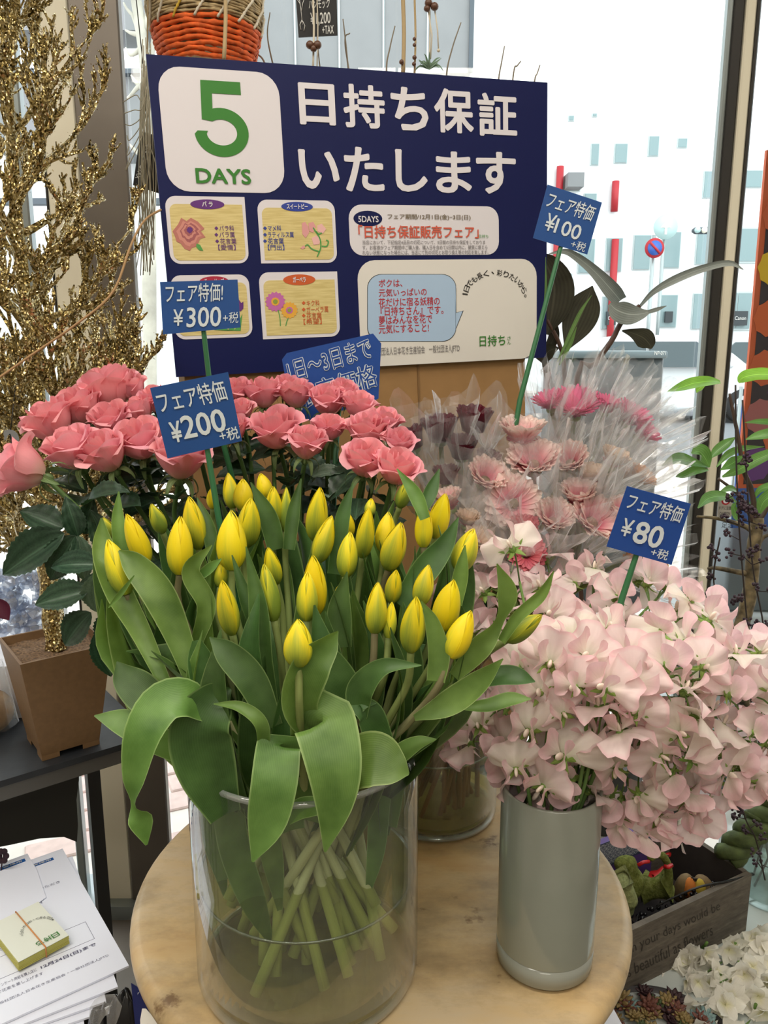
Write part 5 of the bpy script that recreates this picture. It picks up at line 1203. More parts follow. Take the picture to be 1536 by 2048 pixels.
# tapered kraft pot
FL, FR_, BL_ = V((-0.523, 1.080, 0.870)), V((-0.419, 1.162, 0.870)), V((-0.605, 1.188, 0.870))
BRp = FR_ + BL_ - FL; ctr = (FR_ + BL_) / 2
top = [FL, FR_, BRp, BL_]; PB = SHZ + 0.0005
bot = [V((ctr.x + (p.x - ctr.x) * 0.66, ctr.y + (p.y - ctr.y) * 0.66, PB)) for p in top]
M_kraft = plain('kraft_pot', '7d6040', 0.6, nz=0.08, scale=120); M_soil = plain('pot_granules', '7a5f45', 0.9, nz=0.6, scale=260, bump=1.0)
pot = thing('square_pot', 'square tapered brown kraft pot holding the gold tree', 'pot', (ctr.x, ctr.y, PB))
def lerp4(A, B, t): return [a.lerp(b, t) for a, b in zip(A, B)]
for k, nm in enumerate(('panel',) * 4):
    k2 = (k + 1) % 4; th = 0.05
    ti = [V((ctr.x + (p.x - ctr.x) * .94, ctr.y + (p.y - ctr.y) * .94, p.z)) for p in top]; bi = [V((ctr.x + (p.x - ctr.x) * .9, ctr.y + (p.y - ctr.y) * .9, p.z)) for p in bot]
    bo = [V((p.x, p.y, PB + 0.008)) for p in bot]; bi2 = [V((p.x, p.y, PB + 0.008)) for p in bi]
    part(pot, 'panel', MB().add(hexa([bo[k], bo[k2], bi2[k2], bi2[k]], [top[k], top[k2], ti[k2], ti[k]])), M_kraft, smooth=False)
for k in range(4):
    p = bot[k]; q = V((ctr.x + (p.x - ctr.x) * .72, ctr.y + (p.y - ctr.y) * .72, p.z)); s_ = 0.011
    part(pot, 'foot', MB().add(hexa([tuple(V((x, y, PB))) for x, y in ((p.x, p.y), (p.x * .7 + bot[(k + 1) % 4].x * .3, p.y * .7 + bot[(k + 1) % 4].y * .3), (q.x, q.y), (p.x * .7 + bot[k - 1].x * .3, p.y * .7 + bot[k - 1].y * .3))],
         [tuple(V((x, y, PB + 0.009))) for x, y in ((p.x, p.y), (p.x * .7 + bot[(k + 1) % 4].x * .3, p.y * .7 + bot[(k + 1) % 4].y * .3), (q.x, q.y), (p.x * .7 + bot[k - 1].x * .3, p.y * .7 + bot[k - 1].y * .3))])), M_kraft, smooth=False)
def soil(a, b):
    p = (FL.lerp(FR_, a)).lerp(BL_.lerp(BRp, a), b); p = ctr + (p - ctr) * .93; return (p.x, p.y, 0.8575 + 0.002 * sin(20 * a) * cos(17 * b) + rnd(0, .0012))
so = part(pot, 'granules', MB().add(grid(24, 24, soil)), M_soil); so['kind'] = 'stuff'

# ------------------------------------------------------------------ gold tree
def goldmat():
    t = NT('gold_glitter'); vo = t.n('ShaderNodeTexVoronoi'); vo.inputs['Scale'].default_value = 420; t.l(t.coord('Object'), vo.inputs['Vector'])
    sep = t.n('ShaderNodeSeparateColor'); t.l(vo.outputs['Color'], sep.inputs[0]); n = t.noise(40, 3)
    col = t.ramp(t.math('ADD', t.math('MULTIPLY', sep.outputs[0], .6), t.math('MULTIPLY', n, .5)), [(0.25, srgb('62522c')), (0.42, srgb('9c864c')), (0.7, srgb('d2be84')), (0.95, srgb('fff3cf'))])
    nm = t.n('ShaderNodeVectorMath', operation='SCALE'); sub = t.n('ShaderNodeVectorMath', operation='SUBTRACT'); t.l(vo.outputs['Color'], sub.inputs[0]); sub.inputs[1].default_value = (0.5, 0.5, 0.5)
    t.l(sub.outputs[0], nm.inputs[0]); nm.inputs['Scale'].default_value = 1.6
    ge = t.n('ShaderNodeNewGeometry'); ad = t.n('ShaderNodeVectorMath', operation='ADD'); t.l(ge.outputs['Normal'], ad.inputs[0]); t.l(nm.outputs[0], ad.inputs[1])
    no = t.n('ShaderNodeVectorMath', operation='NORMALIZE'); t.l(ad.outputs[0], no.inputs[0])
    return t.done(t.princ(col, 0.28, 0.78, 0.5, no.outputs[0]))
M_gold = goldmat(); M_bark = plain('brown_gilded_bark', '5f4526', 0.6, 0.3, nz=0.35, scale=80, bump=0.6)
TB = V((-0.508, 1.172, 0.858)); gt = thing('gold_tree', 'artificial tree coated in gold glitter with upward curling branches', 'tree', tuple(TB))
rt = random.Random(5)
tp = cr([tuple(TB), (-0.512, 1.175, 1.0), (-0.505, 1.178, 1.2), (-0.512, 1.175, 1.45), (-0.508, 1.176, 1.7), (-0.506, 1.176, 1.90)], 40)
part(gt, 'trunk', MB().add(tube(tp, lambda t: 0.0135 * (1 - t) ** .8 + 0.0025, 12, jit=0.12)), M_gold, smooth=False)
def twig(mb, p, d, L, r, curl, lvl):
    n = 7; pts = [p.copy()]; d = d.normalized()
    for k in range(n):
        d = (d + V((0, 0, curl)) + V((rt.uniform(-.16, .16), rt.uniform(-.16, .16), rt.uniform(-.12, .12)))).normalized(); p = p + d * L / n; pts.append(p.copy())
    mb.add(tube(pts, [r * (1 - .62 * k / n) * rt.uniform(.8, 1.25) for k in range(n + 1)], 5, jit=0.35))
    for q in range(int(L * 260)):     # glitter flakes
        c = pts[rt.randrange(1, n + 1)] + V((rt.uniform(-1, 1), rt.uniform(-1, 1), rt.uniform(-1, 1))) * r * 1.3; s_ = rt.uniform(.0012, .0030)
        a_, b_ = V((rt.uniform(-1, 1), rt.uniform(-1, 1), rt.uniform(-1, 1))).normalized() * s_, V((rt.uniform(-1, 1), rt.uniform(-1, 1), rt.uniform(-1, 1))).normalized() * s_
        mb.add(([tuple(c), tuple(c + a_), tuple(c + b_)], [(0, 1, 2)], None))
    if lvl > 0:
        m = int(5 + L * (22 if lvl == 2 else 40))
        for q in range(m):
            k = rt.randrange(1, n + 1); b = pts[k] if k == n else pts[k].lerp(pts[k + 1], rt.random()); t0 = (pts[k] - pts[k - 1]).normalized()
            side = t0.orthogonal().normalized(); side = Matrix.Rotation(rt.uniform(0, 2 * pi), 3, t0) @ side
            twig(mb, b, t0 * .8 + side * .8 + V((0, 0, .25)), L * rt.uniform(.28, .48) * (1.1 - .5 * k / n), r * .72, .10, lvl - 1)
NB = 66
for k in range(NB):
    f_ = k / (NB - 1); z = 1.05 + 0.80 * f_; i = (z - TB.z) / (1.90 - TB.z) * 39; p = V(tp[min(38, int(i))])
    a = k * 2.39996 + rt.uniform(-.3, .3); L = (0.25 - 0.09 * f_) * rt.uniform(.8, 1.12)
    mb = MB(); twig(mb, p, V((cos(a), sin(a) * .8, .28 + .5 * f_)), L, 0.0062 - .0020 * f_, 0.13, 2)
    part(gt, 'branch', mb, M_gold, smooth=False)
# thin brown twine slanting across the tree up to the poster
P = [at(-20, 768, .98), at(60, 712, 1.0), at(150, 650, 1.02), at(225, 585, 1.05), at(262, 490, 1.09), at(290, 440, 1.12), at(330, 415, 1.165)]
solo('twine', MB().add(tube(cr([tuple(p) for p in P], 30), 0.0016, 6)), plain('jute', 'a0805a', 0.9), 'thin jute twine slanting in front of the gold tree up to the poster', 'string')
a = at(18, 868, 1.03); F = Face(at(2, 855, 1.03), (1, .1, -.2), (.2, 0, -1)); tg = thing('round_tag', 'small grey round tag with one black letter hanging in the gold tree', 'tag', tuple(F.w(.012, .025)))
part(tg, 'disc', MB().add(F.slab(ell(.012, .012, .0115, .0115), -.001, 0)), M_grey_net, smooth=False); part(tg, 'lettering', F.text(MB(), 'A', .007, .006, .017, .019, .0004, .02), M_black, smooth=False)
part(tg, 'cord', MB().add(tube([tuple(F.w(.012, .001)), tuple(F.w(.012, .001) + V((-.003, .03, .05)))], .0006, 5)), M_black)

# ------------------------------------------------------------------ papers on a low stand
PZ = 0.557; A4 = (0.21, 0.297)
D1 = V((0.232, -0.312, 0)).normalized(); D2 = V((D1.y, -D1.x, 0))   # down the sheet, and towards its left
def sheet(corner_px, z, w_=.21, h_=.297, rot=0.0, curl=0.0):
    c = onz(*corner_px, z); d1 = Matrix.Rotation(rot, 3, 'Z') @ D1; d2 = Matrix.Rotation(rot, 3, 'Z') @ D2
    return c, d1, d2
sdesk = onz(125, 1697, PZ)
solo('plinth', MB().add(hexa(*[[tuple(sdesk + D1 * a + D2 * b + V((0, 0, 0))) [:2] + (z,) for a, b in ((.05, .03), (.28, .03), (.28, .26), (.05, .26))] for z in (0.0, PZ - 0.0172)])), plain('black_plinth', '1f1e1d', 0.6), 'black plinth beneath the stack of leaflets', 'plinth', smooth=False)
M_sheet = plain('leaflet_paper', 'e9edfb', 0.6); I_lt = ink('faded', '62627c'); I_lb = ink('label_blue', '1e5aa0')
sheets = [((125, 1697), 0.0, 0, 'white leaflet lying on top of the stack, printed in Japanese'), ((145, 1712), -0.10, 1, 'white leaflet just beneath the top one, turned a little'), ((150, 1724), -0.16, 2, 'leaflet third in the stack with its corner showing'), ((146, 1738), -0.20, 3, 'leaflet fourth in the stack, mostly covered'), ((140, 1750), -0.22, 4, 'lowest leaflet of the stack resting on the black plinth')]
for cpx, rot, k, lab in sheets:
    z = PZ - 0.0034 * k; c, d1, d2 = sheet(cpx, z, rot=rot)
    poly_ = [(0, 0), (.21, 0), (.21, .297), (0, .297)]
    F = Face(c + d2 * .21, -d2, d1)
    root = thing('leaflet', lab, 'paper', tuple(F.w(.105, .15, 0)), 'stacked leaflets')
    part(root, 'sheet', MB().add(F.slab(poly_, -0.0026, 0)), M_sheet, smooth=False)
    if k == 0:
        def px_(x, y): return F.loc(x, y)
        mb = MB(); 
        def ltext(s, v0, h_, u0, u1, b=0.0): F.text(mb, s, u0, v0, u1, v0 + h_, .0003, b)
        part(root, 'printed_header', MB().add(F.slab([(.150, .014), (.192, .014), (.192, .021), (.150, .021)], 0, .0002)), I_lb, smooth=False)
        m2 = MB(); F.text(m2, 'お客様用', .153, .0155, .188, .0195, .0004, .01); part(root, 'header_lettering', m2, M_white, smooth=False)
        rws = ['お客様へ アンケートのお願い', 'この度は日持ち保証販売フェアにご参加いただき', '購入された切花について下記の項目に', 'お答えください。購入日  月  日', '日持ちした日数   日  満足度', '切花の種類 バラ スイートピー', 'チューリップ ガーベラ', 'ご意見をお聞かせください']
        for r_, s in enumerate(rws): ltext(s, .060 + r_ * .0155, .0060, .02, .02 + min(.165, len(s) * .0078), 0.0)
        ltext('ご記入ありがとうございました。本アンケート用紙を購入店に', .232, .0062, .010, .115); ltext('12月24日(日)まで', .232, .0070, .120, .188, .03)
        ltext('にご持参ください。抽選で花束を差し上げます', .243, .0055, .010, .120); ltext('一般社団法人日本花き生産協会・一般社団法人JFTD', .262, .0052, .060, .195)
        part(root, 'lettering', mb, I_lt, smooth=False)
        m3 = MB()
        for (x0, y0, x1, y1) in ((.02, .185, .19, .1855), (.02, .224, .19, .2245), (.1895, .185, .19, .2245), (.02, .185, .0205, .2245)): m3.add(F.slab([(x0, y0), (x1, y0), (x1, y1), (x0, y1)], 0, .0002))
        part(root, 'printed_frame', m3, I_lt, smooth=False); FT = F
# second leaflet beside, overlapping at the far edge
c, d1, d2 = sheet((55, 1707), PZ + 0.0022, rot=0.03); F = Face(c + d2 * .21, -d2, d1)
root = thing('leaflet', 'leaflet overlapping the top one with a blue header strip at its edge', 'paper', tuple(F.w(.105, .05, 0)), 'stacked leaflets')
part(root, 'sheet', MB().add(F.slab([(0, 0), (.21, 0), (.21, .05), (.203, .12), (.14, .15), (0, .16)], -0.0008, 0)), M_sheet, smooth=False)
part(root, 'printed_header', MB().add(F.slab([(.158, .010), (.203, .010), (.203, .018), (.158, .018)], 0, .0002)), I_lb, smooth=False)
m2 = MB(); F.text(m2, 'お客様用', .163, .012, .198, .016, .0004, .01); part(root, 'header_lettering', m2, M_white, smooth=False)
# block of cards with rubber band
ct = onz(137, 1870, PZ + .0162); cb_ = onz(38, 1923, PZ + .0162); cu = onz(90, 1818, PZ + .0162)
ex = (cb_ - ct).normalized(); ey = (cu - ct).normalized(); ey = (ey - ex * ey.dot(ex)).normalized(); Lx, Ly = .064, .092
root = thing('card_block', 'block of small square-cut cards with yellow edges held by a rubber band', 'cards', tuple(ct + ex * Lx / 2 + ey * Ly / 2 - V((0, 0, .013))))
M_yel = plain('yellow_card_edge', 'b9b45c', 0.6); M_ctop = plain('cream_card', 'dfe2d6', 0.6)
def cq(a, b, z): p = ct + ex * a + ey * b; return (p.x, p.y, ct.z + z)
for k in range(16):
    j = rnd(-.0005, .0005); z0 = -.013 + k * .0008
    part(root, 'card', MB().add(hexa([cq(j, j, z0), cq(j, Ly + j, z0), cq(Lx + j, Ly + j, z0), cq(Lx + j, j, z0)], [cq(j, j, z0 + .00072), cq(j, Ly + j, z0 + .00072), cq(Lx + j, Ly + j, z0 + .00072), cq(Lx + j, j, z0 + .00072)])), M_yel if k < 15 else M_ctop, smooth=False)
F3 = Face(ct, ex, ey); m3 = MB()
# green lettering near the corner over the window side, an arch of dark letters near the camera
for ch, a, b in (('日', .012, .012), ('持', .022, .012), ('ち', .032, .012)): F3.text(m3, ch, a - .0045, b - .0045, a + .0045, b + .0045, .0006, .01, 0, 0, 0)
part(root, 'lettering', m3, M_green, smooth=False); m3 = MB()
for k, ch in enumerate('1日でも長く、彩りたいから。'):
    an = radians(-85 + k * 170 / 13); a, b = .022 + .020 * sin(an), .040 + .020 * cos(an); s_ = .0022 if ch not in '、。1' else .001
    F3.text(m3, ch, a - s_, b - s_, a + s_, b + s_, .0006, 0, 0, 0, pi - an)
part(root, 'arched_lettering', m3, I_blk, smooth=False)
bp_ = [cq(.030, -.0006, -.0136), cq(.030, -.0006, .0008), cq(.030, Ly + .0006, .0008), cq(.030, Ly + .0006, -.0136)]
part(root, 'rubber_band', MB().add(tube(bp_ + [bp_[0]], .0009, 6)), plain('rubber_band', 'd08a4c', 0.5))

# dark dried flower head at the very edge, crystal beads, bagged bulb
M_pur = plain('dried_purple', '2c1420', 0.8, nz=0.4, scale=90)
t = thing('dried_flower', 'small dark purple dried flower above the leaflets', 'flower', tuple(at(4, 1800, 1.05)))
part(t, 'stem', MB().add(tube([tuple(at(4, 1800, 1.05)), tuple(at(0, 1760, 1.05)), tuple(at(4, 1725, 1.05))], .001, 5)), M_pur)
for k in range(6): part(t, 'petal', MB().add(blob(tuple(at(5 + 7 * cos(k * 1.05), 1712 + 10 * sin(k * 1.05), 1.05)), (.005, .004, .005), 8, 6)), M_pur)
M_crys = NT('clear_acrylic'); g_ = M_crys.n('ShaderNodeBsdfTransparent'); g_.inputs[0].default_value = (.86, .9, .97, 1); d_ = M_crys.n('ShaderNodeBsdfGlossy'); d_.inputs['Roughness'].default_value = .08
e_ = M_crys.n('ShaderNodeBsdfDiffuse'); e_.inputs[0].default_value = srgb('c9d2e4'); M_crys = M_crys.done(M_crys.mixsh(.45, g_.outputs[0], M_crys.mixsh(.4, e_.outputs[0], d_.outputs[0])))
ICO = []
for s in range(3):
    rr = random.Random(s); g = blob((0, 0, 0), (1, 1, .8), 6, 4, lambda a, b: rr.uniform(.75, 1.15)); ICO.append(MB().add(g).mesh('crystal', M_crys, smooth=False))
t = thing('crystal_tray', 'clear tray heaped with ice-like acrylic crystals behind the square pot', 'tray', (-0.70, 1.34, SHZ))
part(t, 'tray', MB().add(hexa([(-.86, 1.20, SHZ + .001), (-.60, 1.26, SHZ + .001), (-.62, 1.40, SHZ + .001), (-.88, 1.34, SHZ + .001)], [(-.88, 1.19, SHZ + .10), (-.585, 1.25, SHZ + .10), (-.61, 1.41, SHZ + .10), (-.90, 1.35, SHZ + .10)])), M_paper, smooth=False)
n_c = 0
for k in range(110):
    px, py = rnd(-25, 92), rnd(1148, 1262); p = at(px, py, rnd(1.26, 1.36)); p.z = max(SHZ + .105, p.z)
    o = link('crystal', ICO[k % 3], t, Matrix.Translation(p - t.location) @ Matrix.Rotation(rnd(0, 6), 4, rvec().normalized()) @ Matrix.Scale(rnd(.009, .016), 4))
t = thing('wrapped_bulb', 'brown bulb in clear film at the edge of the slate shelf', 'bulb', (-0.60, 1.045, SHZ))
c = onz(-8, 1480, SHZ); c = V((c.x - .02, c.y + .03, SHZ)); t.location = c
part(t, 'bulb', MB().add(blob((c.x, c.y, SHZ + .035), (.036, .036, .036), 20, 12)), plain('bulb_skin', '8a6a40', 0.6, nz=.3, scale=30))
part(t, 'film_wrap', MB().add(grid(20, 8, lambda a, b: (c.x + (.040 + .004 * sin(9 * a * 2 * pi)) * (1 - .35 * b) * cos(2 * pi * a), c.y + (.040 + .004 * sin(9 * a * 2 * pi)) * (1 - .35 * b) * sin(2 * pi * a), SHZ + .012 + .105 * b))), film('bag_film', .28), smooth=True)
t = solo('magenta_petal', MB().add(leaf([(*at(-12, 1205, 1.15), .02), (*at(5, 1220, 1.15), .03), (*at(18, 1240, 1.15), .002)], V((0, -1, .5)), 6, 8, .5)), plain('magenta', '5a1a34', .6), 'dark magenta petal tip at the edge beside the crystals', 'petal')
# ================================================================== low white bench on the window side
BZ = 0.4195
solo('white_bench', MB().add(box(0.26, 0.735, 0.78, 1.28, 0.38, BZ, 0.004)).add(box(0.26, 0.52, 1.2805, 1.50, 0.38, BZ, 0.004)).add(box(0.30, 0.34, 0.82, 1.46, 0, 0.38)).add(box(0.58, 0.62, 0.82, 1.24, 0, 0.38)), plain('bench_white', 'b9c0bc', 0.5), 'low pale bench beneath the lettered crate and the white blooms', 'bench', smooth=False)

# rubber plant behind the poster edge
M_ficus = leafmat('rubber_leaf', '2a2b22', '3f3f32', 0.3, 0.06, 10, 0.1, '4a3a28', None, 0.3); M_ficus_pale = leafmat('rubber_leaf_under', '6e7570', '8f9691', 0.35, 0.06, 10, 0.08, '8f9691', None, 0.3)
M_fst = plain('rubber_stem', '4a3328', 0.6)
fp = V((0.42, 1.40, BZ)); fic = thing('rubber_plant', 'dark leaved rubber plant growing beside the edge of the poster', 'plant', tuple(fp))
part(fic, 'pot', MB().add(lathe([(0.001, 0), (.06, 0), (.078, .14), (.082, .145), (.076, .145), (.07, .12), (.001, .12)], 32, tuple(fp))), plain('dark_pot', '4a4642', .6))
def F14(x, y, Y=1.42): return at(1000 + x / 2.866, 200 + y / 2.866, Y)
part(fic, 'stem', MB().add(tube(cr([tuple(fp + V((0, 0, .12))), tuple(F14(440, 1750)), tuple(F14(545, 1520)), tuple(F14(640, 1380)), tuple(F14(700, 1270)), tuple(F14(800, 1180))], 18), lambda t: .006 - .002 * t, 8)), M_fst)
part(fic, 'stem', MB().add(tube(cr([tuple(fp + V((-.02, 0, .12))), tuple(F14(380, 1700)), tuple(F14(350, 1430)), tuple(F14(270, 1260))], 14), lambda t: .005 - .002 * t, 8)), M_fst)
def fl_(pts, Ys, m, fold=.15, tw=None, root=None, f=F14, n=(0, 0, 0), k_=2.866):
    P = []
    for i, (x, y, w_) in enumerate(pts):
        Y = Ys[0] + (Ys[1] - Ys[0]) * i / (len(pts) - 1); p = f(x, y, Y); P.append((p.x, p.y, p.z, w_ / k_ / FPX * (p - CAM).length, tw[i] if tw else 0))
    m_ = V(P[len(P) // 2][:3]); part(root or fic, 'leaf', MB().add(leaf(P, (CAM - m_).normalized() + V(n), 8, 20, fold)), m)
fl_([(270, 1345, 20), (300, 1200, 190), (310, 1060, 210), (260, 930, 120), (235, 880, 4)], (1.42, 1.41), M_ficus)
fl_([(375, 1440, 10), (440, 1290, 170), (490, 1170, 170), (530, 1065, 4)], (1.42, 1.40), M_ficus)
fl_([(628, 1168, 24), (672, 1205, 104), (740, 1228, 112), (810, 1226, 60), (862, 1212, 10)], (1.40, 1.40), M_ficus_pale, fold=.1)
fl_([(690, 1150, 70), (640, 1090, 90), (540, 980, 60), (440, 900, 44), (370, 868, 30), (280, 882, 4)], (1.42, 1.36), M_ficus_pale, fold=.3)
fl_([(800, 1185, 14), (880, 1100, 30), (1000, 1030, 44), (1150, 970, 40), (1310, 935, 30), (1395, 972, 4)], (1.42, 1.34), M_ficus_pale, fold=.3)
fl_([(700, 1322, 8), (760, 1336, 50), (820, 1362, 104), (855, 1398, 76), (868, 1426, 8)], (1.41, 1.41), M_ficus, fold=.1)
fl_([(850, 1215, 20), (900, 1200, 22), (955, 1180, 3)], (1.40, 1.38), M_ficus_pale)
fl_([(230, 1500, 60), (280, 1440, 80), (340, 1420, 4)], (1.43, 1.42), M_ficus)
fl_([(330, 1780, 40), (260, 1500, 40), (310, 1350, 60), (290, 1200, 4)], (1.44, 1.42), M_ficus)
for pts in ([(330, 1500, 10), (420, 1300, 22), (470, 1200, 18), (525, 1120, 3)], [(340, 1520, 8), (400, 1400, 26), (440, 1300, 3)], [(230, 1300, 6), (260, 1150, 16), (262, 900, 3)]):
    fl_(pts, (1.3, 1.28), leafmat('grassy_blade', '4b6a3a', '6f8f50', .4, .2, 8, .1))

# schefflera with mottled trunk
M_sch = leafmat('schefflera_leaf', '3f6a3a', '6d9a5c', 0.35, 0.3, 8, 0.15, '9fd04c', None, 0.25); M_sch_b = leafmat('schefflera_leaf_bright', '6ba03c', '9ccc58', 0.35, 0.5, 8, 0.1, 'b4e850', None, 0.25)
M_trk = plain('mottled_trunk', '6b5f45', 0.7, nz=0.8, scale=70, bump=0.4); M_tw = plain('dark_petiole', '4a3a30', 0.6)
def S3(x, y, Y=1.15): return at(1300 + x / 5.12, 700 + y / 5.12, Y)
def S4(x, y, Y=1.15): return at(1300 + x / 5.12, 1000 + y / 5.12, Y)
sp0_ = V((0.765, 1.425, 0)); sch = thing('umbrella_plant', 'umbrella plant with long green leaflets and a mottled trunk by the door', 'plant', tuple(sp0_))
part(sch, 'pot', MB().add(lathe([(0.001, 0), (.07, 0), (.092, .35), (.097, .372), (.100, .378), (.098, .384), (.093, .384), (.088, .35), (.001, .345)], 48, tuple(sp0_))), plain('white_ceramic', 'cfd6d6', .15), label='white glossy pot')
part(sch, 'trunk', MB().add(tube(cr([tuple(sp0_ + V((0, 0, .34))), tuple(S4(915, 1800, 1.22)), tuple(S4(900, 1500)), tuple(S4(960, 1200)), tuple(S4(1030, 900)), tuple(S4(1060, 500)), tuple(S4(1090, 300)), tuple(S4(1100, 180))], 30), lambda t: .0128 - .004 * t, 12, jit=.06)), M_trk)
for P in ([(1090, 240), (1180, 120), (1260, -40)], [(1070, 330), (950, 260), (700, 250 - 60), (480, 170)], [(1080, 260), (1010, 120), (900, -60), (700, -220)], [(1100, 460), (1160, 380), (1300, 330)], [(1020, 760), (700, 700), (590, 700)], [(1085, 220), (1040, -100), (960, -300), (900, -660), (830, -1000), (815, -1090)]):
    part(sch, 'branch', MB().add(tube(cr([tuple(S4(*p)) for p in P], 14), lambda t: .0048 - .0030 * t, 8)), M_trk if P[0][1] > 300 else M_tw)
def sl(pts, Ys, m, fold=.3, tw=None, wav=0): 
    P = []
    for i, (x, y, w_) in enumerate(pts):
        Y = Ys[0] + (Ys[1] - Ys[0]) * i / (len(pts) - 1); p = S3(x, y, Y); P.append((p.x, p.y, p.z, w_ / 5.12 / FPX * (p - CAM).length, tw[i] if tw else 0))
    m_ = V(P[len(P) // 2][:3]); part(sch, 'leaf', MB().add(leaf(P, (CAM - m_).normalized() + V((0, 0, .3)), 8, 20, fold, wav)), m)
sl([(720, 330, 30), (620, 320, 90), (450, 340, 120), (300, 390, 90), (178, 425, 6)], (1.15, 1.08), M_sch_b, wav=.06)
sl([(905, 330, 20), (960, 280, 110), (1100, 250, 120), (1260, 250, 110)], (1.15, 1.12), M_sch_b, wav=.06)
sl([(560, 360, 20), (500, 400, 60), (475, 440, 4)], (1.16, 1.15), M_sch_b)
sl([(610, 1200, 10), (560, 1100, 140), (500, 1040, 150), (425, 1060, 20)], (1.15, 1.12), M_sch)
sl([(620, 1110, 10), (680, 1040, 90), (780, 960, 90), (880, 890, 4)], (1.15, 1.16), M_sch)
sl([(600, 1200, 10), (440, 1150, 90), (280, 1120, 130), (120, 1190, 10)], (1.14, 1.08), M_sch)
sl([(600, 1230, 10), (480, 1230, 90), (320, 1290, 70), (260, 1300, 4)], (1.14, 1.10), M_sch)
sl([(680, 1200, 10), (800, 1070, 70), (950, 1010, 60), (1170, 990, 4)], (1.15, 1.18), M_sch)
sl([(720, 1230, 10), (860, 1150, 110), (960, 1080, 4)], (1.15, 1.12), M_sch)
sl([(740, 1300, 20), (900, 1230, 100), (1080, 1130, 120), (1260, 1050, 90)], (1.15, 1.12), M_sch)
sl([(965, 745, 4), (1100, 735, 50), (1260, 740, 70)], (1.15, 1.16), M_sch)
sl([(970, 920, 4), (1100, 880, 80), (1260, 850, 110)], (1.15, 1.14), M_sch)
sl([(890, 1560, 10), (760, 1500, 90), (600, 1520, 120), (490, 1620, 12)], (1.14, 1.08), M_sch)
sl([(900, 1450, 10), (820, 1420, 70), (690, 1470, 4)], (1.15, 1.12), M_sch)
sl([(1060, 1530, 8), (1130, 1430, 60), (1260, 1390, 90)], (1.15, 1.13), M_sch)
sl([(1110, 1700, 10), (1160, 1560, 110), (1260, 1480, 140)], (1.14, 1.12), M_sch)
sl([(930, 1760, 6), (880, 1700, 60), (860, 1600, 50), (900, 1560, 4)], (1.13, 1.12), M_sch)
# dark berry sprays
M_berry = plain('dark_berry', '33202c', 0.6, nz=.3, scale=200); BER = MB().add(blob((0, 0, 0), (1, 1, 1), 7, 5, lambda a, b: 1)).mesh('berry', M_berry)
M_spray = plain('dark_spray_stem', '2e2622', 0.7)
def S0(x, y, Y=1.02): return at(x, y, Y)
for si, (P, lab) in enumerate([([(1471, 770), (1472, 900), (1478, 1050), (1490, 1200), (1500, 1320), (1505, 1560)], 'dark berried spray crossing the mottled trunk'), ([(1485, 800), (1495, 980), (1505, 1130), (1528, 1260), (1540, 1420), (1545, 1560)], 'second dark berried spray leaning toward the blue sign'),
                                ([(1440, 1075), (1428, 1140), (1430, 1180), (1445, 1225), (1470, 1400), (1490, 1560)], 'thin small dark spray in front of the cream mullion'), ([(1478, 1585), (1492, 1640), (1512, 1680), (1530, 1760)], 'short dark berried spray above the braided trunk')]):
    root = thing('berry_spray', lab, 'branch', tuple(at(P[-1][0], P[-1][1], 1.02)), 'dark berry sprays'); L = [V(p) for p in cr([tuple(S0(*p)) for p in P], 26)]
    part(root, 'stem', MB().add(tube(L, .0011, 6)), M_spray)
    n = 26 if si < 2 else 8 if si == 2 else 10
    for q in range(n):
        i = random.randrange(5 if si < 2 else 2, 25); b = L[i]
        if si < 2 and cam_px(b)[1] < 1000 and random.random() < .6: continue
        side = V((rnd(-1, 1), rnd(-.6, .4), rnd(-.2, .6))).normalized(); e = b + side * rnd(.008, .018)
        cl_ = part(root, 'berry_cluster', MB().add(tube([tuple(b), tuple(e)], .0007, 5)), M_spray)
        for z in range(8): link('berry', BER, cl_, Matrix.Translation(e + rvec(.0052) - wloc(root)) @ Matrix.Scale(rnd(.0017, .0027), 4))

# ------------------------------------------------------------------ lettered wooden crate
CT_, CB_ = 0.52, 0.42
c0 = V((0.568, 1.095, 0)); ex = -V((0.234, 0.128, 0)).normalized(); ey = V((-ex.y, ex.x, 0)); ey = -ey if ey.y < 0 else ey; Lc, Dc, tk = 0.37, 0.158, 0.009
def cw(a, b, z): p = c0 + ex * a + ey * b; return (p.x, p.y, z)
def cbx(a0, a1, b0, b1, z0, z1): return hexa([cw(a1, b0, z0), cw(a0, b0, z0), cw(a0, b1, z0), cw(a1, b1, z0)], [cw(a1, b0, z1), cw(a0, b0, z1), cw(a0, b1, z1), cw(a1, b1, z1)])
def gw():
    t = NT('weathered_grey_wood'); n = t.noise(10, 6, rough=.7, stretch=(1, 1, 9)); n2 = t.noise(60, 3, stretch=(1, 1, 3))
    return t.done(t.princ(t.ramp(t.math('ADD', t.math('MULTIPLY', n, .7), t.math('MULTIPLY', n2, .3)), [(.3, srgb('4c463f')), (.55, srgb('6b645a')), (.75, srgb('8a8276'))]), .8, 0, .3, t.bump(n2, .3, .002)))
M_gw = gw(); M_gwd = plain('dark_stained_wood', '37312f', .8, nz=.2, scale=30)
cr8 = thing('crate', 'weathered grey wooden crate with faded English lettering, full of moss animals', 'crate', cw(Lc / 2, Dc / 2, CB_))
fr_ = part(cr8, 'front_board', MB().add(cbx(0, Lc, 0, tk, CB_, CT_)), M_gw, smooth=False)
part(cr8, 'back_board', MB().add(cbx(0, Lc, Dc - tk, Dc, CB_, CT_)), M_gw, smooth=False)
part(cr8, 'end_cap', MB().add(cbx(0, tk, tk, Dc - tk, CT_, CT_ + .0012)), M_gw, smooth=False)
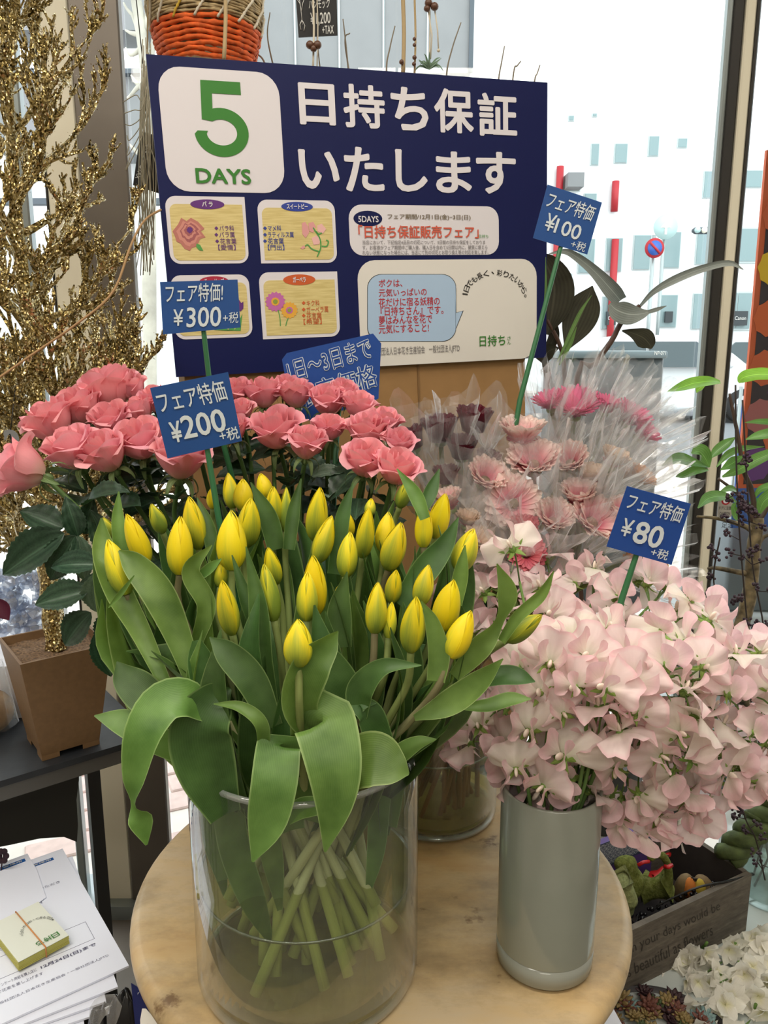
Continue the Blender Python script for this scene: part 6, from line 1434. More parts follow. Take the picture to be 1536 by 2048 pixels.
for a in (0, Lc - tk): part(cr8, 'end_board', MB().add(cbx(a, a + tk, tk, Dc - tk, CB_, CT_ + .0)), M_gwd if a == 0 else M_gw, smooth=False)
part(cr8, 'bottom_board', MB().add(cbx(tk, Lc - tk, tk, Dc - tk, CB_, CB_ + .006)), M_gwd, smooth=False)
F = Face(cw(Lc, 0, CT_), -ex, (0, 0, -1)); I_l = plain('faded_black_lettering', '3a352f', .8)
def fb_(x0, y0, x1, y1): pass
def cl(px, py): return F.loc(1150 + px / 3.979, 1600 + py / 3.979)
u0 = cl(405, 1190)[0]; u1 = cl(1150, 870)[0]
part(fr_, 'lettering', F.text(F.text(MB(), 'Wish your days would be', u0 - .024, .020, u1, .042, .0005, 0, -.25), 'as beautiful as flowers', u0 - .004, .055, cl(1095, 1010)[0], .076, .0005, 0, -.25), I_l, smooth=False)
cz = CB_ + .007
# purple gift bag with a hemp leaf band at the back
M_bag = plain('purple_paper', '5b3f86', .6); M_asa = plain('navy_band', '3b4566', .6); M_asal = plain('pale_line', 'b9bcc8', .6)
bagF = Face(cw(.37, Dc - tk - .016, cz + .125), -ex, (0, 0, -1)); BW = .30
bag = thing('gift_bag', 'purple gift bag with a pale star patterned band at the back of the crate', 'bag', tuple(bagF.w(BW / 2, .125)))
part(bag, 'body', MB().add(bagF.slab([(0, 0.0), (BW, 0.0), (BW + .0, .125), (0, .125)], -.012, 0)), M_bag, smooth=False)
band = part(bag, 'patterned_band', MB().add(bagF.slab([(0, -.001), (BW, -.001), (BW, .044), (0, .044)], 0, .0006)), M_asa, smooth=False)
mb = MB(); s_ = .0092
def seg(p, q, w_=.00035):
    dx, dy = q[0] - p[0], q[1] - p[1]; d = sqrt(dx * dx + dy * dy); nx, ny = -dy / d * w_, dx / d * w_
    mb.add(([tuple(bagF.w(x, y, .0009)) for x, y in ((p[0] + nx, p[1] + ny), (q[0] + nx, q[1] + ny), (q[0] - nx, q[1] - ny), (p[0] - nx, p[1] - ny))], [(0, 1, 2, 3)], None))
for j in range(6):
    for i in range(22):
        cx, cy = (i + (j % 2) * .5) * s_ * sqrt(3) * .98, j * s_ * 1.0 + .001
        if cx > BW - .006 or cy > .041 or cx < .004: continue
        for k in range(12):
            a = k * pi / 6; R = s_ * (.98 if k % 2 == 0 else .62); q = (cx + R * cos(a), cy + R * sin(a))
            if 0 <= q[1] <= .043 and 0 < q[0] < BW: seg((cx, cy), q)
            a2 = (k + 1) * pi / 6; R2 = s_ * (.98 if k % 2 else .62); q2 = (cx + R2 * cos(a2), cy + R2 * sin(a2))
            if 0 <= q[1] <= .043 and 0 <= q2[1] <= .043: seg(q, q2)
part(band, 'star_pattern', mb, M_asal, smooth=False)
# moss animals
def mossmat():
    t = NT('green_moss'); n = t.noise(160, 5, rough=.7); n2 = t.noise(25, 3)
    return t.done(t.princ(t.ramp(t.math('ADD', t.math('MULTIPLY', n, .6), t.math('MULTIPLY', n2, .4)), [(.3, srgb('4c5228')), (.5, srgb('757d40')), (.7, srgb('a0a568'))]), .95, 0, .1, t.bump(n, .9, .004)))
M_moss = mossmat(); M_rib = plain('red_ribbon', 'b81e24', .4)
def fuzz(mb, n, s_=.0016):
    rr = random.Random(3); v = list(mb.v)
    for _ in range(n):
        p = V(v[rr.randrange(len(v))]) + V((rr.uniform(-.003, .003), rr.uniform(-.003, .003), rr.uniform(-.003, .003))); d = V((rr.uniform(-1, 1), rr.uniform(-1, 1), rr.uniform(-1, 1))) * s_ * 1.5; e = d.orthogonal().normalized() * .0004
        mb.add(([tuple(p - e), tuple(p + e), tuple(p + d)], [(0, 1, 2)], None))
    return mb
def C8(x, y, Y): return at(1150 + x / 3.979, 1600 + y / 3.979, Y)
def skin(name, parent, joints, edges, mat, sub=2):
    me = bpy.data.meshes.new(name); b = wloc(parent); me.from_pydata([tuple(V(j[0]) - b) for j in joints], edges, [])
    o = link(name, me, parent); md = o.modifiers.new('skin', 'SKIN'); sv = me.skin_vertices[0].data
    for q, j in zip(sv, joints): q.radius = (j[1], j[1]) if not isinstance(j[1], tuple) else j[1]
    sv[0].use_root = True; md.use_smooth_shade = True; s2 = o.modifiers.new('smooth', 'SUBSURF'); s2.levels = s2.render_levels = sub
    me.materials.append(mat); return o
DY = 1.115
dk = thing('moss_swan', 'green moss swan with curled neck and red ribbon inside the crate', 'ornament', tuple(C8(640, 820, DY - .03)))
J = [(C8(650, 700, DY), .019), (C8(560, 690, DY + .01), .018), (C8(480, 640, DY + .015), .009), (C8(720, 680, DY - .005), .014), (C8(748, 600, DY - .01), .0068), (C8(738, 500, DY - .012), .006), (C8(695, 436, DY - .015), .0064), (C8(640, 420, DY - .018), .0074), (C8(600, 450, DY - .022), .0085), (C8(598, 490, DY - .024), .004)]
skin('body', dk, J, [(0, 1), (1, 2), (0, 3), (3, 4), (4, 5), (5, 6), (6, 7), (7, 8), (8, 9)], M_moss)
part(dk, 'ribbon', MB().add(tube([tuple(C8(712, 528, DY - .030)), tuple(C8(740, 535, DY - .034)), tuple(C8(768, 520, DY - .022))], .0032, 8)), M_rib)
part(dk, 'ribbon_tail', MB().add(leaf([(*C8(700, 530, DY - .03), .004), (*C8(660, 570, DY - .034), .006), (*C8(605, 590, DY - .036), .011), (*C8(620, 612, DY - .036), .002)], V((0, -1, .3)), 4, 8, .3)), M_rib)
part(dk, 'ribbon_loop', MB().add(leaf([(*C8(720, 430, DY - .0), .003), (*C8(755, 425, DY), .004), (*C8(750, 450, DY), .003)], V((0, -1, .3)), 4, 8, .3)), M_rib)
br_ = thing('moss_dog', 'green moss animal with a raised muzzle and red collar beside the swan', 'ornament', tuple(C8(480, 800, DY - .04)))
J = [(C8(430, 640, DY - .01), .016), (C8(440, 560, DY - .012), .012), (C8(430, 500, DY - .016), .0145), (C8(370, 510, DY - .020), .013), (C8(315, 525, DY - .024), .008), (C8(470, 468, DY - .01), .005), (C8(520, 700, DY - .01), .021), (C8(400, 760, DY - .02), .009), (C8(395, 850, DY - .02), .008)]
skin('body', br_, J, [(0, 1), (1, 2), (2, 3), (3, 4), (2, 5), (0, 6), (0, 7), (7, 8)], M_moss)
part(br_, 'collar', MB().add(tube([tuple(C8(500, 520, DY - .034)), tuple(C8(545, 495, DY - .034)), tuple(C8(590, 490, DY - .03))], .0028, 6)), M_rib)
b3 = thing('moss_ball_animal', 'paler moss figure close to the table edge', 'ornament', tuple(C8(400, 900, DY - .07)))
M_moss2 = plain('pale_moss', '8d9460', .95, nz=.25, scale=150, bump=.8)
J = [(C8(390, 720, DY - .055), .021), (C8(350, 660, DY - .055), .018), (C8(420, 830, DY - .06), .012), (C8(415, 960, DY - .06), .007)]
skin('body', b3, J, [(0, 1), (0, 2), (2, 3)], M_moss2)
# two little birds
M_bb, M_bo, M_by, M_bk = plain('bird_brown', '7d6848', .8, nz=.2, scale=90), plain('bird_orange', 'cc7a34', .8), plain('bird_yellow', 'b8a03a', .8), plain('bird_beak', '2b211c', .5)
for lab, x, y, mir, m2 in (('small brown ornament bird with an orange breast', 870, 680, 1, M_bo), ('small ornament bird with grey head and yellow breast facing the other bird', 1030, 690, -1, M_by)):
    Y_ = 1.125; rt_ = thing('ornament_bird', lab, 'ornament', tuple(C8(x, y + 90, Y_)), 'ornament birds in the crate')
    J = [(C8(x - 10 * mir, y + 40, Y_), .0165), (C8(x - 40 * mir, y + 100, Y_ + .01), .011), (C8(x + 25 * mir, y - 45, Y_ - .005), .0125), (C8(x + 60 * mir, y - 55, Y_ - .008), .009)]
    skin('body', rt_, J, [(0, 1), (0, 2), (2, 3)], M_bb)
    part(rt_, 'breast', MB().add(blob(tuple(C8(x + 40 * mir, y + 20, Y_ - .012)), (.010, .009, .018), 12, 8)), m2)
    part(rt_, 'beak', MB().add(tube([tuple(C8(x + 70 * mir, y - 55, Y_ - .012)), tuple(C8(x + 95 * mir, y - 45, Y_ - .014))], [.003, .0005], 6)), M_bk)
    part(rt_, 'eye', MB().add(blob(tuple(C8(x + 62 * mir, y - 62, Y_ - .018)), (.0016,) * 3, 6, 4)), M_bk)
# vine wreath of black beads and a twig
M_bead = plain('black_gloss_bead', '17161a', .2); BD = MB().add(blob((0, 0, 0), (1, 1, 1), 8, 6)).mesh('bead', M_bead)
wr = thing('bead_wreath', 'glossy black beads on a dark wire lying along the crate', 'ornament', cw(.2, .03, cz)); Lw = [V(cw(.02 + .32 * k / 30, .05 + .012 * sin(k), cz + .035 + .01 * cos(k * 1.3))) for k in range(31)]
part(wr, 'wire', MB().add(tube(cr([tuple(p) for p in Lw], 60), .0014, 6)), M_black)
for k in range(170):
    p = Lw[random.randrange(31)] + V((rnd(-.022, .022), rnd(-.02, .02), rnd(-.012, .016))); link('bead', BD, wr, Matrix.Translation(p - wloc(wr)) @ Matrix.Scale(rnd(.0026, .0042), 4))
solo('dark_twig', MB().add(tube(cr([tuple(C8(1420, 590, 1.10)), tuple(C8(1250, 640, 1.08)), tuple(C8(1000, 690, 1.06)), tuple(C8(820, 760, 1.06)), tuple(C8(680, 830, 1.06)), tuple(C8(640, 870, 1.06))], 24), lambda t: .0022 - .0012 * t, 7, jit=.15)), M_black, 'thin dark twig resting across the rim of the crate', 'twig')
solo('fallen_petal', MB().add(leaf([(*C8(850, 345, 1.20), .004), (*C8(890, 390, 1.195), .018), (*C8(925, 440, 1.19), .004)], V((-.5, -1, .4)), 6, 8, .3)), M_sp, 'fallen pale petal stuck on the inner end of the crate', 'petal')

# teal glass vase behind the crate
def tube_thing(name, lab, cat, c, prof, m, pn='body'):
    t = thing(name, lab, cat, c); part(t, pn, MB().add(lathe(prof, 48, c)), m); return t
gv_c = (0.648, 1.185, BZ)
t = thing('glass_vase', 'pale teal glass vase of dark stems at the outer end of the crate', 'vase', gv_c)
M_teal_g = glass('teal_glass', (.84, .92, .90), 1.2, 0.05, .16)
part(t, 'body', MB().add(lathe([(.001, .001), (.055, .001), (.058, .01), (.058, .20), (.056, .203), (.0545, .20), (.0545, .012), (.001, .01)], 40, gv_c)), M_teal_g)
mb = MB()
for k in range(7): a = k * 1.1; part(t, 'stem', MB().add(tube(cr([(gv_c[0] + .03 * cos(a), gv_c[1] + .03 * sin(a), BZ + .015), (gv_c[0] + .01 * cos(a + 2), gv_c[1] + .02 * sin(a), BZ + .12), (gv_c[0] - .03 * cos(a), gv_c[1] - .02, BZ + .30)], 10), .0018, 6)), M_spray)
# braided trunk
M_braid = plain('braided_bark', '4c5a30', .75, nz=.45, scale=60, bump=.5)
ba, bb_ = at(1455, 1712, 1.13), at(1600, 1560, 1.10); bt = thing('braided_trunk', 'thick braided green and brown plant trunk leaning over the crate', 'plant', tuple(ba))
ax_ = (bb_ - ba); q1 = ax_.orthogonal().normalized(); q2 = ax_.normalized().cross(q1)
for s in range(3):
    part(bt, 'strand', MB().add(tube([tuple(ba + ax_ * (k / 30) + (q1 * cos(k * .42 + s * 2.094) + q2 * sin(k * .42 + s * 2.094)) * .0125) for k in range(31)], lambda t: .0128, 9, jit=.05)), M_braid)
part(bt, 'twig', MB().add(tube(cr([tuple(at(1405, 1597, 1.05)), tuple(at(1480, 1620, 1.08)), tuple(at(1520, 1640, 1.10)), tuple(at(1560, 1650, 1.1))], 10), .0024, 7)), M_braid)
wb = at(1600, 1560, 1.10)
part(bt, 'lower_trunk', MB().add(tube(cr([tuple(bb_), (bb_.x + .04, bb_.y + .02, bb_.z - .02), (bb_.x + .18, bb_.y + .03, bb_.z - .12), (bb_.x + .18, bb_.y + .03, .1)], 12), .018, 10)), M_braid)
part(bt, 'pot', MB().add(lathe([(.001, 0), (.05, 0), (.062, .10), (.056, .10), (.001, .09)], 28, (bb_.x + .18, bb_.y + .03, 0))), plain('grey_pot', '8a8a84', .5))

# ------------------------------------------------------------------ white larkspur-like blooms, lower corner
M_wp = petalmat('white_petal', 'f2efc4', 'f6f3e8', .3, .5, .1, .06, stops=(0, .4), vs_=14, hv=.01)
WPM = []
for s in range(3):
    rr = random.Random(s + 50); p1 = rr.uniform(0, 6)
    def f(a, b, p1=p1):
        x = 2 * a - 1; w_ = .009 * sin(pi * b ** .7) ** .7 + .0003
        return (x * w_, b * .024 + .001 * sin(p1 + 5 * x), .006 * b * b * (1 if p1 > 3 else -.4) + .12 * w_ * x * x + .0012 * sin(7 * b + p1) * x)
    WPM.append(MB().add(grid(6, 8, f)).mesh('petal', M_wp))
wsp = [(1375, 1905, 1.03), (1420, 1920, 1.01), (1460, 1895, 1.03), (1500, 1880, 1.03), (1535, 1880, 1.04), (1390, 1960, .98), (1440, 1965, .97), (1485, 1940, .98), (1525, 1935, .99), (1400, 2015, .94), (1450, 2020, .93), (1500, 2000, .95), (1540, 1990, .96), (1480, 2060, .90), (1530, 2050, .92), (1555, 1920, 1.0), (1360, 1935, 1.02), (1425, 2065, .90)]
wv = (0.42, 0.90, 0.0)
vs2 = at(1500, 2100, 0.93); vz = 0.28
sw = thing('white_flower_bucket', 'pale bucket that holds the white blooms below the crate', 'bucket', (vs2.x, .93, 0)); part(sw, 'body', MB().add(lathe([(.001, .0), (.07, .0), (.085, .28), (.088, .285), (.081, .28), (.066, .01), (.001, .01)], 36, (vs2.x, .93, 0))), M_paper)
for k in range(0, len(wsp), 3):
    grp = wsp[k:k + 3]; c = sum((at(*q) for q in grp), V((0, 0, 0))) / 3
    root = thing('white_larkspur', f'white bloom spray, {ORD[k // 3]} along from the succulent bowl', 'flower', (vs2.x + .01 * (k % 5 - 2), .93 + .008 * (k % 4), .02), 'white blooms below the crate'); r0 = V(root.location)
    part(root, 'stem', MB().add(tube(cr([tuple(r0), tuple(V((r0.x, r0.y, .26))), tuple(c + V((0, .02, -.04))), tuple(c + V((0, .01, .01)))], 14), .0022, 7)), M_spstem)
    for q in grp:
        p = at(*q)
        fo = part(root, 'blossom', MB().add(tube([tuple(c + V((0, .01, -.01))), tuple(p)], .0011, 5)), M_spstem)
        for bl in range(3):
            fc = V((rnd(-.8, .6), -1, rnd(-.3, .9))).normalized(); pc_ = p + rvec(.014)
            A = align(pc_ - wloc(root), fc, rnd(0, 6), rnd(.9, 1.15))
            for z in range(6): link('petal', WPM[(z + bl) % 3], fo, A @ Matrix.Rotation(z * pi / 3 + rnd(-.2, .2), 4, 'Z') @ Matrix.Rotation(rnd(.2, .8), 4, 'X'))
# succulent bowl
sbz = onz(1320, 2040, 0.40); sb = (onz(1330, 2075, .44).x, onz(1330, 2075, .44).y, 0.34)
bowl = thing('succulent_bowl', 'dark round bowl planted with small grey and reddish succulents', 'bowl', sb)
part(bowl, 'bowl', MB().add(lathe([(.001, 0), (.07, 0), (.10, .06), (.104, .085), (.100, .087), (.095, .075), (.001, .070)], 48, sb)), plain('charcoal_bowl', '332f30', .5))
ss_ = [plain('succ_blue', '7f9a98', .6), plain('succ_red', '6f4438', .6), plain('succ_ochre', '8f7a4c', .6), plain('succ_green', '4a5a34', .6), plain('succ_plum', '3a2226', .6)]
SM = []
for m in ss_:
    mb = MB()
    for ring in range(3):
        for z in range(8 - ring):
            a = z * 2 * pi / (8 - ring) + ring * .4; el = .3 + ring * .45; L = .0125 - ring * .0025
            mb.add(blob((0, 0, 0), (L / 2, .0028, .0015), 6, 4, None), 0, Matrix.Rotation(a, 4, 'Z') @ Matrix.Rotation(-el, 4, 'Y') @ Matrix.Translation((L / 2 + .002, 0, .001)))
    SM.append(mb.mesh('rosette', m))
for k in range(95):
    a, r_ = rnd(0, 2 * pi), .09 * sqrt(random.random()); link('rosette', random.choice(SM), bowl, Matrix.Translation((r_ * cos(a), r_ * sin(a), .078 + rnd(0, .008))) @ Matrix.Rotation(rnd(0, 6), 4, 'Z') @ Matrix.Rotation(rnd(-.4, .4), 4, 'X') @ Matrix.Scale(rnd(.8, 1.5), 4))
solo('plinth', MB().add(box(sb[0] - .10, sb[0] + .10, sb[1] - .10, sb[1] + .10, 0, .3395, .003)), plain('black_plinth_2', '1d1c1b', .6), 'black plinth under the succulent bowl', 'plinth', smooth=False)
# white leaflet with blue blot by the table edge
pz = .55; q = [onz(x, y, pz) for x, y in ((1130, 2060), (1222, 2008), (1246, 2052), (1200, 2120))]; F = Face(q[0], q[1] - q[0], q[3] - q[0])
lf = thing('white_card', 'white card with a dark blue printed shape tucked below the table edge', 'card', tuple(q[1] - V((0, 0, .002))))
part(lf, 'card', MB().add(F.slab([F.loc(1130, 2060), F.loc(1222, 2008), F.loc(1246, 2052), F.loc(1200, 2120)], -.002, 0)), M_paper, smooth=False)
part(lf, 'printed_shape', MB().add(F.slab([F.loc(*p) for p in ((1172, 2060), (1182, 2046), (1195, 2041), (1207, 2041), (1206, 2060))], 0, .0004)), M_navy, smooth=False)
part(lf, 'support', MB().add(hexa([tuple(V((p.x, p.y, .3))) for p in (q[0], q[1], q[1] + V((0, -.03, 0)), q[0] + V((0, -.03, 0)))], [tuple(V((p.x, p.y, pz - .003))) for p in (q[0], q[1], q[1] + V((0, -.03, 0)), q[0] + V((0, -.03, 0)))])), M_black, smooth=False)

# ------------------------------------------------------------------ door side beyond the mullion
M_pl, M_or, M_ye = plain('banner_purple', '1f1320', .6), plain('banner_orange', 'c0562c', .6), plain('banner_yellow', 'd8b21c', .6)
TLb, BLb = at(1534, 300, 1.95), at(1506, 975, 1.95); F = Face(TLb, (1, .15, 0), BLb - TLb); hb = (BLb - TLb).length
bn = thing('flower_banner', 'upright orange bordered banner with yellow and orange flowers outside the door', 'banner', tuple(F.w(.15, hb + .78)))
part(bn, 'board', MB().add(F.slab([(0, 0), (.32, 0), (.32, hb), (0, hb)], -.008, 0)), M_or, smooth=False); part(bn, 'printed_ground', MB().add(F.slab([(.014, .01), (.306, .01), (.306, hb - .01), (.014, hb - .01)], 0, .0006)), M_pl, smooth=False)
for k in range(14): part(bn, 'printed_flower', MB().add(F.slab([(.045 + .055 * (k % 2) + x, hb - .06 - .058 * k + y) for x, y in star(0, 0, .044, 9, .9)], .0006, .0012)), (I_pur, M_or, I_r2, I_pur, M_or, I_r2, I_org, M_ye, M_ye, I_r2, M_or, I_org, M_or, I_r2)[k], smooth=False)
part(bn, 'lower_panel', MB().add(F.slab([(-.01, hb), (.32, hb), (.32, hb + .10), (-.01, hb + .10)], 0, .0006)), M_sign_blue, smooth=False)
part(bn, 'green_mark', MB().add(F.slab([(.055 + x, hb + .05 + y) for x, y in ell(0, 0, .025, .025)], .0006, .001)), plain('mark_green', '3f9a58', .6), smooth=False); part(bn, 'mark_core', MB().add(F.slab([(.055 + x, hb + .05 + y) for x, y in ell(0, 0, .012, .012)], .001, .0014)), M_white, smooth=False)
part(bn, 'pole', MB().add(tube([tuple(F.w(.3, -.1, -.01)), tuple(F.w(.3, hb + .1, -.01)), tuple(V((F.w(.3, 0).x, F.w(.3, 0).y, 0)))], .008, 8)), M_alu)
sd = thing('wheeled_sign_base', 'grey water filled sign base on a round wheel beyond the door', 'sign', (at(1500, 1200, 2.2).x, 2.2, 0))
a = at(1462, 1045, 2.2); b = at(1600, 1225, 2.2)
part(sd, 'body', MB().add(box(a.x, b.x, 2.2, 2.5, b.z - .0, a.z, .01)), plain('grey_sign_base', '6c767c', .5)); part(sd, 'foot', MB().add(box(a.x - .06, b.x, 2.18, 2.55, .06, b.z, .01)), plain('grey_sign_foot', 'a9b2b6', .5))
part(sd, 'wheel', MB().add(tube([(a.x - .0, 2.15, .06), (a.x - .0, 2.19, .06)], .045, 20)), M_grey_line)
bl = thing('blue_flag', 'tall blue and white flag on a pole outside the door', 'flag', (at(1490, 900, 3.0).x, 3.0, 0)); a = at(1487, 800, 3.0); b = at(1507, 1010, 3.0)
part(bl, 'cloth', MB().add(box(a.x, b.x, 3.0, 3.012, b.z, a.z)), M_sign_blue, smooth=False); part(bl, 'white_edge', MB().add(box(b.x, b.x + .03, 3.0, 3.012, b.z, a.z + .03)), M_white, smooth=False); part(bl, 'pole', MB().add(tube([(a.x - .012, 3.0, 0), (a.x - .012, 3.0, a.z + .05)], .007, 8)), M_alu)
# caution sticker on the door glass
F = Face(at(1438, 992, GY - .005), (1, 0, 0), (0, 0, -1)); u1, v1 = F.loc(1463, 1034); stk = thing('caution_sticker', 'pale sticker with red ring warning about the door', 'sticker', tuple(F.w(u1 / 2, v1)))
part(stk, 'sticker', MB().add(F.slab(rrect(0, 0, u1, v1, .003), -.001, 0)), plain('sticker_grey', 'a9a59c', .5), smooth=False)
part(stk, 'red_ring', MB().add(F.slab(ell(u1 * .5, v1 * .24, u1 * .3, v1 * .18), 0, .0003)), M_red, smooth=False); part(stk, 'ring_core', MB().add(F.slab(ell(u1 * .5, v1 * .24, u1 * .18, v1 * .11), .0003, .0006)), M_paper, smooth=False)
part(stk, 'lettering', F.text(F.text(MB(), 'ドアに注意', u1 * .08, v1 * .48, u1 * .92, v1 * .66, .0004), 'CAUTION', u1 * .14, v1 * .76, u1 * .86, v1 * .9, .0004), M_black, smooth=False)
F = Face(at(1444, 1044, GY - .005), (1, 0, 0), (0, 0, -1)); u1, v1 = F.loc(1466, 1056); solo('door_lettering', F.text(MB(), '足治', 0, 0, u1, v1, 0), M_black, 'small black Japanese characters lettered on the door glass', 'lettering', smooth=False)
# ================================================================== hung from the rail above the window
RZ = 2.30
rail = solo('hanging_rail', MB().add(tube([(-0.498, 1.42, RZ), (0.646, 1.42, RZ)], .008, 10)).add(box(-.51, -.49, 1.40, 1.61, RZ - .012, RZ + .012)).add(box(.645, .66, 1.40, 1.66, RZ - .012, RZ + .012)), M_alu, 'thin metal rail running along the shop window', 'rail')
M_raf = plain('tan_raffia', 'a8936c', .85, nz=.35, scale=90, bump=.5); M_rafo = plain('orange_raffia', 'cf5a1e', .8, nz=.3, scale=80, bump=.5); M_cord = plain('natural_cord', 'b09a74', .9); M_wcord = plain('white_cord', 'cfc6b2', .9); M_ycord = plain('yellow_cord', 'c8a63a', .8); M_wbead = plain('brown_bead', '5f4030', .4)
bc = at(413, 60, 1.36); BR = 88 / FPX * (bc - CAM).length
hb_ = thing('hanging_basket', 'woven tan and orange raffia basket hanging above the poster', 'basket', (bc.x, 1.36, at(413, 122, 1.36).z))
z_of = lambda py: at(413, py, 1.36).z
def brad(z): 
    t = (z - z_of(125)) / (z_of(-60) - z_of(125)); return BR * (0.86 + .20 * sin(min(1, t * 1.6) * pi / 2) - .05 * max(0, t - .6))
zz = z_of(138); k = 0
part(hb_, 'liner', MB().add(lathe([(.001, z_of(118) + .004), (brad(z_of(118)) - .006, z_of(118) + .004)] + [(brad(z) - .004, z) for z in (z_of(90), z_of(60), z_of(20), z_of(-40), z_of(-90))], 36, (bc.x, 1.36, 0))), M_raf)
while zz < z_of(-90):
    org = zz < z_of(66); st_ = .0068 if org else .0038; r0 = brad(zz)
    m = 72; ph = rnd(0, 6)
    part(hb_, 'coil', MB().add(tube([(bc.x + (r0 + .0012 * sin(9 * a + ph)) * cos(a), 1.36 + (r0 + .0012 * sin(9 * a + ph)) * sin(a), zz + .0012 * sin(5 * a + ph)) for a in [2 * pi * i / m for i in range(m + 1)]], lambda t: st_ * (.55 + .14 * sin(t * 150)), 7, False, jit=.12)), M_rafo if org else M_raf)
    zz += st_
for i in range(16):
    a0 = 2 * pi * i / 16; pts = []
    for q in range(14):
        t = q / 13; z = z_of(74) + (z_of(-80) - z_of(74)) * t; a = a0 + .9 * t; r0 = brad(z) + .0035 + .001 * sin(q * 2); pts.append((bc.x + r0 * cos(a), 1.36 + r0 * sin(a), z))
    part(hb_, 'twisted_cord', MB().add(tube(cr(pts, 40), lambda t: .0019 + .0006 * sin(t * 110), 6)), M_ycord if i % 5 == 1 else M_wcord)
for i in range(3):
    a = 2 * pi * i / 3 + .5; part(hb_, 'hanger', MB().add(tube([(bc.x + brad(z_of(-80)) * cos(a), 1.36 + brad(z_of(-80)) * sin(a), z_of(-80)), (bc.x, 1.42, RZ)], .0016, 6)), M_cord)
def hang(name, lab, px, Y, pybot, beads=(), w_=.0016, m=None, grp='hanging cords', sway=2, extra=None):
    p = at(px, pybot, Y); ztop = RZ; t = thing(name, lab, 'cord', tuple(p), grp)
    n = 10; pts = [(p.x + sway * .0007 * sin(k * 1.7), Y + (1.42 - Y) * k / n, p.z + (ztop - p.z) * k / n) for k in range(n + 1)]
    part(t, 'cord', MB().add(tube(cr(pts, 30), w_, 6)), m or M_cord)
    for bx, by, r_ in beads: part(t, 'bead', MB().add(blob(tuple(at(bx, by, Y - .004)), (r_, r_, r_ * .95), 12, 8)), M_wbead)
    return t
hang('beaded_cord', 'cord with two dark wooden beads beside the woven basket', 318, 1.36, 112, [(319, 54, .0055), (318, 68, .0056)])
hang('beaded_cord', 'cord strands with three wooden beads hanging over the black price tag', 626, 1.30, 135, [(620, 90, .0062), (635, 90, .0062), (627, 97, .0052)], m=M_wcord)
hang('macrame_hanger', 'thin second strand beside the beads over the black tag', 634, 1.31, 135, [], .001, M_wcord)
hang('macrame_hanger', 'brown strand hanging in front of the woven basket', 448, 1.25, 118, [], .003)
hang('macrame_hanger', 'thick pale brown macrame cord near the air plant', 806, 1.36, 148, [(803, 124, .004)], .0036, M_cord)
hang('macrame_hanger', 'coloured beaded cord next to the thick pale cord', 829, 1.36, 150, [(829, 78, .003), (829, 90, .003), (829, 115, .0036), (828, 128, .0034)], .0018)
t = hang('air_plant', 'air plant hanging on a cord with brown wooden beads', 858, 1.36, 135, [(857, 6, .0062), (869, 13, .0064), (854, 17, .0052)], .0012, M_wcord); t['category'] = 'plant'
part(t, 'cord', MB().add(tube([tuple(at(869, 16, 1.36)), tuple(at(875, 60, 1.36)), tuple(at(877, 100, 1.36))], .0011, 5)), M_wcord); part(t, 'bead', MB().add(blob(tuple(at(877, 101, 1.36)), (.0026,) * 3, 8, 6)), M_wcord)
part(t, 'cord', MB().add(tube([tuple(at(856, 20, 1.36)), tuple(at(864, 70, 1.36)), tuple(at(861, 118, 1.36))], .0011, 5)), M_wcord)
for k in range(13):
    a = radians(-30 + 240 * k / 12); p = at(858, 138, 1.36); L = rnd(.016, .03); d = V((cos(a), rnd(-.5, .5), abs(sin(a)) * .8 + .2)).normalized()
    part(t, 'leaf', MB().add(leaf([(*p, .004), (*(p + d * L * .6), .003), (*(p + d * L + V((0, 0, -.006 * (k % 3)))), .0006)], V((0, -1, .2)), 3, 8, .5)), M_rleaf_pale)
# slender dry twigs standing behind the poster in a tall pot
rp = V((0.12, 1.59, 0)); dt = thing('dry_branch_pot', 'tall pot of thin bare twigs whose tips rise above the poster', 'branches', tuple(rp))
part(dt, 'pot', MB().add(lathe([(.001, 0), (.05, 0), (.055, .5), (.058, .52), (.053, .52), (.048, .45), (.001, .45)], 32, tuple(rp))), M_dark)
M_dtw = plain('grey_twig', '8a8070', .8)
for P in ([(465, 20), (490, 70), (512, 105), (530, 128)], [(633, 60), (640, 135), (652, 200)], [(686, 38), (692, 90), (697, 140)], [(790, 52), (780, 95), (773, 140)], [(922, 45), (905, 95), (893, 150)], [(1009, 92), (1003, 125), (997, 160)], [(1042, 122), (1034, 132), (1028, 142)], [(1080, 130), (1074, 148), (1069, 162)], [(540, 25), (535, 70), (545, 125)], [(700, 66), (690, 82)]):
    Q = [tuple(at(x, y, 1.40)) for x, y in P]; e = V(Q[-1]); part(dt, 'twig', MB().add(tube(cr(Q + [tuple(e.lerp(rp + V((0, 0, .5)), .05)), tuple(e.lerp(rp + V((0, 0, .5)), .2)), tuple(e.lerp(rp + V((0, 0, .5)), .6)), tuple(rp + V((rnd(-.03, .03), 0, .47)))], 40), lambda t: .0009 + .0014 * t, 5)), M_dtw)
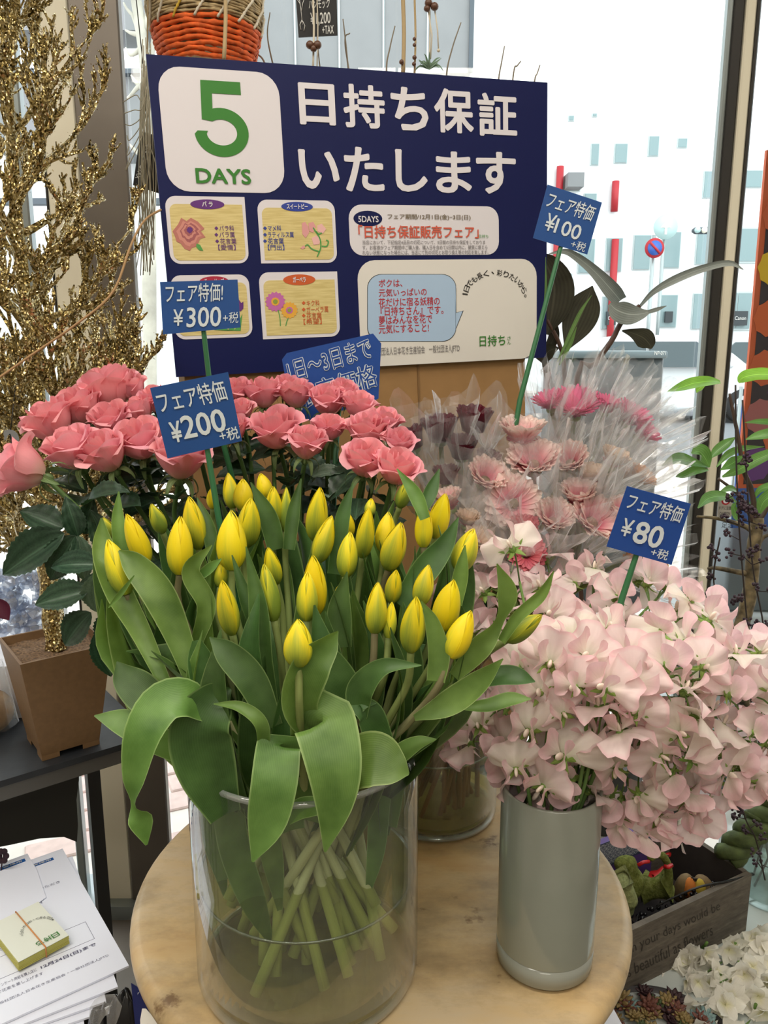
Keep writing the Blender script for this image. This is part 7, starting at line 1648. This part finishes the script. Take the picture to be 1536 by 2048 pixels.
# black price tags
M_chb = plain('blackboard', '1d1d1e', .7); M_ch = plain('chalk', 'd4d4d0', .8)
cs = [at(x, y, 1.33) for x, y in ((588, -60), (672, -66), (675, 70), (599, 74))]; F = Face(cs[0], cs[1] - cs[0], cs[3] - cs[0]); tgp = [F.loc(588, -60), F.loc(672, -66), F.loc(675, 70), F.loc(597, 74)]
t = thing('black_price_tag', 'black tag reading 1,200 plus tax hanging above the poster', 'sign', tuple(F.w(*tgp[3])))
part(t, 'board', MB().add(F.slab(tgp, -.003, 0)), M_chb, smooth=False)
def tx(F, mb, s, x0, y0, x1, y1, b=.01): a, c = F.loc(x0, y0), F.loc(x1, y1); return F.text(mb, s, a[0], a[1], c[0], c[1], .0006, b, .05)
mb = MB(); tx(F, mb, 'ハンモック', 617, 0, 660, 16); tx(F, mb, '¥1,200', 620, 26, 662, 50); tx(F, mb, '+TAX', 644, 52, 668, 67)
part(t, 'lettering', mb, M_ch, smooth=False); mb = MB()
for P in ([(598, -8), (602, 20), (605, 50)], [(592, -5), (600, 8), (603, 22)], [(612, -10), (606, 6), (603, 22)], [(604, 40), (600, 50), (602, 60)], [(605, 42), (610, 52), (608, 62)]): mb.add(tube([tuple(F.w(*F.loc(x, y), .001)) for x, y in P], .0005, 5))
part(t, 'chalk_drawing', mb, M_ch); part(t, 'hanger', MB().add(tube([tuple(F.w(*F.loc(628, -60))), (F.w(*F.loc(628, -60)).x, 1.42, RZ)], .0008, 5)), M_black)
cs = [(281, 262), (302, 268), (293, 380), (266, 370)]; F = Face(at(281, 262, 1.28), at(302, 268, 1.28) - at(281, 262, 1.28), at(266, 370, 1.28) - at(281, 262, 1.28))
t = thing('black_price_tag', 'slanted black tag with chalk price behind the edge of the poster', 'sign', tuple(at(280, 375, 1.28))); pts_ = [F.loc(*c) for c in cs]
part(t, 'board', MB().add(F.slab([pts_[0], (pts_[1][0] + .03, pts_[1][1]), (pts_[2][0] + .03, pts_[2][1]), pts_[3]], -.003, 0)), M_chb, smooth=False)
mb = MB(); u, v = F.loc(286, 312); F.text(mb, '¥3,200', u - .016, v - .0045, u + .022, v + .0045, .0006, .01, 0, 0, radians(95)); u, v = F.loc(279, 345); F.text(mb, '+TAX', u - .010, v - .003, u + .010, v + .003, .0006, .01, 0, 0, radians(100)); part(t, 'lettering', mb, M_ch, smooth=False)
part(t, 'hanger', MB().add(tube([tuple(F.w(pts_[1][0], pts_[1][1] + .003)), (-0.42, 1.42, RZ)], .0008, 5)), M_black)
# grey hanging moss down the edge of the poster
M_hm = plain('hanging_moss', 'a59e88', .9); hm = thing('hanging_moss', 'grey strands of hanging moss beside the poster', 'plant', tuple(at(292, 560, 1.27)))
for k in range(34):
    x0 = rnd(284, 304); P = [(x0, rnd(60, 200)), (x0 + rnd(-8, 8), 280), (x0 + rnd(-14, 10), rnd(350, 420)), (x0 + rnd(-16, 18), rnd(470, 560))]; Y = rnd(1.24, 1.30)
    if k < 6: P = [(300, 130 + 12 * k), (285, 200 + 14 * k), (262 - 4 * k + 10, 190 + 30 * k), (245 + 3 * k, 205 + 22 * k)]
    o = part(hm, 'strand', MB().add(tube(cr([tuple(at(x, y, Y)) for x, y in P], 18), .0007, 4)), M_hm)
part(hm, 'hanger', MB().add(tube([tuple(at(294, 120, 1.27)), (at(294, 120, 1.27).x, 1.42, RZ)], .0012, 5)), M_cord)

# ------------------------------------------------------------------ lower corner by the leaflets: bent navy card, film, black ribbon leaves
def nf(a, b):
    x = 262 + 110 * a + 10 * b - 55 * a * b * 0; y = 1968 + 108 * a ** 1.0 + 100 * b; return tuple(at(x, y, 0.70 - .03 * b + .015 * sin(3 * a)))
t = thing('navy_card', 'curled navy card with a pale rounded shape under the leaflets', 'card', tuple(at(300, 2090, .66)))
L1_ = [(262, 1966), (275, 1974), (292, 1992), (305, 2010), (322, 2026), (338, 2040), (360, 2070), (360, 2130), (275, 2130), (270, 2048)]
F = Face(at(262, 1966, .72), at(350, 1966, .70) - at(262, 1966, .72), at(262, 2090, .68) - at(262, 1966, .72))
part(t, 'card', MB().add(F.slab([F.loc(*p) for p in L1_], -.0012, 0)), M_navy, smooth=False)
part(t, 'pale_shape', MB().add(F.slab([F.loc(*p) for p in ((285, 2017), (292, 2017), (300, 2026), (312, 2040), (325, 2056), (330, 2120), (284, 2120), (281, 2040))], 0, .0005)), M_pcream, smooth=False)
part(t, 'support', MB().add(tube([tuple(at(300, 2100, .70)), (at(300, 2100, .70).x, at(300, 2100, .70).y, 0)], .006, 8)), M_black)
def cf(a, b):
    x = 278 + 85 * b + 22 * sin(a * 6), 0; px = 275 + 95 * a; py = 1975 + 120 * b + 30 * (a - .3) ** 2 * 4; p = at(px, py, .705 + .012 * sin(9 * a + 4 * b) + .01 * sin(7 * b)); return tuple(p)
solo('crumpled_film', MB().add(grid(14, 12, cf)), film('crumpled', .42, rough=.1), 'crumpled clear film between the table edge and the navy card', 'film', smooth=False)
M_bp = plain('black_film', '1c1c1d', .25); bl_ = thing('black_bag', 'glossy black plastic bag bunched beneath the leaflets', 'bag', tuple(at(220, 2080, .74)))
for k, (x, y) in enumerate([(196, 2052), (216, 2040), (236, 2026), (254, 2012)]):
    p = at(x, y + 35, .74); part(bl_, 'fold', MB().add(blob(tuple(p), (.012, .016, .04), 14, 12, lambda a, b, k=k: 1 + .12 * sin(3 * a + k))), M_bp)
part(bl_, 'clear_edge', MB().add(leaf([(*at(188, 2060, .72), .006), (*at(200, 2015, .72), .02), (*at(228, 2005, .72), .02), (*at(222, 2060, .72), .006)], V((0, -1, .3)), 5, 10, .4)), film('bag_edge', .5))
part(bl_, 'bag_body', MB().add(box(at(150, 2060, .80).x - .02, at(250, 2060, .80).x, .76, .86, 0.0, at(220, 2110, .80).z, .02)), M_bp)

# ------------------------------------------------------------------ done
bpy.data.objects.remove(_to)
